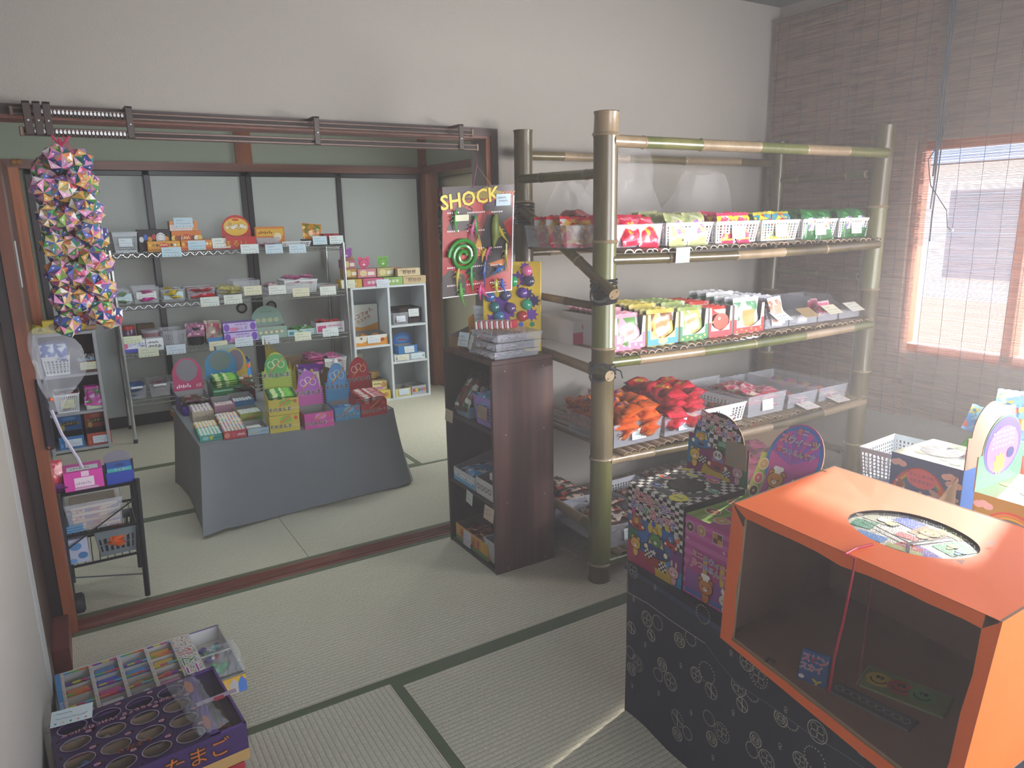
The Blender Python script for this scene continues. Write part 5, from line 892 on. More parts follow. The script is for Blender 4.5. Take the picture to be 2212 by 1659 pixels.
carton('white carton printed with dark rings in the middle compartment', inc(-.11, .012, .319), .15, .2, .075, M('ccccce', .5), rz=-PI / 2, draw=lambda f, w, h: [f.ring(w * (.15 + .22 * i), h * .5, .014, .014, .005, M('6a5a54'), 2, 12) for i in range(4)], hb=.11)
closed('small white box with a looped dark print leaning by the cabinet side', inc(-.06, .03, .322 + .08), .07, .05, .03, M('d0d0d0', .5), rz=-PI / 2, draw=lambda f, w, h: f.ring(w * .5, h * .5, .011, .011, .004, M('5a4a44'), 1, 12))
closed('tall pale box with blue print at the back of the middle compartment', inc(-.08, .23, .319), .08, .04, .23, M('8aa4ae', .6), rz=-PI / 2, draw=lambda f, w, h: f.E(w / 2, h * .7, w * .3, h * .14, M('4a90b0'), 1))
def pens(f, w, h): f.R(0, 0, w, h * .3, M('5a7a3a', .5), 1); [f.R(w * (.04 + .13 * i), h * .35, w * .07, h * .5, M(('d8a028', 'c85a28', 'b83a2a')[i % 3], .5), 2) for i in range(7)]
carton('long yellow printed carton of dark sweets in the bottom compartment', inc(-.25, .012, .019), .30, .2, .08, M('c89a2a', .5), rz=-PI / 2, draw=pens, hb=.09, cd=(-.03, -.004, .04, .07, .07, .1, 'c8c4cc'), inner=M('5a4a40', .8)); heap('brn', inc(-.25, .03, .019), -PI / 2, .22, .14, .02, 10, 'dark reddish sweet in the long yellow carton', 'dark sweets in the yellow carton', 4, lay=2, lift=.02)
t = clear_bin('pale grey bin with a white rim in the bottom compartment', inc(-.075, .012, .019), .11, .2, .105, rz=-PI / 2, mat=M('b4b6ba', .4), cd=False, tp=.014, rim=.009)
ZC = CH_ + .019
# on top of the dark cabinet
card_ = MB(); card_.box(0, 0, 0, .0, 0, 0, GI)
carton('grey lined open carton with small boxes at the back corner of the wood cabinet', inc(-.385, .03, ZC), .10, .16, .05, M('8a6a48', .6), rz=-PI / 2, hb=.10)
tb = thing('sweet_box_pack', 'stacked clear trays of red and white striped wrapped sweets on the wood cabinet', 'trays', inc(-.135, .03, ZC), -PI / 2)
bpy.data.objects.remove(tb)
packets('wht', .05, .035, .012, [PM('d0ccd0', 'b83a48', '8aa890', scale=60), SM('d8d4d8')], seed=93)
for k in range(3):
    L = inc(-.12 + .004 * k, .02 + .005 * k, ZC + .034 * k); lb = ('lowest', 'middle', 'topmost')[k]; t = thing('clear_tray', 'clear ribbed tray of white wrapped sweets on the wood cabinet, %s of the stack' % lb, 'tray', L, -PI / 2); m = bin_mb(.22, .22, .030, CLR, tp=.006)
    for i in range(30): a = -.105 + .007 * i; m.box(a, -.0015, .004, a + .003, 0, .028, CLR)
    m.build('tray', t)
    if k == 2: q = MB(); q.T = Matrix.Translation((0, .005, .032)); q.rb(-.11, 0, 0, .11, .215, .004, CLR, .001); q.build('lid', t)
    heap('wht', L, -PI / 2, .19, .18, .006, 24, 'white and red wrapped sweet in the %s clear tray' % lb, 'sweets of the %s clear tray' % lb, 40 + k, lay=1, lift=.012, name='wrapped_sweet', cat='sweet')
RS_ = M('b83a48', .4)
def striped(lb, L, rz, rx):
    t = thing('striped_bag', lb, 'bag', L, rz); m = MB(); n = 14
    for i in range(n): m.rb(-.09 + .18 * i / n, -.03, 0, -.09 + .18 * (i + 1) / n, .03, .035, RS_ if i % 2 else WHT, .004)
    m.build('bag_body', t); t.rotation_euler = (0, rx, rz)
striped('red and white striped bag lying on the topmost clear tray', inc(-.14, .11, ZC + .108), -PI / 2 + .5, -.08)
c = card(None, 0, 0, 0, .06, .06, .3, 'c4d2d8', -PI / 2 + .3); c.location = inc(-.235, .0, ZC + .06); tag(c, 'pale price card leaning on the clear trays at the cabinet edge', 'card'); c.name = 'price_card'
c = card(None, 0, 0, 0, .06, .06, .3, 'c8cac8', -PI / 2 - .3); c.location = inc(-.155, -.008, ZC + .06); tag(c, 'grey price card taped to the front of the clear tray stack', 'card'); c.name = 'price_card'
# animal face card standing behind the trays
t = thing('face_card', 'mustard card with a striped animal face and a white note behind the clear trays', 'card', inc(-.30, .12, ZC), -PI / 2 + .45); m = MB(); AM = M('c88a28', .5); m.prism([(-.06, 0), (.06, 0), (.066, .13), (.04, .15), (-.04, .15), (-.066, .13)], (0, 0, 0), (1, 0, 0), (0, 0, 1), .02, AM)
f = Face(m, (-.06, 0, 0), (1, 0, 0), (0, 0, 1)); [f.P([(a, b), (a + .016, b + .004), (a, b + .01)], M('2a2018'), 1) for a, b in ((.015, .06), (.09, .055), (.012, .08), (.09, .078))]; f.E(.035, .07, .008, .009, M('2a2018'), 2, 10); f.E(.085, .07, .008, .009, M('2a2018'), 2, 10); f.P([(.05, .06), (.07, .06), (.06, .045)], M('e8e0d0'), 2); f.P([(.053, .1), (.067, .1), (.06, .075)], M('2a2018'), 1)
m.build('face', t); card(t, .01, -.01, .155, .07, .07, -.1, 'c4ccd6', lb='white note stuck to the top')
# balloon toy box
bb = thing('balloon_box', 'upright yellow box of water balloons leaning against the bamboo post', 'box', inc(-.15, .19, ZC), -PI / 2 + .95); YB = M('d8b838', .4); m = MB(); m.T = Matrix.Rotation(-.20, 4, 'X'); W2, Hh = .125, .385
m.rb(-W2, 0, 0, W2, .05, Hh, YB, .002); f = Face(m, (-W2, 0, 0), (1, 0, 0), (0, 0, 1)); R = random.Random(5)
for i in range(16): f.star(R.uniform(.02, .23), R.uniform(.13, .37), R.uniform(.02, .045), M(R.choice(('5a2a8a', '6a3aa0', 'd8782a', '3a2a6a')), .5), 1 + i % 2, 8, .6)
f.R(0, 0, 2 * W2, .055, M('d8c04a', .4), 3); f.R(.02, .012, .09, .04, M('2a2a2e'), 4); f.R(.13, .012, .09, .04, M('2a2a2e'), 4)
f.T('ふうせん', .13, .085, .035, M('f0e8f0'), 5, M('c8306a'), .04); [f.E(.02 + .024 * i, .115, .011, .011, M(('2a8a5a', 'c83a3a', '3a6ac8', 'd8a830')[i % 4], .4), 4, 10) for i in range(9)]
g = Face(m, (W2, 0, 0), (0, 1, 0), (0, 0, 1)); [g.E(.025, .03 + .035 * i, .012, .014, M(('c83a3a', 'c83a3a', '2a8a5a', '3a6ac8', 'd888b0', 'e0b080', 'c880b0', 'e0b080', 'd0a0c0', 'e8c890')[i], .4), 1, 10) for i in range(10)]
m.build('carton', bb)
for i, (a, b, c_) in enumerate(((.03, .34, '3a4ab0'), (.09, .35, '3a6a8a'), (.19, .345, 'd86a9a'), (.05, .28, '2a8a4a'), (.13, .30, '2a9a5a'), (.20, .30, '3a3a5a'), (.03, .235, '3a5a9a'), (.10, .24, '4a4a6a'), (.17, .25, '5a3a8a'), (.05, .19, '2a6a6a'), (.12, .185, '5a3a7a'), (.19, .20, '3ab08a'), (.07, .15, '3a7aa0'), (.17, .15, 'b03a3a'))):
    q = MB(); q.T = Matrix.Rotation(-.20, 4, 'X'); q.ball((a - W2, -.006, b), .024, M(c_, .15, coat=.6), 12, 8, (1, .7, 1)); q.build('balloon', bb, smooth=True)
# ---------------------------------------------------------------- hanging dinosaur poster with stretchy toys
hp = thing('toy_poster', 'hanging red and black dinosaur poster card full of stretchy lizard toys', 'poster', (0, 0, 0)); Y = 2.62
TL, TR_, BL_, BR_ = aty(956, 404, Y - .01), aty(1111, 398, Y - .01), aty(956, 645, Y + .01), aty(1093, 661, Y - .05)
U = (TR_ - TL).normalized(); Wd = (TR_ - TL).length; Wv = (TL - BL_).normalized(); Hp = (TL - BL_).length; hp.location = BL_; O = V((0, 0, 0)); m = MB()
RP = print_mat(('a80c0c', '980a0a', 'b8280c', '780808'), 9, .35, 'poster_red', bump=0)
m.prism([(0, 0), (Wd, 0), (Wd, Hp), (0, Hp)], O, U, Wv, .003, RP, M('c8c0c0')); f = Face(m, O, U, Wv); DK = M('1a1416', .4); DG = M('3a302e', .4)
f.R(0, Hp * .88, Wd, Hp * .12, M('2a1418', .4), 1); f.R(0, 0, Wd, .004, WHT, 4); f.R(Wd - .006, 0, .006, Hp * .9, WHT, 4)
for a in range(9): f.P([(Wd * .55 + a * .014, Hp * .86), (Wd * .56 + a * .015, Hp * .86), (Wd * .62 + a * .016, Hp * .94), (Wd * .6 + a * .016, Hp * .94)], M('d0602a'), 2)
f.P([(Wd * .3, Hp * .9), (Wd * .6, Hp * .99), (Wd * .85, Hp * .93), (Wd * .6, Hp * .88)], M('8a7a2a'), 2)
f.P([(Wd * .55, Hp * .82), (Wd * .72, Hp * .87), (Wd * .95, Hp * .84), (Wd, Hp * .72), (Wd * .85, Hp * .66), (Wd * .66, Hp * .77), (Wd * .56, Hp * .78)], DK, 2)
f.P([(Wd * .5, Hp * .5), (Wd * .62, Hp * .74), (Wd * .8, Hp * .72), (Wd * .96, Hp * .5), (Wd * .9, Hp * .2), (Wd * .5, Hp * .12), (Wd * .3, Hp * .22), (Wd * .55, Hp * .36)], DK, 1); f.P([(0, 0), (Wd * .34, 0), (Wd * .3, Hp * .2), (Wd * .1, Hp * .26), (0, Hp * .2)], DG, 1); f.P([(Wd * .05, Hp * .62), (Wd * .2, Hp * .84), (Wd * .5, Hp * .74), (Wd * .3, Hp * .6)], DG, 1)
f.P([(Wd * .4, Hp * .36), (Wd * .5, Hp * .56), (Wd * .58, Hp * .36)], M('d8a03a'), 2); f.P([(Wd * .64, Hp * .28), (Wd * .9, Hp * .32), (Wd * .84, Hp * .2)], M('c8702a'), 2)
f.T('SHOCK', Wd * .37, Hp * .885, .078, M('e0c838', .4), 5, M('4a1a10'), .04, rot=.11, bold=.02); f.T('5', Wd * .38, Hp * .80, .05, M('3a2020'), 3)
for rr in range(5):
    for cc, (a, n) in enumerate(((.07, 6), (.34, 9), (.68, 6))):
        for i in range(n): f.E(Wd * a + .0092 * i, Hp * (.77 - .165 * rr) - .003 * cc, .0032, .0038, M('e8dcdc', .4), 4, 8)
        if cc == 2: [f.E(Wd * a + .0092 * i, Hp * (.745 - .165 * rr), .0028, .003, DK, 4, 8) for i in range(n)]
f.T('ゴム', Wd * .68, Hp * .84, .03, M('6a3a6a'), 3)
m.build('backing_card', hp)
def onp(a, b, o=.012): return V((0, 0, 0)) + U * (Wd * a) + Wv * (Hp * b) + U.cross(Wv) * o
def lizard(a, b, L, c, rot=0., tail=1.):
    m = MB(); mt = M(c, .3, coat=.4); up = (Wv * math.cos(rot) + U * math.sin(rot)); sd = up.cross(U.cross(Wv)); P = onp(a, b); m.tube([P + up * L * .5, P + up * L * .42, P + up * L * .32, P + up * L * .15, P, P - up * L * .2 * tail + sd * .004, P - up * L * .5 * tail + sd * .012], [.002, .007, .0045, .008, .007, .0035, .001], mt, 7)
    for k in (.18, -.0):
        for s_ in (-1, 1): m.tube([P + up * L * k, P + up * L * (k + .05) + sd * s_ * .013, P + up * L * (k - .02) + sd * s_ * .018], .0018, mt, 5)
    m.build('stretchy_lizard', hp, smooth=True, label='small rubber lizard')
for a, b, L, c, r in ((.15, .69, .09, '3aa03a', .1), (.38, .60, .09, 'c85a90', .3), (.44, .62, .10, '3a9a3a', -.1), (.18, .18, .10, 'b8a838', .2), (.38, .15, .12, '3a9a4a', 0), (.56, .19, .11, '2a4a9a', .1), (.24, .02, .10, '5ab04a', -.1), (.82, .54, .09, 'c8b83a', -.5), (.88, .33, .12, 'a8a03a', 0), (.43, .36, .07, 'd85a98', .4), (.54, .37, .06, 'c8a83a', .5), (.60, .38, .06, 'd05a90', .5), (.76, .22, .06, '2a6ab0', 1.2), (.74, .05, .07, 'b8b838', 0), (.84, .05, .07, '2a5ab0', -.2), (.50, .03, .07, 'd84a90', .2), (.56, .01, .06, 'd04a88', -.5)): lizard(a, b, L, c, r)
m = MB(); m.tube([onp(.27, .38, .012) + (U * math.cos(t) + Wv * math.sin(t)) * (.012 + .0034 * t) for t in [i * .35 for i in range(46)]], .0085, M('2a8a2a', .25, coat=.5), 8); m.build('coiled_snake', hp, smooth=True, label='green coiled rubber snake')
m = MB(); m.tube([onp(.72, .74), onp(.71, .70), onp(.71, .62), onp(.72, .54), onp(.70, .46), onp(.69, .42)], [.004, .012, .017, .016, .007, .002], M('7a8a3a', .35), 10); m.build('rubber_creature', hp, smooth=True, label='large olive rubber creature with a pale belly')
q = MB(); q.prism([(0, 0), (.06, 0), (.06, .024), (0, .024)], onp(.14, .695, .02), U, Wv, .003, M('c8c8a8', .4)); q.build('toy_label', hp, label='small printed toy label'); c = MB(); c.prism([(0, 0), (.068, 0), (.068, .046), (0, .046)], onp(.73, .81, .006), U, Wv, .001, M('bcd0dc', .7)); g = Face(c, onp(.73, .81, .006), U, Wv); scrib(g, .008, .028, .04, .008, M('7a8a92')); scrib(g, .012, .016, .044, .007, M('7a8a92')); c.build('price_card', hp)
c = MB(); K2 = M('a89a90', .6); hk = aty(1031, 358, 2.66) - BL_
c.tube([onp(.40, .985, .004), hk, onp(.68, .975, .004)], .0014, K2, 5); c.build('hanging_string', hp); c = MB(); tp = V((1.585, 2.89, 1.785)) - BL_; c.tube([onp(.40, .985, .004), hk + V((0, 0, .01)), tp], .0014, M('a83a70', .6), 5); c.build('pink_string', hp)
# ---------------------------------------------------------------- cloth covered low table
def drape(lb, corners, z1, seed, mat, flare, name='table_cloth'):
    """cloth over a table: corners counter-clockwise from the near left; flare = outward offset of each hem corner"""
    R = random.Random(seed); n = 96; k = 14; P = [V(c) for c in corners]; per = []
    for i in range(n):
        s_ = i / n * 4; a = int(s_); t = s_ - a; per.append((P[a] * (1 - t) + P[(a + 1) % 4] * t, flare[a] * (1 - t) + flare[(a + 1) % 4] * t, min(t, 1 - t), a))
    c = sum(P, V((0, 0))) / 4; vs = []; fs = []; ph = [R.uniform(0, 6) for _ in range(4)]
    for j in range(k + 1):
        v = j / k
        for i, (p, f, e, a) in enumerate(per):
            d = (p - c).normalized(); fold = math.exp(-(e / .10) ** 2); wob = (.010 + .035 * fold) * v * math.sin(i * (.9 if fold > .3 else .32) + ph[a]) + .06 * fold * v * (f > .03)
            q = p + d * (f * v ** 1.5 + wob); z = z1 * (1 - v) + (.006 + .012 * max(0, math.sin(i * .23 + ph[0])) * v); vs.append((q.x, q.y, z))
    for j in range(k):
        for i in range(n): fs.append((j * n + i, (j + 1) * n + i, (j + 1) * n + (i + 1) % n, j * n + (i + 1) % n))
    m = MB(); m.add(vs, fs, mat); m.add([(vs[i][0], vs[i][1], z1 + .001) for i in range(n)], [tuple(range(n))], mat); return tag(m.build(name, None, smooth=True), lb, 'tablecloth')
gc = NG('grey_cloth'); GCL = gc.fin(gc.mix(gc.noise(gc.mapn(), 3, 3), '72777a', '868b8e'), .9, gc.math('ADD', gc.noise(gc.mapn((420, 420, 60)), 1, 2), gc.noise(gc.mapn((60, 60, 420)), 1, 2)), .3, .001)
drape('plain grey cloth draped to the floor over the low table in the back room', [(.452, 3.633), (1.502, 3.77), (1.495, 4.74), (.445, 4.607)], .450, 3, GCL, [.012, .035, .03, .02])
t = thing('low_table', 'low table hidden under the grey cloth', 'table', (.97, 4.19, 0)); MB().box(-.49, -.44, .41, .49, .44, .442, CARDB).build('table_top', t, rz=.12)
for sx in (-.44, .44):
    for sy in (-.38, .38): MB().box(sx - .02, sy - .02, 0, sx + .02, sy + .02, .41, CARDB).build('leg', t, rz=.12)
ZC2 = .4525
def T3(u, v): return atz(350 + u * .2592, 720 + v * .2592, ZC2)
def on(uL, vL, uR, vR, k=.97):
    a, b = T3(uL, vL), T3(uR, vR); return (a + b) / 2, (b - a).length * k, math.atan2(b.y - a.y, b.x - a.x)
_cw = {}
def candies(L, rz, w, d, z0, nx, ny, cols, lb, gr, sz=(.028, .02, .014), seed=0, rise=0., nlay=1):
    R = random.Random(seed); ms = []
    for i, c in enumerate(cols):
        k = (c, sz)
        if k not in _cw:
            m = MB(); a, b, h = sz; m.rb(-a / 2, -b / 2, -h / 2, a / 2, b / 2, h / 2, M(c, .35, var=.1), min(sz) * .28); m.rb(-a * .2, -b * .52, -h * .52, a * .2, b * .52, h * .52, M('e4e0d8', .35), .001); o = m.build('t'); _cw[k] = o.data; bpy.data.objects.remove(o)
        ms.append(_cw[k])
    for j in range(ny):
        for i in range(nx):
            put(ms[(i + j * 2 + R.randrange(2)) % len(ms)], 'wrapped_candy', local(L, rz, ((i + .5) / nx - .5) * w, (j + .5) / ny * d, z0 + rise * j + R.uniform(-.001, .001)), (R.uniform(-.1, .1), R.uniform(-.06, .06), rz + R.uniform(-.08, .08)), lb, 'candy', gr)
def sonoh(c1, c2, acc):
    def d(f, w, h):
        f.R(0, 0, w, h * .5, c1, 1)
        for i in range(7):
            for x in (0, w - .008): f.R(x, h * (.03 + .07 * i), .008, h * .025, acc, 2)
        f.E(w / 2, h * .62, w * .38, h * .34, c2, 2, 24)
        for a in (-.17, .0, .17): f.ring(w * (.5 + a), h * (.72 - .12 * abs(a) * 3), w * .12, h * .1, w * .02, M('f0ece0', .4), 3, 16)
        f.S([(w * .25, h * .45), (w * .82, h * .86)], h * .035, M('c85a38', .4), 3); f.S([(w * .3, h * .5), (w * .75, h * .82)], h * .015, M('e8c838', .4), 4)
        f.T('そのまんま', w * .48, h * .36, w * .19, M('141414', .5), 6, M('f4f4ee', .5), .06, bold=.03)
    return d
def sonof(c2, txt=None):
    def d(f, w, h):
        f.E(w * .55, h * .75, w * .2, h * .2, c2, 1); f.S([(w * .35, h * .55), (w * .7, h * .95)], h * .1, M('d8783a', .4), 2); f.E(w * .88, h * .78, w * .06, h * .12, M('d8503a', .4), 2, 12)
        f.T('そのまんま', w * .36, h * .34, w * .15, M('141414', .5), 4, M('f4f4ee', .5), .06, bold=.03)
        if txt: f.T(txt, w * .8, h * .36, w * .10, M('e8e8e0', .4), 4)
    return d
C = lambda h: M(h, .4)
packets('gumg', .018, .13, .010, [PM('2a8a3a', '8ac850', 'd8e0a0', scale=45), SM('2a7a3a')], seed=100); packets('gumr', .018, .14, .010, [PM('b02a30', 'e0a0a0', 'e8e0d8', scale=45), SM('c04a4a')], seed=101); packets('gumb', .018, .13, .010, [PM('3a80c0', 'a8c8e8', '2a4a8a', scale=45), SM('3a80c0')], seed=102)
def sticks(key, L, rz, w, d, z0, n, nl, lb, gr, seed, tilt=.25):
    R = random.Random(seed)
    for l in range(nl):
        for i in range(n): put(_pk[key][R.randrange(3)], 'candy_stick', local(L, rz, R.uniform(-.004, .004), (i + .5) / n * d, z0 + .012 * l + .02 * i / n), (tilt * 0, R.uniform(-.06, .06), rz + PI / 2 + R.uniform(-.07, .07)), lb, 'candy', gr, w / .14)
# yellow stack
c, w, a = on(905, 842, 1162, 806); c2 = V((c.x, c.y, 0)) ; L = (c.x, c.y + .01, ZC2)
carton('yellow and green gum carton with black lettering, lower of the two at the table edge', L, w, .15, .088, C('c8b83a'), rz=a, draw=sonof(C('8ab83a'), 'マスカット'), name='gum_carton')
L2 = (c.x + .004, c.y + .014, ZC2 + .089); carton('yellow and green gum carton with a round lettered header, upper of the two', L2, w, .15, .084, C('c8b83a'), rz=a, draw=sonof(C('8ab83a'), 'マスカット'), hdr='disc', hh=.19, hm=C('c8c82a'), hdraw=sonoh(C('a8b83a'), C('4aa84a'), C('2a7a3a')), hb=.11, name='gum_carton')
sticks('gumg', L2, a, w * .9, .12, .07, 8, 3, 'green wrapped gum stick in the upper yellow carton', 'green gum sticks', 1)
# pink, blue, red
c, w, a = on(1195, 808, 1442, 770); L = (c.x, c.y + .005, ZC2); carton('pink gum carton, nearly empty, with a violet lettered header at the table edge', L, w, .19, .082, C('c8489a'), rz=a, draw=sonof(C('d888c0'), 'グレープ'), hdr='disc', hh=.19, hm=C('c85ab0'), hdraw=sonoh(C('c85aa8'), C('b060c0'), C('7a2a8a')), name='gum_carton')
c, w, a = on(1450, 738, 1660, 706); L = (c.x, c.y + .005, ZC2); carton('light blue gum carton with a round lettered header at the table edge', L, w * 1.02, .17, .075, C('4a90b8'), rz=a, draw=sonof(C('78b8d8'), 'ソーダ'), hdr='disc', hh=.21, hm=C('4a94c0'), hdraw=sonoh(C('4a90bc'), C('5a9ad0'), C('2a4a9a')), name='gum_carton'); sticks('gumb', L, a, w * .86, .10, .03, 6, 2, 'blue wrapped gum stick in the light blue carton', 'blue gum sticks', 2)
c, w, a = on(1668, 706, 1880, 668); L = (c.x, c.y + .005, ZC2); carton('red gum carton heaped with sticks at the far corner of the cloth table', L, w * 1.04, .19, .085, C('b02a32'), rz=a, draw=sonof(C('8a1a24'), 'コーラ'), hdr='disc', hh=.20, hm=C('b83038'), hdraw=sonoh(C('a82a30'), C('c03a40'), C('3a1a1a')), hb=.10, name='gum_carton'); sticks('gumr', L, a, w * .95, .15, .08, 9, 3, 'red and silver gum stick heaped in the red carton', 'red gum sticks', 3)
# low trays, near left
c, w, a = on(318, 912, 512, 882); L = (c.x, c.y + .005, ZC2); carton('low tray of teal and yellow wrapped candies at the near corner of the cloth table', L, w, .26, .032, C('3a9a8a'), rz=a, draw=lambda f, w, h: (f.E(w * .25, h * .5, w * .14, h * .3, C('8ac8c0'), 1), f.E(w * .5, h * .5, w * .08, h * .3, C('c8c03a'), 1), scrib(f, w * .6, h * .3, w * .32, h * .3, C('2a3a3a'), 1)), name='candy_tray')
candies(L, a, w * .93, .13, .028, 6, 6, ['4ab89a', '3aa088', '8ad0b8'], 'teal wrapped candy in the low tray at the near table corner', 'teal candies', seed=1, rise=.001); candies(local(L, a, 0, .14, 0), a, w * .93, .11, .036, 6, 4, ['d8a838', 'e0c060', 'c8902a'], 'yellow wrapped candy in the low tray at the near table corner', 'yellow candies', seed=2)
c, w, a = on(518, 893, 712, 864); L = (c.x, c.y + .005, ZC2); carton('low red tray of many coloured wrapped candies at the cloth table edge', L, w, .34, .042, C('b0303a'), rz=a, draw=lambda f, w, h: (f.E(w * .15, h * .5, w * .12, h * .34, C('d88a6a'), 1), f.E(w * .45, h * .5, w * .1, h * .34, C('c83a4a'), 1), scrib(f, w * .6, h * .3, w * .35, h * .35, C('e8d8d8'), 1)), name='candy_tray')
candies(L, a, w * .93, .33, .038, 6, 12, ['c84a4a', 'd8a838', '4a8a6a', '6a7ac0', 'c86a8a', 'e0d0b0'], 'small wrapped candy of mixed colours in the low red tray', 'mixed candies of the red tray', seed=3, rise=.0012)
c, w, a = on(718, 860, 900, 832); L = (c.x, c.y + .005, ZC2); carton('pale blue low tray with only a row of candies left', L, w, .17, .034, C('98b4c4'), rz=a, draw=lambda f, w, h: (scrib(f, w * .1, h * .3, w * .4, h * .3, C('c8b848'), 1), scrib(f, w * .6, h * .4, w * .3, h * .2, C('4a6a7a'), 1)), name='candy_tray'); candies(local(L, a, -w * .12, .06, 0), a, w * .6, .04, .02, 5, 2, ['b8c8d0', 'c8d4d8'], 'white wrapped candy left in the pale blue tray', 'white candies', seed=4)
c, w, a = on(655, 752, 852, 722); L = (c.x, c.y + .005, ZC2); carton('yellow green low tray of pale candies behind the pale blue tray', L, w, .17, .05, C('a0ac50'), rz=a, draw=lambda f, w, h: (f.R(w * .1, h * .2, w * .8, h * .3, C('6a9a4a'), 1), scrib(f, w * .2, h * .3, w * .5, h * .3, C('b84a3a'), 2)), name='candy_tray'); candies(local(L, a, 0, .02, 0), a, w * .85, .10, .04, 7, 4, ['8ab8a8', 'c8d8c8', 'a8c0b8'], 'pale green wrapped candy in the yellow green tray', 'pale green candies', seed=5)
c, w, a = on(262, 752, 445, 726); L = (c.x, c.y + .01, ZC2); carton('beige tray of cream candies behind the teal candies', L, w, .20, .058, C('b8a890'), rz=a, name='candy_tray', draw=lambda f, w, h: scrib(f, w * .1, h * .3, w * .7, h * .3, C('8a7a6a'), 1)); candies(local(L, a, 0, .01, 0), a, w * .9, .17, .054, 5, 8, ['c0a878', 'b88ab0', 'd8ccb0', '8a7a9a'], 'cream and violet wrapped candy in the beige tray', 'cream candies', seed=6)
c, w, a = on(448, 705, 625, 680); L = (c.x, c.y + .02, ZC2 + .012); carton('open grey lined tray of pink striped candies', L, w, .13, .05, C('a87a88'), rz=a, name='candy_tray', hb=.075); candies(local(L, a, 0, .01, 0), a, w * .85, .07, .045, 7, 3, ['c84a80', 'd8a0b8', 'b03a6a'], 'pink striped candy in the grey lined tray', 'pink striped candies', seed=7)
c, w, a = on(600, 668, 790, 640); L = (c.x, c.y + .03, ZC2 + .01); carton('blue tray of white and blue candies beside the green stick cartons', L, w, .14, .05, C('4a80b0'), rz=a, name='candy_tray', hb=.07); candies(local(L, a, 0, .01, 0), a, w * .85, .07, .045, 6, 3, ['88b0d0', 'd8e0e8', '6a98c0'], 'white and blue wrapped candy in the blue tray', 'blue candies', seed=8)
# back row
def gumhdr(c, disc): return lambda f, w, h: (f.E(w / 2, h * .62, w * .36, h * .34, disc, 2, 24), scrib(f, w * .1, h * .08, w * .5, h * .12, C('e8d8e0'), 1), f.T('68', w * .85, h * .12, h * .16, C('e0c8d0'), 2))
c, w, a = on(165, 700, 455, 655); L = (c.x, c.y + .01, ZC2); carton('violet and blue candy carton with a magenta header holding a grey disc', L, w * .9, .22, .055, C('3a3088'), rz=a, draw=lambda f, w, h: [f.E(w * (.1 + .13 * i), h * .5, w * .05, h * .3, C(('6a3ac0', '3a50c8', '8a4ad0')[i % 3]), 1, 12) for i in range(7)], hdr='round', hh=.19, hm=C('b02a60'), hdraw=gumhdr(0, M('807c84', .7)), hb=.1, name='display_carton', base=.5)
heap('dkc', (L[0], L[1] + .05, L[2]), a, w * .6, .1, .03, 4, 'dark blue packet in the violet and blue carton', 'dark blue packets', 1, lay=2, lift=.02, name='candy_packet')
c, w, a = on(440, 640, 722, 598); L = (c.x, c.y + .06, ZC2); carton('tall green carton full of green stick packs with a blue header behind', L, w * .95, .15, .12, C('1f6a3a'), rz=a, draw=lambda f, w, h: [f.R(w * .05, h * (.1 + .16 * i), w * .9, h * .09, C(('2a8a4a', '8ac8a0', '1a5a30')[i % 3]), 1) for i in range(5)], hdr='round', hh=.17, hm=C('2a80b0'), hdraw=gumhdr(0, M('6a7c78', .7)), hb=.14, name='display_carton', base=.45); sticks('gumg', L, a, w * .85, .12, .115, 7, 4, 'green stick pack piled in the tall green carton', 'green stick packs', 5)
c, w, a = on(712, 615, 812, 600); L = (c.x - .02, c.y + .12, ZC2); carton('maroon carton with a yellow header and a grey violet disc, half behind the yellow gum', L, w * 1.9, .15, .11, C('6a1c34'), rz=a, hdr='round', hh=.20, hm=C('c8a838'), hdraw=gumhdr(0, M('7a7080', .7)), name='display_carton', base=.5, draw=lambda f, w, h: scrib(f, w * .1, h * .3, w * .8, h * .2, C('b87a8a'), 1)); heap('dkc', (L[0], L[1] + .02, L[2]), a, w, .1, .09, 4, 'dark packet in the maroon carton', 'dark packets of the maroon carton', 2, lay=2, name='candy_packet')
p = T3(480, 560); t = closed('small white card box standing behind the green carton', (p.x + .10, p.y + .18, ZC2), .12, .05, .30, M('9fb0a8', .6), rz=.12)
# box with a yellow crown cut side
cb = thing('crown_box', 'brown open display box whose side is cut into yellow crowns', 'box', (1.035, 4.02, ZC2), .13); m = MB(); BX = M('7a5f42', .8); YC = C('c8b42a'); W, D_, H_ = .22, .44, .30
m.box(0, 0, 0, W, D_, .003, BX); m.box(W - .003, 0, 0, W, D_, H_ * .72, BX); m.box(0, 0, 0, W, .003, .20, BX); m.box(0, D_ - .003, 0, W, D_, H_ * .8, BX); m.box(0, D_ * .5, 0, W, D_ * .5 + .003, H_ * .7, BX); q = [(0, 0), (D_, 0)]
for i in range(3):
    y1 = D_ * (1 - i / 3); y0 = D_ * (1 - (i + 1) / 3); g_ = D_ / 3; b_ = H_ * (.62 + .24 * (2 - i) / 2); q += [(y1, b_ + .11), (y1 - g_ * .28, b_ + .045), (y1 - g_ * .5, b_ + .10), (y1 - g_ * .72, b_ + .04), (y0 + .002, b_ + .09)]
q = [(D_ - a, b) for a, b in q]; m.prism(q[::-1], (.0, D_, 0), (0, -1, 0), (0, 0, 1), .003, YC, M('5a4a38', .8)) if False else m.prism([(a, b) for a, b in q][::-1], (0, D_, 0), (0, -1, 0), (0, 0, 1), .003, YC, M('6a5a40', .8)); m.build('box_body', cb)
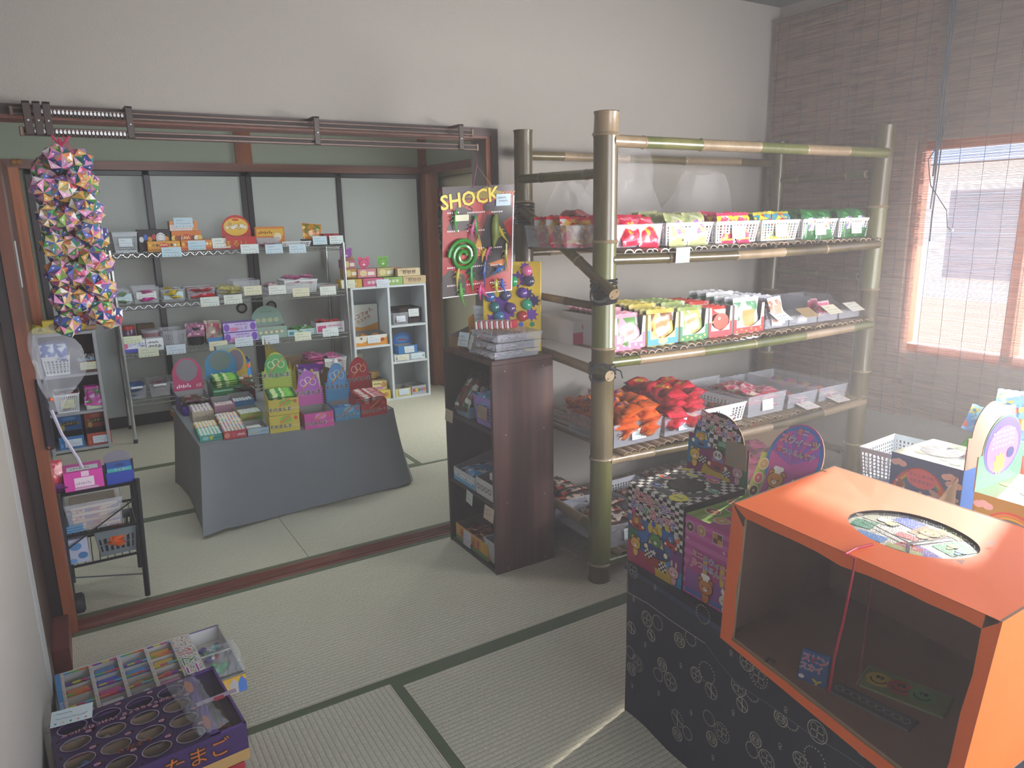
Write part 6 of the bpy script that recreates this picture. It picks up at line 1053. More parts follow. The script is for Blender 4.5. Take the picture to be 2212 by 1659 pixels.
packets('pur', .13, .18, .04, [PM('4a1a6a', '8a3a9a', 'c8b0d8', 'b8b030', scale=24), SM('5a2078')], seed=103); heap('pur', local((1.035, 4.02, ZC2), .13, .11, .0, .0), .13, .12, .12, .16, 3, 'glossy violet snack bag at the front of the crown box', 'violet bags', 3, mode='stand', lay=1, tilt=1.35)
c = card(None, 0, 0, 0, .12, .085, .12, 'cfc8ac', .13); p = aty(350 + 1228 * .2592, 720 + 392 * .2592, 3.90); c.location = p; tag(c, 'cream price card with three lines before the violet bags', 'card'); c.name = 'price_card'
# ---------------------------------------------------------------- black folding cart
ct = thing('folding_cart', 'black metal folding cart beside the brown jamb', 'cart', (.0, 3.125, 0)); BK = M('1d2226', .4, metal=.5)
for x, x2 in ((-.125, -.135), (.143, .125)):
    m = MB(); m.tube([(x2, 0, .012), (x, .0, .515)], .011, BK, 8); m.build('leg', ct); m = MB(); m.tube([(x2, .30, .012), (x, .30, .515)], .011, BK, 8); m.build('leg', ct)
for z in (.50, .33, .205):
    m = MB(); 
    for y in (0, .30): m.tube([(-.13, y, z), (.138, y, z)], .006, BK, 6)
    for i in range(11): m.tube([(-.125 + .026 * i, 0, z), (-.125 + .026 * i, .30, z)], .0025, BK, 4)
    if z > .4: m.box(-.13, 0, z - .003, .138, .30, z + .004, BK)
    m.build('wire_shelf', ct)
m = MB(); m.tube([(-.13, -.004, .28), (.135, -.004, .44)], .003, BK, 5); m.tube([(-.13, -.004, .165), (.127, -.004, .11)], .003, BK, 5); m.build('cross_brace', ct); m = MB(); m.T = Matrix.Translation((-.115, .02, .042)) @ Matrix.Rotation(PI / 2, 4, 'Y'); m.lathe([(0, -.02), (.03, -.02), (.04, -.012), (.04, .012), (.03, .02), (0, .02)], M('101114', .6), 16); m.build('wheel', ct, smooth=True)
def oncart(px0, px1, py, z=.505, Y=3.13): return row(px0, px1, py, Y)
x, w = oncart(140, 229, 1062); closed('bright pink carton with a white printed label on the black cart', (x, 3.135, .505), w * .98, .12, .075, C('c83a9a'), draw=lambda f, w, h: (f.R(w * .26, h * .18, w * .5, h * .5, M('d8c8d4', .5), 1), scrib(f, w * .3, h * .3, w * .4, h * .14, C('a890a4'), 2), f.R(w * .25, h * .04, w * .6, h * .1, M('b8a8b4', .5), 2), f.R(w * .45, h * .72, w * .2, h * .28, M('d8b8cc', .5), 1)), tdraw=lambda f, w, d: (f.R(w * .1, d * .1, w * .8, d * .5, M('c8ccd0', .6), 2), scrib(f, w * .2, d * .3, w * .5, d * .14, C('a05a8a'), 3)))
x, w = oncart(232, 294, 1050); t = carton('dark blue carton with a curved back flap on the black cart', (x, 3.135, .505), w * .98, .11, .048, C('1f3a98'), hdr='round', hh=.045, hm=M('77747c', .8), hb=.06, inner=M('77747c', .8)); x0 = x
closed('blue and teal cider candy bag box inside the dark blue carton', (x, 3.141, .5075), w * .88, .085, .062, C('2060b8'), draw=lambda f, w, h: (f.R(0, h * .62, w, h * .34, C('2a9a9a'), 1), f.T('サイダー', w * .58, h * .84, w * .15, WHT, 3, C('1a3a8a'), .04)), tdraw=lambda f, w, d: f.E(w * .55, d * .4, w * .2, d * .25, C('1a3a8a'), 1))
packets('redp', .075, .10, .04, [PM('b83a4a', 'e0a8a8', 'c85a60', scale=22), SM('b03040')], seed=110); packets('vio', .07, .08, .035, [PM('6a2a6a', '8a4a8a', '5a1a5a'), SM('5a2060')], seed=111)
put(_pk['vio'][0], 'snack_bag', (-.128, 3.165, .528), (.1, .1, .3), 'violet snack bag squeezed beside the pink carton', 'snack'); put(_pk['redp'][0], 'snack_bag', (-.132, 3.165, .578), (1.25, .1, .5), 'red snack bag propped on the violet bag beside the brown jamb', 'snack')
bag = clear_bin('clear plastic box of folded printed cloths on the middle cart shelf', (-.015, 3.135, .335), .20, .2, .115, cd=False, tp=.012)
TC = [print_mat(('c8b08a', '6a5a7a', 'a8584a', '5a7a8a'), 40, .8, 'printed_cloth'), M('b89a70', .9), M('c8b8a0', .9)]
for i in range(7): tag(MB().rb(-.082, 0, 0, .082, .15, .012, TC[0 if i % 2 else 1 + i // 4], .004).build('folded_cloth', None, (-.015 + .002 * (i % 3), 3.155, .3385 + .0135 * i)), 'folded beige printed cloth in the clear plastic box on the cart', 'cloth', 'folded cloths on the cart')
basket('grey plastic basket with tall slots on the lowest cart shelf', (.045, 3.135, .212), .15, .2, .11, mat=M('5f686c', .6), nx=7, nz=2, cd=False, solid=.3, name='slotted_basket'); heap('ora', (.045, 3.15, .212), 0, .06, .1, .03, 4, 'orange and brown snack packet in the grey slotted basket', 'packets in the slotted basket', 9, lay=2, lift=.03, name='candy_packet', sc=.7)
closed('white and blue patterned box at the jamb end of the lowest cart shelf', (-.09, 3.135, .212), .07, .16, .10, M('a0a4b8', .5), draw=lambda f, w, h: (f.E(w * .4, h * .7, w * .3, h * .16, C('4a7aa8'), 1), f.E(w * .7, h * .3, w * .24, h * .14, C('3a6a98'), 1), f.E(w * .2, h * .12, w * .2, h * .1, C('5a8ab8'), 1)))
for i in range(3): tag(MB().rb(-.035, 0, 0, .035, .14, .008, M('5a8ab0', .4), .002).build('notebook', None, (-.095, 3.14, .337 + .010 * i)), 'thin blue booklet at the jamb end of the middle cart shelf', 'booklet', 'blue booklets on the cart')
# things hung on the left jamb
hb = thing('plastic_bag', 'clear plastic carrier bag hanging from the brown jamb', 'bag', tuple(aty(104, 800, 2.965) + V((0, 0, .10)))); R = random.Random(4); n, k = 18, 12; vs = []; fs = []
for j in range(k + 1):
    v = j / k; rr = .020 + .075 * math.sin(PI * min(1, v * 1.15)) ** .8 * (1 - .55 * v)
    for i in range(n): t = 2 * PI * i / n; q = 1 + .22 * math.sin(3 * t + 4 * v) + .12 * math.sin(7 * t - 5 * v); vs.append((rr * 1.0 * math.cos(t) * q + .03 * math.sin(v * 3), rr * .3 * math.sin(t) * q, .05 - .30 * v))
for j in range(k):
    for i in range(n): fs.append((j * n + i, (j + 1) * n + i, (j + 1) * n + (i + 1) % n, j * n + (i + 1) % n))
MB().add(vs, fs, M('c8ccd4', .2, .22, bump=.6, scale=25)).build('bag_body', hb, smooth=True); m = MB(); m.tube([(-.01, -.01, -.24), (.01, -.02, -.33), (.045, -.03, -.42), (.055, -.03, -.46)], .006, M('b4b0c0', .5), 6); m.build('strap', hb, label='pale lilac strap'); MB().ball((-.005, -.02, -.20), .007, C('d8642a'), 8, 6).build('orange_clip', hb)
m = MB(); m.rb(-.012, -.008, -.13, .016, .004, .13, M('1e1826', .7), .006); m.ball((-.004, -.006, -.12), .006, C('8a4a3a'), 8, 5); tag(m.build('dark_pouch', None, tuple(aty(101, 925, 2.972) + V((0, 0, .05)))), 'long dark pouch hanging below the clear bag on the jamb', 'pouch')
# ---------------------------------------------------------------- garland of folded paper balls
og = thing('origami_garland', 'hanging bunch of many coloured folded paper balls on pink strings', 'ornament', (.05, 2.875, 1.785)); R = random.Random(7)
PAL = ['b03a45', 'd070a0', '4a66b0', '459045', 'cca050', 'c07848', '745894', '2c7474', 'ccbe84', 'd490b8', '88b058', '2c3a78', 'ccac84', 'cc9cb8']; G_ = (1 + 5 ** .5) / 2
IV = [V(v).normalized() for v in [(-1, G_, 0), (1, G_, 0), (-1, -G_, 0), (1, -G_, 0), (0, -1, G_), (0, 1, G_), (0, -1, -G_), (0, 1, -G_), (G_, 0, -1), (G_, 0, 1), (-G_, 0, -1), (-G_, 0, 1)]]
IF = [(0, 11, 5), (0, 5, 1), (0, 1, 7), (0, 7, 10), (0, 10, 11), (1, 5, 9), (5, 11, 4), (11, 10, 2), (10, 7, 6), (7, 1, 8), (3, 9, 4), (3, 4, 2), (3, 2, 6), (3, 6, 8), (3, 8, 9), (4, 9, 5), (2, 4, 11), (6, 2, 10), (8, 6, 7), (9, 8, 1)]
BM = []
for v in range(6):
    m = MB(); r = .043
    for a, b, c in IF:
        A, B, C_ = IV[a] * r * .94, IV[b] * r * .94, IV[c] * r * .94; ap = (A + B + C_).normalized() * r * 1.08
        for p, q in ((A, B), (B, C_), (C_, A)):
            c1 = M(R.choice(PAL), .7, var=.15, scale=60); c2 = M(R.choice(PAL + ['e8e4e0'] * 4), .7, var=.15, scale=60); mid = (p + q) / 2; m.add([p, mid, ap], [(0, 1, 2)], c1); m.add([mid, q, ap], [(0, 1, 2)], c1 if R.random() < .35 else c2)
            k1 = ap * .55 + mid * .45; k2 = ap * .25 + mid * .75; s_ = (q - p) * .12; m.add([k1 * 1.006, (k1 + k2) * .503 + s_, k2 * 1.006, (k1 + k2) * .503 - s_], [(0, 1, 2, 3)], M('dcd8d8', .7) if R.random() < .6 else c1)
    o = m.build('t'); BM.append(o.data); bpy.data.objects.remove(o)
PK = M('b8305a', .6)
spots = []; 
for s_ in range(9):
    an = s_ * 2 * PI / 9 + .3; rx = .052 + .02 * (s_ % 2); x0 = rx * math.cos(an) * 1.15; y0 = rx * math.sin(an); z = -.075 - .035 * (s_ % 3) - .02 * (s_ % 2); top = z; pts = [(x0 * .25, y0 * .2, 0)]; cnt = 0; end = -.575 - .03 * (s_ % 3)
    while z > end and cnt < 8:
        dx = .012 * (-z / .6) + .006 * math.sin(3 * z + s_); P = (x0 * (.85 + .3 * (-z)) + dx, y0 * .9, z); spots.append(P); pts.append(P); z -= .082 + .012 * R.random(); cnt += 1
    m = MB(); m.tube(pts, .0011, PK, 4, False); m.build('string', og)
for i, P in enumerate(spots[:88]):
    o = bpy.data.objects.new('paper_ball', BM[i % 6]); COL.objects.link(o); o.parent = og; o.location = P; o.rotation_euler = (R.uniform(0, 6), R.uniform(0, 6), R.uniform(0, 6)); o.scale = (R.uniform(.88, 1.04),) * 3
m = MB(); m.tube([(-.02, -.012, 0), (.0, -.012, -.035), (.03, -.012, 0)], .004, PK, 6); m.tube([(0, -.01, -.01), (.01, -.01, -.07)], .006, PK, 6); m.build('knot', og)
p = aty(185, 350, 3.05)
for px, lb in ((30, 'small round wooden bead on a string at the top corner of the opening, outer one'), (41, 'small round wooden bead on a string at the top corner of the opening, inner one')):
    p = aty(px, 350, 2.965); tag(MB().ball((0, 0, 0), .011, M('a87a48', .4), 12, 8).build('hanging_bead', None, p, smooth=True), lb, 'bead')
# ---------------------------------------------------------------- front table under navy cloth
TZ = .499; nv = NG('navy_cloth'); NAVY = nv.fin(nv.mix(nv.noise(nv.mapn(), 6, 3), '1c202c', '262c3a'), .85, nv.math('ADD', nv.noise(nv.mapn((600, 600, 80)), 1, 2), nv.noise(nv.mapn((80, 80, 600)), 1, 2)), .25, .001); NAVB = M('2c3a58', .8, var=.15, bump=.2); CRM = M('a8a494', .8)
tt = thing('display_table', 'low display table under the patterned navy cloth', 'table', (2.3, .8, 0)); MB().box(-.93, -.9, .45, .75, .68, .485, CARDB).build('table_top', tt)
for sx in (-.9, .7):
    for sy in (-.85, .62): MB().box(sx, sy, 0, sx + .05, sy + .05, .45, CARDB).build('leg', tt)
def X0(y): return 1.308 - .054 * (1.514 - y)
m = MB(); ys = [1.516 - i * .04 for i in range(44)]; zs = [.0, .06, .15, .25, .35, .44, .485, .499]; vs = []; fs = []
for j, z in enumerate(zs):
    for i, y in enumerate(ys): vs.append((X0(y) + (.004 * math.sin(i * .9 + z * 6) + .003 * math.sin(i * .37)) * (1 - z / .5) + (.006 if z > .49 else 0), y, z + (.004 if j == 0 else 0)))
n = len(ys)
for j in range(len(zs) - 1):
    for i in range(n - 1): fs.append((j * n + i, j * n + i + 1, (j + 1) * n + i + 1, (j + 1) * n + i))
m.add(vs, fs, NAVY); y1 = ys[-1]; m.add([(X0(1.516) + .006, 1.516, TZ), (X0(y1) + .006, y1, TZ), (3.1, y1, TZ), (3.1, 1.516, TZ), (1.308, 1.516, 0), (3.1, 1.516, 0), (3.1, y1, 0)], [(0, 1, 2, 3), (0, 3, 5, 4), (3, 2, 6, 5)], NAVY)
def side(px, py, x=1.29): p = atx(px, py, x); return p.y, p.z
class Side(Face):
    def at(s, y, z, l): return V((X0(y) - .0045 - .0008 * l, y, z))
f = Side(m, (0, 0, 0), (0, -1, 0), (0, 0, 1))
def dot_ring(y, z, r, c=CRM, l=6):
    for i in range(20): a = 2 * PI * i / 20; f.E(y + r * math.cos(a), z + r * math.sin(a), .0021, .0021, c, l, 6)
def motif(u, v, k, r=.024, l=6, z_off=0):
    y, z = side(1340 + u * .2887, 1180 + v * .2887)
    if k in 'FQX': f.ring(y, z, r, r, .0022, CRM, l, 26)
    if k in 'Ddx': dot_ring(y, z, r, CRM, l)
    if k in 'Fd':
        for i in range(4): a = PI / 4 + PI / 2 * i; f.ring(y + r * .45 * math.cos(a), z + r * .45 * math.sin(a), r * .38, r * .38, .0014, CRM, l, 12)
    if k == 'Q': f.ring(y, z, r * .62, r * .62, .0016, CRM, l, 20); f.S([(y - r * .25, z - r * .25), (y + r * .25, z - r * .25), (y + r * .25, z + r * .25), (y - r * .25, z + r * .25), (y - r * .25, z - r * .25)], .0016, CRM, l); [f.ring(y + r * .62 * a, z, r * .3, r * .5, .0014, CRM, l, 12) for a in (-1, 1)]
    if k in 'Xx':
        for a in (.4, 1.45): f.S([(y + r * .9 * math.cos(a + PI / 2 * 0), z + r * .9 * math.sin(a)), (y - r * .9 * math.cos(a), z - r * .9 * math.sin(a))], .003, CRM, l)
    if k == '8': f.ring(y, z + .004, .005, .005, .0015, CRM, l, 8); f.ring(y, z - .004, .004, .004, .0015, CRM, l, 8)
MOT = ((193, 547, 'F', .024), (277, 572, 'D', .021), (228, 668, 'X', .018), (452, 698, 'Q', .021), (540, 683, 'D', .02), (315, 885, 'Q', .02), (283, 960, 'D', .019), (380, 1010, 'F', .026), (583, 953, 'F', .021), (668, 937, 'D', .028), (703, 1072, 'x', .021), (70, 925, 'Q', .02), (118, 880, 'd', .024), (60, 800, 'D', .019), (70, 615, 'X', .019), (435, 1283, 'x', .023), (435, 1400, 'Q', .02), (515, 1392, 'D', .018), (685, 1275, 'D', .02), (788, 1380, 'd', .025), (708, 1428, 'Q', .02), (1053, 1425, 'Q', .019), (1025, 1500, 'D', .019), (1140, 1570, 'F', .024), (1400, 1568, 'F', .02), (1515, 1555, 'D', .027), (918, 1035, 'F', .024), (1025, 1080, 'D', .02), (947, 1168, 'X', .019), (1250, 1260, 'Q', .02), (1330, 1280, 'D', .02))
for a in MOT: motif(*a)
for u, v in ((88, 400), (180, 740), (463, 890), (287, 1100), (545, 1240), (877, 1232), (718, 1570), (1245, 1470), (78, 1050)): motif(u, v, '8')
tag(m.build('table_cloth', None, smooth=False), 'navy cloth with cream flower roundels over the display table', 'tablecloth')
# upper layer of cloth wrapped under the boxes
m = MB(); P = [side(*q) for q in ((1351, 1212), (1352, 1281), (1400, 1305), (1452, 1340), (1530, 1387), (1560, 1425), (1600, 1470), (1680, 1518), (1760, 1570), (1850, 1620), (1960, 1690))]
class Up(Side):
    def at(s, y, z, l): return V((X0(y) - .010 - .0006 * l, y, z))
g = Up(m, (0, 0, 0), (0, -1, 0), (0, 0, 1))
for (a, b), (c, d) in zip(P, P[1:]): g.P([(a, .497), (a, b), (c, d), (c, .497)], NAVY, 0); g.S([(a, b), (c, d)], .0022, CRM if a > 1.2 else M('5a6070', .8), 1)
g.P([(1.515, .499), (1.515, .485), (1.1, .483), (1.1, .499)], NAVB, 1); f = g
for i, (u, v) in enumerate(((85, 185), (640, 500), (1080, 955), (985, 850), (1540, 1350), (1900, 1440))): motif(u, v, 'dDdFFF'[i], (.021, .024, .026, .022, .026, .026)[i], 2)
motif(263, 310, '8', l=2); motif(863, 785, '8', l=2); motif(1293, 1195, '8', l=2)
g.S([side(1354, 1232), side(1398, 1302)], .0018, M('12151d', .8), 2); g.S([side(1425, 1262), side(1468, 1330)], .003, NAVB, 2); g.S([side(1520, 1318), side(1528, 1385)], .0018, M('12151d', .8), 2)
tag(m.build('cloth_overlay'), 'upper navy cloth layer folded over the table edge under the boxes', 'cloth')
# ---- printed capture boxes
def hole(f, cx, cy, r, depth_mat=None):
    f.E(cx, cy, r * 1.06, r * 1.06, M('141416', .6), 3, 28); D = M('2c2c30', .5); L_ = M('55565a', .4)
    for a in range(8): t = 2 * PI * a / 8 + .2; f.P([(cx + r * math.cos(t), cy + r * math.sin(t)), (cx + r * math.cos(t + .72), cy + r * math.sin(t + .72)), (cx + r * .08, cy)], (D, M('38383c', .5))[a % 2], 4)
CK, CW_ = M('1a1a1c', .4), M('dcdad6', .4)
def cartext(f, x, y, s, l=6, rot=0.):
    cols = ['c8384a', 'c8384a', 'c8384a', '3a8a4a', '3a5ab8', '3a5ab8']; t1 = 'ミニミニカ〜'; t2 = 'あつめるんです'; c2 = ['3a4ab0', '3a90c0', '3a8a4a', 'c83a48', '3a6ac0', 'c85a6a', '3a5ab0']; WT = M('e8e2e2', .4); RD = M('b82840', .4)
    for lay in range(3):
        for tx, yy, cc, n in ((t1, s * .58, cols, 6), (t2, -s * .58, c2, 7)):
            for i, ch in enumerate(tx):
                px_, py_ = (i - (n - 1) / 2) * s * .9, yy - (i - n / 2) * s * .07; vs, fs = text_mesh(ch, (.13, .075, .015)[lay]); mm = (RD, WT, C(cc[i]))[lay]; k = s * (1.0 if n == 6 else .95); co, si = math.cos(rot), math.sin(rot)
                f.mb.add([f.at(x + (px_ + a * k) * co - (py_ + b * k) * si, y + (px_ + a * k) * si + (py_ + b * k) * co, l + lay) for a, b, _ in vs], fs, mm)
def carside(f, w, h):
    f.R(0, 0, w, h, C('2a6ab0'), 1); f.R(0, 0, w * .2, h * .45, C('2a6a4a'), 2); f.R(w * .72, 0, w * .28, h * .35, C('3a98d0'), 2); f.R(w * .8, h * .2, w * .2, h * .25, C('7a2a8a'), 3); f.P([(0, 0), (w * .6, 0), (w * .45, h * .16), (0, h * .3)], C('a82a5a'), 3); f.P([(w * .55, 0), (w * .9, 0), (w * .7, h * .25), (w * .5, h * .2)], C('d0b030'), 4); f.R(w * .3, h * .1, w * .34, h * .12, C('a03030'), 4)
    f.R(0, h * .62, w, h * .38, CW_, 2); f.chk(0, h * .62, w, h * .38, 14, 9, CK, 3); f.chk(w * .86, h * .34, w * .14, h * .3, 3, 6, CK, 3); f.R(w * .86, h * .34, w * .14, h * .28, CW_, 2)
    cartext(f, w * .48, h * .80, w * .135, 6)
    f.car(w * .02, h * .46, w * .32, C('b8402a'), 5, C('7a8a98')); f.critter(w * .18, h * .575, w * .05, C('d89a30'), 'bear', 8, body=False); f.E(w * .52, h * .56, w * .13, h * .1, C('d8c03a'), 5); f.critter(w * .52, h * .54, w * .05, C('e0b848'), 'cat', 7, body=False)
    f.car(w * .68, h * .42, w * .26, C('b02a30'), 5, C('2a2a30')); f.critter(w * .81, h * .55, w * .05, C('4a80c0'), 'cat', 8, body=False); f.car(w * .3, h * .22, w * .5, C('2a3a80'), 7, C('d0cc70')); f.critter(w * .55, h * .44, w * .095, C('4a8a3a'), 'frog', 10, body=False); f.star(w * .52, h * .28, w * .05, CW_, 10)
    for a, b in ((.42, .24), (.68, .16)): f.R(w * (a - .07), h * (b - .055), w * .14, h * .11, CW_, 10); f.chk(w * (a - .07), h * (b - .055), w * .14, h * .11, 4, 4, CK, 11)
    f.critter(w * .17, h * .28, w * .09, C('e0b050'), 'cat', 8); f.critter(w * .88, h * .17, w * .085, C('d8a8b0'), 'rabbit', 8)
    for a, b, c_ in ((.5, .63, '3a4ab0'), (.12, .68, 'c83a8a'), (.74, .66, 'd8c040'), (.93, .58, 'c8602a'), (.9, .62, 'c8d0d0')): f.E(w * a, h * b, w * .04, w * .04, C(c_), 9, 12)
def cartop(f, w, d):
    f.R(0, 0, w, d, CW_, 1); f.chk(0, 0, w, d, 14, 14, CK, 2); f.ring(w * .5, d * .5, w * .42, d * .42, w * .13, M('4a4c50', .5), 3, 32)
    for i, (a, c_) in enumerate(((.3, '3a9a5a'), (1.3, 'c83a3a'), (2.2, 'd8c840'), (3.2, 'c8502a'), (4.1, '2a4a9a'), (5.3, 'c86a30'))): f.E(w * (.5 + .37 * math.cos(a)), d * (.5 + .37 * math.sin(a)), w * .105, d * .055, CW_, 5); f.E(w * (.5 + .37 * math.cos(a)), d * (.5 + .37 * math.sin(a)), w * .09, d * .043, C(c_), 6); f.E(w * (.5 + .37 * math.cos(a)), d * (.515 + .37 * math.sin(a)), w * .04, d * .02, C('9ac8e0'), 7, 10)
    f.E(w * .5, d * .93, w * .14, d * .06, C('b868b0'), 5); f.star(w * .78, d * .12, w * .13, C('d8d048'), 7, 12, .85); scrib(f, w * .7, d * .1, w * .16, d * .04, C('4a8a5a'), 8); f.E(w * .08, d * .9, w * .07, d * .05, C('d8c040'), 5, 12); hole(f, w * .5, d * .5, w * .235)
def carhdr(f, w, h):
    f.R(0, 0, w, h * .58, C('8a2a6a'), 1); f.R(0, h * .1, w * .18, h * .4, C('2a80b0'), 2); f.P([(w * .25, 0), (w * .75, 0), (w * .7, h * .14), (w * .3, h * .18)], C('c8b030'), 2); f.R(w * .86, 0, w * .14, h * .3, C('2a7a4a'), 2)
    n = 10
    for i in range(n):
        for j in range(8):
            a, b = w * (.14 + .72 * i / n), h * (.45 + .55 * j / 8)
            if (i + j) % 2 and ((a + w * .036 - w / 2) / (w * .37)) ** 2 + ((max(b, h * .58) + h * .05 - h * .55) / (h * .42)) ** 2 < 1: f.R(a, b, w * .072, h * .069, CK, 3)
            elif (i + j) % 2 == 0 and ((a + w * .036 - w / 2) / (w * .37)) ** 2 + ((max(b, h * .58) + h * .05 - h * .55) / (h * .42)) ** 2 < 1: f.R(a, b, w * .072, h * .069, CW_, 3)
    cartext(f, w * .5, h * .80, w * .115, 6, -.0)
    f.car(w * .04, h * .38, w * .38, C('2a78b8'), 5, C('d8d060')); f.critter(w * .23, h * .56, w * .06, C('e0a830'), 'bear', 8, body=False); f.car(w * .45, h * .40, w * .26, C('2a6a3a'), 5, C('8ab8a0')); f.car(w * .34, h * .10, w * .38, C('a82a34'), 7, C('9a88c8')); f.critter(w * .53, h * .36, w * .075, CW_, 'panda', 10, body=False)
    f.critter(w * .14, h * .26, w * .085, C('e0b848'), 'cat', 8); f.critter(w * .86, h * .2, w * .08, C('c8a0b0'), 'rabbit', 8)
    for a, b in ((.28, .22), (.68, .12)): f.R(w * (a - .06), h * (b - .05), w * .12, h * .1, CW_, 10); f.chk(w * (a - .06), h * (b - .05), w * .12, h * .1, 4, 4, CK, 11)
    f.R(w * .74, h * .50, w * .2, h * .09, C('b82a3a'), 11); f.T('60えん', w * .84, h * .545, w * .06, CW_, 12)
def capture(lb, loc, w, d, h, base, fs_, ft_, fh_, hh, hdr='round', lean=0., rz=-PI / 2, hb=.55, hd=None, flip=False, inner=CARDB):
    t = thing('capture_box', lb, 'box', loc, rz); m = MB(); m.rb(-w / 2, 0, 0, w / 2, d, h, base, .0012); fs_(Face(m, (-w / 2, 0, 0), (1, 0, 0), (0, 0, 1)), w, h)
    if hd: hd(Face(m, (w / 2, 0, 0), (0, 1, 0), (0, 0, 1)), d, h)
    ft_(Face(m, (-w / 2, 0, h), (1, 0, 0), (0, 1, 0)), w, d); m.build('carton', t)
    if hh:
        m = MB(); m.T = Matrix.Translation((0, d - .001, h)) @ Matrix.Rotation(-lean, 4, 'X')
        m.prism(header_poly(w * 1.04, hh, 'disc', hb), (0, 0, 0), (1, 0, 0), (0, 0, 1), .003, base, inner); fh_(Face(m, (-w * .52, 0, 0), (1, 0, 0), (0, 0, 1)), w * 1.04, hh); m.build('header_card', t)
    return t
t = capture('chequered toy car capture box with an arched racing header beside the bamboo post', (1.324, 1.421, .5), .222, .236, .242, C('2a2a2e'), carside, cartop, carhdr, .195, lean=.04)
card(t, .082, .224, .335, .075, .075, 0, '94856c', lb='brown card stuck to the racing header')
PKB = C('b8489a'); ST = C('c868ae')
def sweetside(f, w, h):
    for i in range(8): f.R(0, h * (.02 + .125 * i), w, h * .06, ST, 1)
    f.P([(w * .05, h * .34), (w * .95, h * .34), (w * .8, h * .6), (w * .2, h * .6)], C('a83a84'), 2)
    for i in range(5): f.R(w * (.2 + .15 * i), h * .36, w * .075, h * .22, C('d0b840' if i % 2 else 'b03a80'), 3); f.E(w * (.2375 + .15 * i), h * .36, w * .0375, h * .05, C('d0b840' if i % 2 else 'b03a80'), 3, 12)
    f.R(w * .04, h * .04, w * .9, h * .3, C('8a4a9a'), 2); f.R(w * .04, h * .04, w * .9, h * .05, C('3a70b8'), 3)
    cols = ['c83a5a', 'c83a5a', 'd86a8a', '3a5ab8', '3a90c8']
    for tx, yy, n in (('ミニスウィ〜ツ', .57, 7), ('あつめるんです', .46, 7)):
        for i, ch in enumerate(tx):
            for lay, (o, mm) in enumerate(((.12, C('b83a6a')), (.06, M('ecdfe6', .4)), (.01, C(('c83a5a', 'b84a9a', '3a5ab8', '2a90c0', '3a8a5a', 'c83a5a', 'a84a9a')[i])))): f.T(ch, w * (.2 + .1 * i), h * (yy - .006 * i), w * .105, mm, 6 + lay, bold=o)
    f.critter(w * .42, h * .22, w * .12, C('c87a34'), 'bear', 6, hat=True); f.critter(w * .76, h * .17, w * .1, M('e0d8d8', .4), 'rabbit', 6, hat=True)
    for a, b, c_ in ((.1, .87, '5a3a2c'), (.3, .88, 'b88a4a')): f.E(w * a, h * b, w * .075, w * .075, M('e0d4dc', .4), 3, 16); f.E(w * a, h * b, w * .066, w * .066, C(c_), 4, 16); f.E(w * a, h * b, w * .022, w * .022, M('d8c8d0', .4), 5, 10)
    f.R(w * .5, h * .8, w * .17, h * .14, M('e0d4dc', .4), 3); f.R(w * .51, h * .81, w * .15, h * .12, C('c89048'), 4); f.R(w * .51, h * .81, w * .075, h * .06, C('6a4030'), 5); f.R(w * .585, h * .87, w * .075, h * .06, C('6a4030'), 5)
    for a, b in ((.06, .72), (.8, .84), (.7, .74), (.15, .4), (.9, .65)): f.star(w * a, h * b, w * .035, M('e0c8d8', .4), 4, 4, .3)
def sweettop(f, w, d):
    f.R(0, 0, w, d, C('7a9a48'), 1)
    for i in range(6): f.P([(w * (i / 6), 0), (w * (i / 6 + .08), 0), (w * (i / 6 + .08), d), (w * (i / 6), d)], C('94b45e'), 2)
    f.R(w * .42, 0, w * .58, d * .34, PKB, 3)
    for a, b, c_ in ((.17, .28, '9a6038'), (.46, .16, 'c8a068'), (.12, .68, 'c8905a'), (.3, .5, 'c8687a')): f.E(w * a, d * b, w * .12, d * .085, M('e0dcd0', .4), 4, 18); f.E(w * a, d * b, w * .105, d * .07, C(c_), 5, 18); f.E(w * a, d * b, w * .035, d * .025, M('d8ccb8', .4), 6, 12)
    f.critter(w * .78, d * .14, w * .1, C('c88a4a'), 'bear', 6, body=False, hat=True); hole(f, w * .62, d * .58, w * .23)
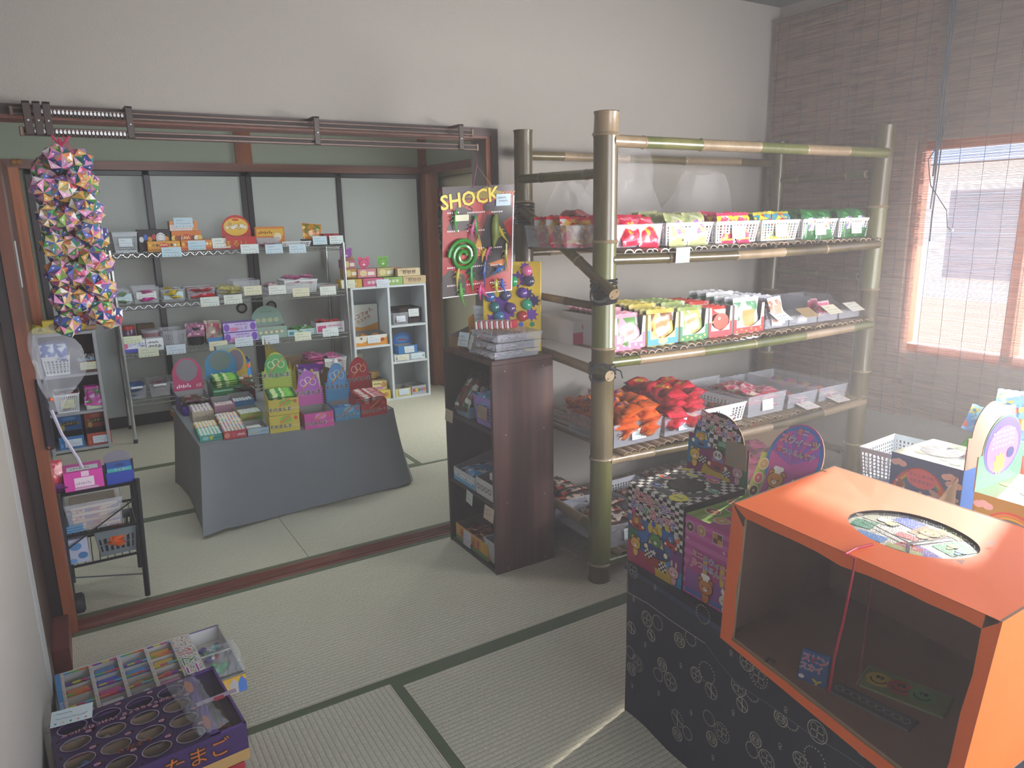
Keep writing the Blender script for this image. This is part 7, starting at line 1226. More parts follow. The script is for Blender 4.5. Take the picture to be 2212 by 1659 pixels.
def sweethdr(f, w, h):
    f.R(0, 0, w, h * .56, C('8aa850'), 1)
    for i in range(6): f.P([(w * (i / 6), 0), (w * (i / 6 + .07), 0), (w * (i / 6 + .07), h * .55), (w * (i / 6), h * .55)], C('a0bc68'), 2)
    f.E(w * .5, h * .56, w * .41, h * .42, C('3a7ac0'), 3, 30); f.E(w * .5, h * .58, w * .36, h * .36, C('c85aa8'), 4, 30)
    for i in range(6): a = .3 + i * .5; f.P([(w * .5, h * .5), (w * (.5 + .36 * math.cos(a)), h * (.58 + .36 * math.sin(a))), (w * (.5 + .36 * math.cos(a + .25)), h * (.58 + .36 * math.sin(a + .25)))], C('8a6ac8'), 5)
    f.R(w * .2, 0, w * .6, h * .42, C('b85aa8'), 5); f.R(w * .2, 0, w * .6, h * .08, C('3a70b8'), 6); f.critter(w * .36, h * .28, w * .12, C('c88a3a'), 'bear', 7, hat=True); f.critter(w * .66, h * .2, w * .1, M('e0d8d8', .4), 'rabbit', 7, hat=True)
    for tx, yy, n, k in (('ミニ', .9, 2, .09), ('スウィーツ', .78, 5, .12), ('あつめるんです', .64, 7, .085)):
        for i, ch in enumerate(tx):
            for lay, (o, mm) in enumerate(((.11, C('b83a6a')), (.055, M('ecdfe6', .4)), (.01, C(('c83a5a', '2a90c0', '3a5ab8', 'a84a9a', '3a8a5a', 'c83a5a', '3a5ab8')[i])))): f.T(ch, w * (.5 + k * (i - (n - 1) / 2)), h * yy, w * k * 1.05, mm, 8 + lay, bold=o)
    for a, b, c_ in ((.1, .42, 'c8a868'), (.1, .24, 'c85a7a'), (.1, .08, '4a2c24')): f.E(w * a, h * b, w * .075, h * .075, M('e0dcd0', .4), 4, 16); f.E(w * a, h * b, w * .06, h * .06, C(c_), 5, 16); f.E(w * a, h * b, w * .02, h * .02, M('d8ccb8', .4), 6, 10)
capture('pink toy sweets capture box with a bear in a chef hat, beside the chequered box', (1.324, 1.205, .5), .196, .236, .226, PKB, sweetside, sweettop, sweethdr, .235, lean=.48, hb=.56)
SKY = C('3a6ab0'); GN = C('5a9a3a')
def bugside(txt1, txt2, rb=False):
    def d(f, w, h):
        if rb: f.R(0, 0, w, h, C('a8a238'), 1)
        else: f.R(0, h * .3, w, h * .7, SKY, 1); f.R(0, 0, w, h * .35, C('8ab858'), 1)
        for i, c_ in enumerate(('c84a3a', 'd8903a', 'd8c84a', '5aa05a', '4a7ac0')): f.ring(w * .45, h * .32, w * (.44 - .022 * i), h * (.56 - .03 * i), w * .022, C(c_), 2, 26, 0, PI)
        if rb: f.R(w * .3, h * .62, w * .7, h * .16, C('6a5ab0'), 3); f.T('に入れると', w * .58, h * .70, w * .12, M('e8e0ee', .4), 5, C('7a4a90'), .03)
        for a, b in ((.12, .88), (.9, .78), (.84, .86)): [f.E(w * a + .012 * k, h * b + .004 * (k == 0), .014, .010, M('dcdce2', .5), 3, 12) for k in (-1, 0, 1)]
        if not rb:
            for i in range(6): f.R(w * (.06 + .16 * i), h * .05, w * .03, h * .22, C('9a6a48'), 2); f.E(w * (.075 + .16 * i), h * (.36 + .05 * (i % 2)), w * .11, h * .13, C('2f6a3a'), 3)
            f.E(w * .46, h * .74, w * .21, h * .13, C('d87a90'), 4); f.T('なんこあつめ', w * .46, h * .78, w * .058, C('7a3a7a'), 6); f.T('られるかな？', w * .47, h * .70, w * .058, C('4a4aa0'), 6)
            f.E(w * .14, h * .42, w * .07, h * .24, C('b8b070'), 6, rot=-.3); f.E(w * .17, h * .60, w * .06, h * .07, C('8a5a3a'), 7); f.E(w * .12, h * .64, w * .018, w * .018, M('e8e8e8'), 8, 10); f.E(w * .22, h * .56, w * .018, w * .018, M('e8e8e8'), 8, 10)
            f.E(w * .42, h * .42, w * .085, h * .08, C('d8a838'), 6); f.E(w * .45, h * .35, w * .06, h * .05, BLK, 7); f.E(w * .36, h * .48, w * .06, h * .06, C('d88a3a'), 8); f.E(w * .47, h * .5, w * .04, h * .08, M('dcdce6', .4), 8); f.E(w * .39, h * .47, .0015, .002, BLK, 9, 8)
            for a in (.3, -.1, 2.7, 3.2): f.E(w * .78 + w * .11 * math.cos(a), h * .55 + h * .10 * math.sin(a), w * .11, h * .035, M('c8d4d8', .4), 6, 14, rot=a)
            f.S([(w * .74, h * .64), (w * .84, h * .32)], w * .025, C('c85a30'), 7); f.E(w * .74, h * .64, w * .035, h * .035, C('d8883a'), 8, 12); f.E(w * .78, h * .18, w * .08, h * .1, C('c83a3a'), 6); [f.E(w * (.76 + .04 * k), h * (.17 + .03 * (k % 2)), .003, .003, BLK, 7, 8) for k in range(3)]
        else:
            f.E(w * .28, h * .5, w * .09, h * .08, M('d8d4b8', .4), 4, 16, rot=.5); f.E(w * .16, h * .46, w * .07, h * .07, M('d8d4b8', .4), 4, 16, rot=-.6); f.E(w * .22, h * .55, w * .06, h * .04, C('3a3a30'), 5)
            for k in range(3): scrib(f, w * .5, h * (.5 - .05 * k), w * .4, h * .03, C('b85a50'), 3)
            f.P([(w * .6, h * .3), (w * .75, h * .3), (w * .75, h * .34), (w * .85, h * .26), (w * .75, h * .18), (w * .75, h * .22), (w * .6, h * .22)], C('d87a98'), 3); f.E(w * .4, h * .2, w * .1, h * .05, M('d0ccb0', .4), 3); f.E(w * .2, h * .18, w * .1, h * .05, C('8a6a30'), 3, rot=-.4)
    return d
def bugtop(rb):
    def d(f, w, dd):
        f.R(0, 0, w, dd, C('b8b890' if not rb else '8aa078'), 1); R = random.Random(9 + rb)
        for i in range(16): f.E(w * R.uniform(.1, .9), dd * R.uniform(.1, .9), w * R.uniform(.05, .12), dd * R.uniform(.03, .07), C(R.choice(('6a9a4a', '8ab86a', 'c8a05a', 'a86a5a', 'c8c880'))), 2 + i % 2, 12)
        hole(f, w * (.42 if not rb else .55), dd * .5, w * .26)
    return d
def bughdr(f, w, h): f.R(0, 0, w, h * .5, C('5a9a6a'), 1); f.E(w / 2, h * .55, w * .4, h * .42, C('5a4ab0'), 2, 26); f.E(w / 2, h * .5, w * .34, h * .34, C('c86a90'), 3, 26); [scrib(f, w * .25, h * (.75 - .07 * k), w * .5, h * .04, C('e0c0d0'), 4) for k in range(4)]; f.star(w * .45, h * .3, w * .14, C('d8b848'), 4, 9, .7); f.E(w * .68, h * .42, w * .08, h * .08, C('3a3a6a'), 5)
t = capture('insect capture box with a smiling bee and a dragonfly on its side', (2.197, 1.158, .5), .222, .236, .243, SKY, bugside('', ''), bugtop(0), bughdr, 0)
m = MB(); m.prism(header_poly(.236, .195, 'disc', .5), (0, 0, 0), (-1, 0, 0), (0, 0, 1), .003, C('5a9a6a'), M('a08a74', .8)); bughdr(Face(m, (.118, 0, 0), (-1, 0, 0), (0, 0, 1)), .236, .195); o = m.build('header_card', t, (-.1115 + .222, .118, .243), PI / 2); o['label'] = 'arched header card with a plain brown back'
t = capture('yellow green insect capture box with a rainbow and an arrow on its side', (2.055, .835, .5), .222, .25, .241, C('a8a238'), bugside('', '', True), bugtop(1), bughdr, 0)
m = MB(); m.prism(header_poly(.25, .20, 'disc', .5), (0, 0, 0), (1, 0, 0), (0, 0, 1), .003, C('5a9a6a'), M('a08a74', .8)); bughdr(Face(m, (-.125, 0, 0), (1, 0, 0), (0, 0, 1)), .25, .20); m.build('header_card', t, (-.1115, .125, .241), PI / 2)
# torn cardboard between the insect boxes
for i, (x, y, w, h, r, lb) in enumerate(((2.0, 1.02, .30, .235, .12, 'torn brown cardboard flap standing between the two insect boxes'), (1.93, .93, .26, .20, .05, 'lower torn cardboard piece in front of the yellow green box'))):
    R = random.Random(i); q = [(0, 0), (w, 0), (w, h)] + [(w * (1 - k / 9), h * (.96 - .035 * k * (1 + i * .4)) + R.uniform(-.006, .006)) for k in range(1, 9)] + [(0, h * .62)]; m = MB(); m.prism(q, (-w / 2, 0, 0), (1, 0, 0), (0, 0, 1), .004, CARDB); tag(m.build('cardboard_piece', None, (x, y, .5), r), lb, 'cardboard')
basket('white mesh basket behind the insect boxes, empty', (2.50, 1.47, .5), .19, .26, .125, rz=-PI / 2 + .08, mat=M('dfe6ec', .35), nx=12, nz=7, cd=False, solid=.14)
closed('small dark blue box behind the orange box', (2.33, 1.39, .5), .06, .10, .055, C('2a2a5a'), rz=-1.2); carton('low open carton of small silver packets behind the orange box', (2.27, 1.45, .5), .15, .12, .04, C('4a3a5a'), rz=-1.3, inner=CARDB); heap('slv', (2.30, 1.45, .5), -1.3, .1, .08, .02, 6, 'small silver packet in the low open carton behind the orange box', 'silver packets', 4, lay=2, sc=.5)
# jelly drink pouches lit by the window
for i, (px, py, x_, c1, lb, h, rz) in enumerate(((2107, 1010, 2.62, '6ad04a', 'bright green jelly drink pouch nearest the bamboo rack', .26, .1), (2165, 985, 2.75, '8ac870', 'green and blue jelly drink pouch, tallest one', .30, .3), (2150, 1010, 2.60, 'e08a2a', 'orange jelly drink pouch behind the arched headers', .22, .2), (2190, 1010, 2.66, 'e8a020', 'yellow orange jelly drink pouch at the picture edge', .24, .0), (2203, 1020, 2.50, 'd84a40', 'red capped pink jelly drink by the picture edge', .19, .0))):
    p = atx(px, py, x_); h = atx(px, (862, 815, 850, 825, 915)[i], x_).z - .53; t = thing('jelly_pouch', lb, 'drink', (x_, p.y, .5), rz - .9); JM = M(c1, .15, .75, bump=.3, scale=30); m = MB(); r = .055
    m.lathe([(.0, 0), (r * .85, .004), (r, .03), (r * 1.05, h * .45), (r * .9, h * .62), (r * .35, h * .74), (r * .3, h * .78)], JM, 18); o = m.build('pouch_body', t, smooth=True); o.scale = (1, .6, 1)
    packets('jl', .10, .09, .008, [PM('5a9ad0', '8ac8e0', 'd8c860', 'c86a5a', scale=40, alpha=.9), SM('8ab8d8')], seed=120); o = bpy.data.objects.new('pouch_label', _pk['jl'][i % 3]); COL.objects.link(o); o.parent = t; o.location = (0, 0, h * .78 + .03); o.rotation_euler = (PI / 2 - .1, .35 - .2 * i, 0)
# ---------------------------------------------------------------- orange fishing box
OR = NG('orange_paper'); ORG = OR.fin(OR.mix(OR.noise(OR.mapn(), 5, 3), 'e8641c', 'f0712a'), .55, OR.noise(OR.mapn(), 7, 3), .12, .006); INB = M('8a6a55', .85, var=.15, scale=14, bump=.15)
ob = thing('fishing_game_box', 'big open fronted box covered in orange paper with an oval hole on top', 'box', (1.25, .8, .5))
A = {'FLb': V((1.245, 1.095, .502)), 'FRb': V((1.150, .50, .502)), 'BRb': V((1.62, .50, .502)), 'BLb': V((1.668, 1.10, .502)), 'FLt': V((1.265, 1.095, .840)), 'FRt': V((1.238, .502, .838)), 'BRt': V((1.655, .503, .842)), 'BLt': V((1.676, 1.12, .842))}
A = {k: v - V((1.25, .8, .5)) for k, v in A.items()}
def plate(m, a, b, c, d, th, mo, mi_, name=None):
    """panel a,b,c,d seen from outside counter-clockwise"""
    n = (b - a).cross(d - a).normalized() * th; q = [a, b, c, d, a - n, b - n, c - n, d - n]; m.add(q, [(0, 1, 2, 3)], mo); m.add(q, [(7, 6, 5, 4), (0, 4, 5, 1), (1, 5, 6, 2), (2, 6, 7, 3), (3, 7, 4, 0)], mi_)
m = MB(); plate(m, A['FLb'], A['BLb'], A['BRb'], A['FRb'], .004, INB, INB); plate(m, A['BLb'], A['BLt'], A['BRt'], A['BRb'], .005, ORG, INB); plate(m, A['FLb'], A['FLt'], A['BLt'], A['BLb'], .005, ORG, INB); plate(m, A['FRb'], A['BRb'], A['BRt'], A['FRt'], .005, ORG, INB); m.build('carton', ob)
# front frame with ragged opening
def fp(s_, t_): # s along left->right, t bottom->top on the front face
    a = A['FLb'] * (1 - s_) + A['FRb'] * s_; b = A['FLt'] * (1 - s_) + A['FRt'] * s_; return a * (1 - t_) + b * t_
R = random.Random(8); out = [(0, 0), (1, 0), (1, 1), (0, 1)]
lo = [(.065, .03)] + [(.068 + .006 * math.sin(k * 1.3), .03 + .105 * k) for k in range(1, 9)]; top = [(.075, .93)] + [(.1 + .1 * k, .935 - .004 * (k % 2) - (.022 if k == 4 else 0)) for k in range(0, 9)] + [(.956, .93)]; rt = [(.955, .93), (.962, .7), (.956, .5), (.96, .25), (.95, .03)]
m = MB(); nrm = V((-1, 0, .05)).normalized()
def strip(pi, po):
    for (a, b), (c, d) in zip(zip(pi, po), list(zip(pi, po))[1:]):
        q = [fp(*a), fp(*b), fp(*d), fp(*c)]; m.add([p + nrm * .002 for p in q], [(0, 1, 2, 3)], ORG); m.add([p - nrm * .003 for p in q], [(3, 2, 1, 0)], INB); m.add([fp(*a) + nrm * .002, fp(*c) + nrm * .002, fp(*c) - nrm * .003, fp(*a) - nrm * .003], [(0, 1, 2, 3)], CARDB)
strip(lo, [(0, p[1]) for p in lo[:-1]] + [(0, 1)]); strip(top, [(0, 1)] + [(p[0], 1) for p in top[1:]]); strip(rt, [(1, 1)] + [(1, p[1]) for p in rt[1:-1]] + [(1, 0)])
bt = [(.0, .03)] + [(.06 + .1 * k, .032 + .004 * (k % 2)) for k in range(10)] + [(1, .03)]; strip(bt, [(p[0], -.015 - .028 * p[0]) for p in bt]); m.build('front_frame', ob, label='orange frame with torn edges around the opening')
# corrugated edge along the opening
m = MB(); m.tube([fp(.06 + .09 * k, .04) - nrm * .004 for k in range(11)], .003, CARDB, 5); m.tube([fp(.066, .04 + .11 * k) - nrm * .004 for k in range(9)], .003, CARDB, 5); m.build('cardboard_edge', ob)
# top with the oval hole
cx, cy = .205, -.02; n = 40; hole_ = [(cx - .005 + .102 * math.cos(2 * PI * i / n) + (.006 * math.sin(6 * PI * i / n)), cy + .128 * math.sin(2 * PI * i / n)) for i in range(n)]; m = MB(); tl, tr, brr, bl = A['FLt'], A['FRt'], A['BRt'], A['BLt']
def onedge(a):
    dx, dy = math.cos(a), math.sin(a); best = None; cs = [tl, tr, brr, bl]
    for i in range(4):
        p, q = cs[i], cs[(i + 1) % 4]; ex, ey = q.x - p.x, q.y - p.y; den = dx * ey - dy * ex
        if abs(den) < 1e-9: continue
        t = ((p.x - cx) * ey - (p.y - cy) * ex) / den; u = ((p.x - cx) * dy - (p.y - cy) * dx) / den
        if t > 0 and -1e-6 <= u <= 1.000001 and (best is None or t < best[0]): best = (t, V((cx + dx * t, cy + dy * t, p.z + (q.z - p.z) * u)))
    return best[1]
angs = sorted([2 * PI * i / n for i in range(n)] + [math.atan2(p.y - cy, p.x - cx) % (2 * PI) for p in (tl, tr, brr, bl)])
def hpt(a): return V((cx - .005 + .102 * math.cos(a) + .004 * math.sin(3 * a), cy + .128 * math.sin(a), .341 - .004))
for i in range(len(angs)):
    a, b = angs[i], angs[(i + 1) % len(angs)]; p, q, r_, s_ = onedge(a), onedge(b), hpt(b), hpt(a); pm, qm = p * .25 + s_ * .75 + V((0, 0, 0)), q * .25 + r_ * .75 + V((0, 0, 0)); m.add([p, q, qm, pm], [(3, 2, 1, 0) if False else (0, 1, 2, 3)], ORG); m.add([pm, qm, r_, s_], [(0, 1, 2, 3)], ORG); dn = V((0, 0, -.004)); m.add([s_, r_, r_ + dn, s_ + dn], [(0, 1, 2, 3)], M('3a3430', .8)); m.add([p + dn, q + dn, r_ + dn, s_ + dn], [(3, 2, 1, 0)], INB)
m.build('top_panel', ob)
m = MB(); zf = .330; MS = M('a8a49a', .3, metal=.3, bump=.5, scale=400); pts = [(hpt(2 * PI * i / 36) - V((cx, cy, 0))) * 1.02 + V((cx, cy, 0)) for i in range(36)]; m.add([(p.x, p.y, zf) for p in pts], [tuple(range(36))], MS)
f = Face(m, (cx, cy, zf), (0, -1, 0), (1, 0, 0))
def inside(a, b, k=.97): return (a / (.128 * k)) ** 2 + ((b + .005) / (.102 * k)) ** 2 < 1
def patch(cx_, cy_, r1, r2, rot, c_, l=1):
    q = []
    for a, b in ((-r1, -r2), (r1, -r2), (r1, r2), (-r1, r2)): q.append((cx_ + a * math.cos(rot) - b * math.sin(rot), cy_ + a * math.sin(rot) + b * math.cos(rot)))
    f.P(q, C(c_), l)
for a in ((-.035, .055, .03, .022, -.2, '2a48a0'), (.015, .035, .028, .03, -.1, '8a6a3a'), (-.0, -.015, .022, .013, .1, '9a2a2a'), (.085, .005, .027, .032, -.3, '1f7a50'), (.06, -.06, .03, .016, -.3, '5a3a90'), (.03, -.062, .024, .018, -.2, 'a02a2a'), (-.085, .02, .03, .02, 0, '9a9a88'), (-.09, -.03, .022, .022, .2, '2a7a5a'), (-.045, -.075, .03, .016, .1, '4a7ab0'), (.03, -.08, .035, .010, .1, '9a9a4a'), (.045, .07, .03, .014, -.3, '8a8a50')): patch(*a, l=1)
f.critter(.018, .035, .020, C('a87a40'), 'bear', 2); f.critter(-.075, .022, .014, M('c8c8b8', .5), 'bear', 2, body=False); f.critter(-.055, .015, .012, C('c8b87a'), 'bear', 3, body=False)
for a, b, c_ in ((.078, .012, '8aa83a'), (.1, .0, '4a90c0')): f.critter(a, b, .010, C(c_), 'frog', 2)
DOT = M('e8ebf0', .12, metal=.3)
for i in range(-24, 25):
    for j in range(-20, 20):
        a, b = i * .0052 + (.0026 if j % 2 else 0), j * .0050
        if inside(a, b) and (i * 7 + j * 3 + (i * j) % 5) % 4 < 2 and not (abs(a - .018) < .02 and abs(b - .03) < .025): f.R(a, b, .0019, .0019, DOT, 8)
f.P([(-.1, -.018), (-.095, -.022), (.022, -.052), (.024, -.046)], BLK, 9); f.P([(.018, -.052), (.026, -.055), (.062, .052), (.058, .054)], BLK, 9); f.P([(.02, -.052), (.026, -.05), (.05, -.095), (.045, -.097)], BLK, 9); f.T('カード', .03, -.062, .011, WHT, 3)
m.build('sparkly_fabric', ob, label='patterned sparkly fabric with a slit cross under the hole')
for a, b in ((-.10, -.03), (.13, .055), (.14, -.075)): q = MB(); q.add([(0, 0, 0), (.018, .004, .003), (.006, .016, .002)], [(0, 1, 2)], M('c8b0a8', .4, .8)); p = V((cx + b, cy - a, .342)); q.build('tape_scrap', ob, p)
m = MB(); pts = [(atz(x, y, .844) - V((1.25, .8, .5))) for x, y in ((1885, 1176), (1850, 1184), (1825, 1197))] + [V((-.002, -.028, .338)), V((-.008, -.029, .30)), V((-.002, -.031, .20)), V((.02, .0, .13)), V((.05, .045, .06)), V((.075, .075, .012))]
m.tube([pts[0], pts[1], pts[2], pts[3]] + [V((-.012, -.030, .29)), V((-.010, -.02, .2)), V((-.014, -.010, .11)), V((-.012, -.004, .03))], .0028, M('a81a30', .6), 6); m.build('red_string', ob, label='thick red string hanging over the front edge')
m = MB(); m.tube([V((.06, -.03, .33)), V((.06, -.025, .12)), V((.062, -.02, .02))], .001, M('902038', .6), 5); m.build('thin_string', ob)
def flatpack(lb, loc, rot, w, h, cols, txt, name='toy_pack', fn=None):
    m = MB(); m.rb(-w / 2, -h / 2, -.004, w / 2, h / 2, .004, M(cols[0], .3, var=.15, scale=60), .003); f = Face(m, (-w / 2, -h / 2, .0041), (1, 0, 0), (0, 1, 0))
    if fn: fn(f, w, h)
    o = m.build(name, None, loc); o.rotation_euler = rot; return tag(o, lb, 'toy')
def spin(f, w, h):
    f.R(w * .04, h * .04, w * .92, h * .92, C('1f4a88'), 1)
    for i, (ch, yy) in enumerate((('スピン', .78),)): f.T(ch, w * .5, h * yy, w * .30, C('b8283a'), 4, M('d8d4d8', .4), .06, bold=.02)
    f.T('スカイ', w * .42, h * .56, w * .26, C('b8283a'), 4, M('d8d4d8', .4), .06, bold=.01); f.E(w * .15, h * .3, w * .1, h * .05, WHT, 2); f.E(w * .1, h * .1, w * .08, h * .04, WHT, 2)
    for a in (.5, 2.6, 4.7): f.E(w * .68 + w * .09 * math.cos(a), h * .26 + w * .09 * math.sin(a), w * .1, h * .03, C('c8b030'), 3, 12, rot=a)
flatpack('blue toy packet with red lettering at the end of the red string', (1.275, .86, .527), (1.15, 0, -1.25), .062, .085, ['2a4a78'], '', fn=spin)
flatpack('yellow green packet with grinning faces lying in the orange box', (1.40, .73, .507), (.05, 0, -1.3), .17, .085, ['7a8a4a'], '', fn=lambda f, w, h: [(f.E(w * (.2 + .25 * i), h * .5, h * .3, h * .3, C(('c8b030', 'b84a30', '5a9a4a')[i]), 1), f.ring(w * (.2 + .25 * i), h * .5, h * .2, h * .18, .003, BLK, 2, 10, PI, 2 * PI), f.E(w * (.18 + .25 * i), h * .6, .004, .006, BLK, 2, 8), f.E(w * (.23 + .25 * i), h * .6, .004, .006, BLK, 2, 8)) for i in range(3)])
flatpack('clear packet with a looped chain print lying at the front of the orange box', (1.30, .74, .506), (0, 0, -1.45), .17, .05, ['5a5254'], '', fn=lambda f, w, h: [f.ring(w * (.1 + .1 * i), h * .5, w * .055, h * .2, .003, M('8a8280', .4), 1, 12) for i in range(9)])
m = MB(); m.tube([fp(.24, .035) - nrm * .01, fp(.25, .07) - nrm * .012, fp(.28, .075) - nrm * .012], .003, M('2a201c', .8), 5); m.build('wire_stub', ob)
# ---------------------------------------------------------------- toy boxes on the floor by the left wall
rb_ = closed('red carton with white printed lines under the purple toy box', (.045, 1.66, 0), .36, .30, .20, M('a01c28', .5), draw=lambda f, w, h: (f.S([(w * .05, h * .9), (w * .7, h * .9), (w * .7, h * .6), (w * .05, h * .6)], .004, M('c8a8a8'), 1), f.ring(w * .4, h * .3, w * .2, h * .3, .006, M('c8a8a8'), 1, 20)), name='red_carton'); rb_.rotation_euler = (0, 0, .09)
RB = (('c8b83a', 'b83a78', '4aa0c8', '6aa84a', 'd0702a', 'c83a3a', '6a3aa0'))
def compart(m, W, D, H, cols, rows, z, edge, col_):
    """grid of window compartments"""
PUR = M('3a1f52', .35, coat=.3); PLT = M('5a3a80', .35, coat=.3)
px = thing('dinosaur_egg_box', 'purple cracked pattern toy box with oval windows on the floor by the left wall', 'box', (.045, 1.665, .201), .09); W, D, H = .39, .295, .10; m = MB()
m.box(-W / 2, 0, 0, W / 2, D, .004, CARDB); m.box(-W / 2, 0, .004, W / 2, .003, H - .003, PUR); m.box(-W / 2, D - .003, .004, W / 2, D, H - .003, PUR); m.box(-W / 2, .003, .004, -W / 2 + .003, D - .003, H - .003, PUR); m.box(W / 2 - .003, .003, .004, W / 2, D - .003, H - .003, PLT)
f = Face(m, (-W / 2, 0, 0), (1, 0, 0), (0, 0, 1)); f.T('たまご', W * .7, H * .6, .05, C('b8602a'), 3, C('3a2a10'), .05); f.R(W * .55, 0, W * .45, H * .3, C('b08a50'), 2); m.build('carton', px)
m = MB(); ov = []; 
# lid panel with oval holes built as a grid of cells
ecs = []
for r_ in range(4):
    for c_ in range(4): ecs.append((-W / 2 + .045 + .075 * c_, .036 + .070 * r_))
for ex, ey in ecs:
    n = 20; hx, hy = .0379, .0354; a_, b_ = .032, .025; zz = H - .0003 * ((ecs.index((ex, ey)) % 4) + 1)
    for i in range(n):
        def E_(t): return (ex + a_ * math.cos(t), ey + b_ * math.sin(t))
        def S_(t): k = 1 / max(abs(math.cos(t)), abs(math.sin(t))); return (ex + hx * math.cos(t) * k, ey + hy * math.sin(t) * k)
        t0, t1 = 2 * PI * i / n, 2 * PI * (i + 1) / n; q = [E_(t0), E_(t1), S_(t1), S_(t0)]; m.add([(x, y, zz) for x, y in q], [(3, 2, 1, 0)], PUR)
x_end = -W / 2 + .045 - .0375 + .30; m.box(-W / 2, 0, H - .003, -W / 2 + .008, D, H - .0016, PUR); m.box(-W / 2, 0, H - .003, x_end, .006, H - .0016, PUR); m.box(-W / 2, D - .04, H - .003, x_end, D, H - .0018, PUR); m.box(x_end, 0, H - .002, x_end + .022, D, H, PLT); m.box(W / 2 - .006, 0, H - .002, W / 2, D, H, PLT); m.box(x_end + .022, D / 2 - .006, H - .002, W / 2 - .006, D / 2 + .006, H, PLT); m.box(x_end, 0, H - .002, W / 2, .008, H, PLT); m.box(x_end, D - .01, H - .002, W / 2, D, H, PLT)
f = Face(m, (-W / 2, 0, H), (1, 0, 0), (0, 1, 0)); R = random.Random(3)
for ex, ey in ecs: f.ring(ex + W / 2, ey, .033, .026, .0022, M('b0a0b8', .5), 2, 20); f.ring(ex + W / 2, ey, .035, .028, .002, BLK, 3, 20); f.E(ex + W / 2 + .03, ey + .03, .007, .005, M('c8a8b8', .5), 4, 10); f.R(ex + W / 2 + .026, ey + .028, .008, .003, C('b02a3a'), 5)
for k in range(22): a, b = R.uniform(0, W * .75), R.uniform(0, D); t = R.uniform(0, 6); f.S([(a, b), (a + .012 * math.cos(t), b + .012 * math.sin(t)), (a + .02 * math.cos(t + .8), b + .02 * math.sin(t + .8))], .0014, M('5a4a6a'), 1)
f.T('みつけてはっけん！きょうりゅうのたまご', W * .40, D * .74, .0145, M('d8b8c8', .5), 6, C('8a1a3a'), .06); f.T('さがそう', W * .4, D * .26, .02, C('b8602a'), 6, C('3a1a10'), .05); f.E(W * .80, D * .8, .010, .03, C('b8642a'), 4); f.E(W * .80, D * .2, .010, .03, C('a8562a'), 4); f.R(W * .79, D * .46, .1, .018, M('b0a0b0', .5), 3); f.R(W * .9, D * .44, .025, .016, C('b83a4a'), 5)
m.build('window_panel', px); MB().box(-W / 2 + .004, .004, H - .012, W / 2 - .004, D - .004, H - .010, M('c8c4c0', .08, .06, coat=.5)).build('clear_film', px)
m = MB()
for i in range(1, 4): m.box(-W / 2 + .0075 + .075 * i - .001, .004, .004, -W / 2 + .0075 + .075 * i, D - .004, H - .014, CARDB)
m.box(x_end + .008, .004, .004, x_end + .010, D - .004, H - .014, CARDB)
for i in range(1, 4): m.box(-W / 2 + .004, .001 + .07 * i, .004, x_end, .002 + .07 * i, H - .014, CARDB)
m.build('dividers', px)
for i, (k, c_) in enumerate(((12, 'c8c8c4'), (8, 'c05a60'), (4, '5a8ac0'), (0, 'c8b070'), (9, '9a9080'), (15, 'a8a898'), (2, 'b8b0a0'))):
    ex, ey = ecs[k]; p = local((.045, 1.665, .201), .09, ex, ey - .004, .064); m = MB(); m.ball((0, 0, 0), .024, M(c_, .6), 12, 8, (1.1, .8, .75)); m.ball((.02, .004, .01), .010, M(c_, .6), 8, 6); tag(m.build('toy_dinosaur_egg', None, p, .5 * i, True), ('white', 'pink', 'blue', 'cream', 'grey brown', 'pale grey', 'beige')[i] + ' rounded toy under one oval window of the purple box', 'toy')
R = random.Random(12)
for i in range(5): p = local((.045, 1.665, .201), .09, .135 + R.uniform(-.02, .03), .07 + R.uniform(-.03, .04), .03 + .008 * i); m = MB(); m.tube([(-.02, 0, 0), (-.008, .01, .006), (.008, -.004, .008), (.022, .006, 0)], [.003, .009, .008, .002], C(('c8401f', 'c04a1c', 'b8301c', 'd0582a', '4a7a30')[i]), 7); m.tube([(0, 0, 0), (.004, .018, -.004)], .003, C('c8401f'), 5); tag(m.build('toy_dinosaur', None, p, R.uniform(0, 6), True), 'small %s toy dinosaur in the corner compartment of the purple box' % ('green' if i == 4 else 'orange red'), 'toy', None if i == 4 else 'orange red toy dinosaurs')
def crinkle(lb, loc, w, d, h, seed, mat=None):
    R = random.Random(seed); n = 14; vs = []; fs = []
    for j in range(n):
        for i in range(n): u, v = i / (n - 1) - .5, j / (n - 1) - .5; e = max(0, 1 - 4 * max(u * u, v * v)); vs.append((u * w + R.uniform(-.004, .004), v * d + R.uniform(-.004, .004), h * e ** .5 * R.uniform(.55, 1) + .002))
    for j in range(n - 1):
        for i in range(n - 1): k = j * n + i; fs.append((k, k + 1, k + n + 1, k + n))
    return tag(MB().add(vs, fs, mat or M('e0e4ec', .08, .22, coat=.6)).build('plastic_film', None, loc), lb, 'film')
crinkle('crumpled clear plastic film along the compartment edge of the purple toy box', local((.045, 1.665, .304), .09, .115, .15, 0), .07, .27, .02, 5).rotation_euler = (0, 0, .15)
c = card(None, 0, 0, 0, .09, .05, 1.35, 'c4d0d0', -.1); c.location = (-.125, 1.93, .315); tag(c, 'pale handwritten card tucked in the wall corner of the purple toy box', 'card'); c.name = 'price_card'
closed('plain brown box hidden under the rainbow eraser box', (.07, 2.12, 0), .40, .28, .115, CARDB, name='cardboard_box').rotation_euler = (0, 0, .06)
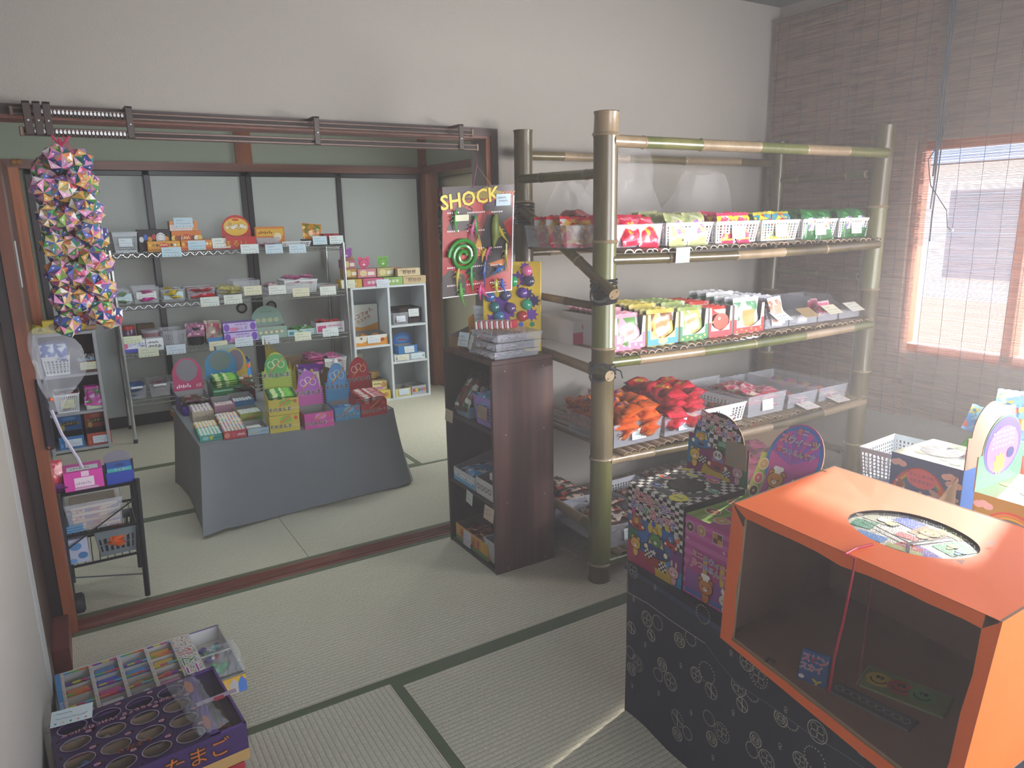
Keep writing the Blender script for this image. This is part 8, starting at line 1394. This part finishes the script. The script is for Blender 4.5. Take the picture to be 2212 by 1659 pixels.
# rainbow eraser box
eb = thing('eraser_box', 'rainbow bordered toy eraser box with windows on the floor behind the purple box', 'box', (.075, 2.085, .116), .06); W, D, H = .475, .335, .055; m = MB()
WB = M('d8d4cc', .5); m.box(-W / 2, 0, 0, W / 2, D, .003, WB)
for x0, y0, x1, y1 in ((-W / 2, 0, W / 2, .002), (-W / 2, D - .002, W / 2, D), (-W / 2, .002, -W / 2 + .002, D - .002), (W / 2 - .002, .002, W / 2, D - .002)): m.box(x0, y0, .003, x1, y1, H, WB)
f = Face(m, (W / 2, 0, 0), (0, 1, 0), (0, 0, 1)); [f.P([(D * i / 14, 0), (D * (i + 1) / 14, 0), (D * (i + .6) / 14 + .012, H), (D * (i - .4) / 14 + .012, H)], C(RB[i % 7]), 1) for i in range(14)]; f = Face(m, (-W / 2, 0, 0), (1, 0, 0), (0, 0, 1)); f.R(0, 0, W, H, C('d8a830'), 1); [f.P([(W * (.70 + .05 * i), 0), (W * (.75 + .05 * i), 0), (W * (.75 + .05 * i), H * .6), (W * (.725 + .05 * i), H * .95), (W * (.70 + .05 * i), H * .6)], C(('b83a30', 'd8702a', 'c8501f', 'd8b060', 'b8b0a8', '4a7ac0')[i]), 2) for i in range(6)]
m.build('carton', eb); m = MB(); gx = [-W / 2 + .022 + .0775 * i for i in range(5)]; gy = [.014 + .063 * j for j in range(6)]
for j in range(6):
    y = gy[j] - .006; n = 16
    for i in range(n): a, b = -W / 2 + .335 * i / n, -W / 2 + .335 * (i + 1) / n; m.box(a, max(0, y - .003), H - .001, b, min(D, y + .006), H, C(RB[(i + j * 3) % 7]))
for i in range(5): x = gx[i] - .006; m.box(x - .004, 0, H - .0005, x + .006, D, H + .0004, WB); f = Face(m, (x - .004, 0, H + .0005), (1, 0, 0), (0, 1, 0)); [f.ring(.005, .006 + .011 * k, .0035, .0035, .0012, C(RB[k % 7]), 1, 8) for k in range(30)]
m.box(-W / 2, 0, H - .001, -W / 2 + .014, D, H + .0008, C('4a8ac0')); m.box(.085, 0, H - .001, .145, D, H + .0006, WB); f = Face(m, (.085, 0, H + .0007), (0, 1, 0), (-1, 0, 0)); f.O = V((.145, 0, H + .0007)); R = random.Random(2)
[f.E(R.uniform(.005, D - .005), R.uniform(.004, .056), .002, .002, C(R.choice(RB)), 1, 6) for _ in range(260)]
for i, ch in enumerate('アニマル'): f.T(ch, .30 - .05 * i if False else .06 + .055 * i, .03, .055, C(('d0a828', 'b83a9a', '3a8a4a', 'c83a3a')[i]), 4, WHT, .05, rot=0)
m.box(.145, 0, H - .001, W / 2, .006, H, WB); m.box(.145, D - .008, H - .001, W / 2, D, H, C('8a7aa8')); m.box(.145, D * .48, H - .001, W / 2, D * .50, H, WB); m.build('window_frame', eb)
q = MB(); f = Face(q, (-W / 2 + .002, 0, H + .0016), (0, -1, 0), (1, 0, 0)); f.O = V((-W / 2 + .001, D * .62, H + .0016)); f.T('ERASERS', .06, .006, .012, M('e8e8e8'), 1); q.build('lettering', eb)
MB().box(-W / 2 + .003, .003, H - .006, W / 2 - .003, D - .003, H - .0045, M('c8c8cc', .06, .06, coat=.5)).build('clear_film', eb); m = MB()
for i in range(1, 5): m.box(gx[i] - .008, .002, .003, gx[i] - .006, D - .002, H - .008, WB)
for j in range(1, 5): m.box(-W / 2 + .002, gy[j] - .006, .003, .09, gy[j] - .005, H - .008, WB)
m.box(.144, .002, .003, .146, D - .002, H - .008, WB); m.build('dividers', eb)
ER = (((0, 4), '3a6a34', 'green frog shaped'), ((0, 3), 'd07a3a', 'orange block'), ((1, 3), '2a4ac0', 'dark blue block'), ((1, 4), '3a80c8', 'small blue'), ((2, 4), '2a7ac8', 'bright blue shell'), ((2, 3), '3a90d0', 'light blue block'), ((1, 2), 'c83a8a', 'magenta block'), ((2, 2), 'b88a2a', 'brown lion'), ((3, 4), 'd8a028', 'yellow block'), ((3, 3), 'd8b038', 'yellow pencil shaped'), ((3, 2), 'c86a8a', 'pink pig'), ((0, 1), 'd0ccd0', 'pale white block'), ((1, 1), 'd4d0d4', 'clear white block'), ((2, 1), 'c8c8e0', 'white rabbit shaped'), ((3, 1), 'd07aa8', 'pale pink block'), ((0, 0), 'd8d4d8', 'nearly white'))
for i, ((a, b), c_, nm) in enumerate(ER):
    p = local((.075, 2.085, .116), .06, gx[a] + .030, gy[b] + .025, .014); m = MB(); e = M(c_, .6)
    if nm.startswith('white rabbit'): m.ball((.012, 0, .018), .018, e, 12, 8, (1, .9, .9)); m.tube([(0, .008, .018), (-.024, .012, .018)], [.007, .006], e, 8); m.tube([(0, -.006, .018), (-.022, -.012, .018)], [.007, .006], e, 8)
    elif i in (0, 4, 7, 10): m.ball((0, 0, .014), .021, e, 12, 8, (1.3, .95, .75)); m.ball((.016, .008, .024), .006, e, 8, 6); m.ball((.016, -.008, .024), .006, e, 8, 6)
    else: m.rb(-.030, -.020, 0, .030, .020, .030, e, .004)
    o = tag(m.build('toy_eraser', None, p, .06), nm + ' toy eraser under a window of the rainbow box', 'eraser')
R = random.Random(21)
for i in range(9): c_ = ('5a3aa0', 'b03a5a', '2a9a8a', '6a4ab0', 'c8602a', '4a8a4a', '8a3aa0', 'c83a4a', '2a8a7a')[i]; p = local((.075, 2.085, .116), .06, .19 + R.uniform(-.03, .028), .25 + R.uniform(-.05, .05), .015 + .005 * (i % 3)); m = MB(); m.rb(-.012, -.009, -.007, .012, .009, .007, M(c_, .25, coat=.4), .003); tag(m.build('toy_eraser', None, p, R.uniform(0, 6)), 'small shiny coloured toy eraser loose in the corner tray of the rainbow box', 'eraser', 'loose erasers in the corner tray')
crinkle('crumpled clear plastic film over the corner of the rainbow eraser box', local((.075, 2.085, .174), .06, .20, .10, 0), .10, .17, .04, 8); m = MB()
for k in range(4): m.rb(-.02, -.016, -.01, .02, .016, .01, C('1fa048'), .003) if k == 0 else m.ball((.016 * math.cos(k * 2), .018 * math.sin(k * 2), .006), .012, C('28b050'), 8, 6, (1.2, .8, .8))
tag(m.build('green_toy', None, local((.075, 2.085, .148), .06, .185, .105, 0), .4, True), 'shiny green toy under the crumpled film on the rainbow box', 'toy')
tag(MB().rb(-.03, -.05, 0, .03, .05, .16, M('b01820', .5), .004).build('red_box', None, (-.14, 1.50, .0)), 'bright red box edge at the foot of the left wall', 'box')
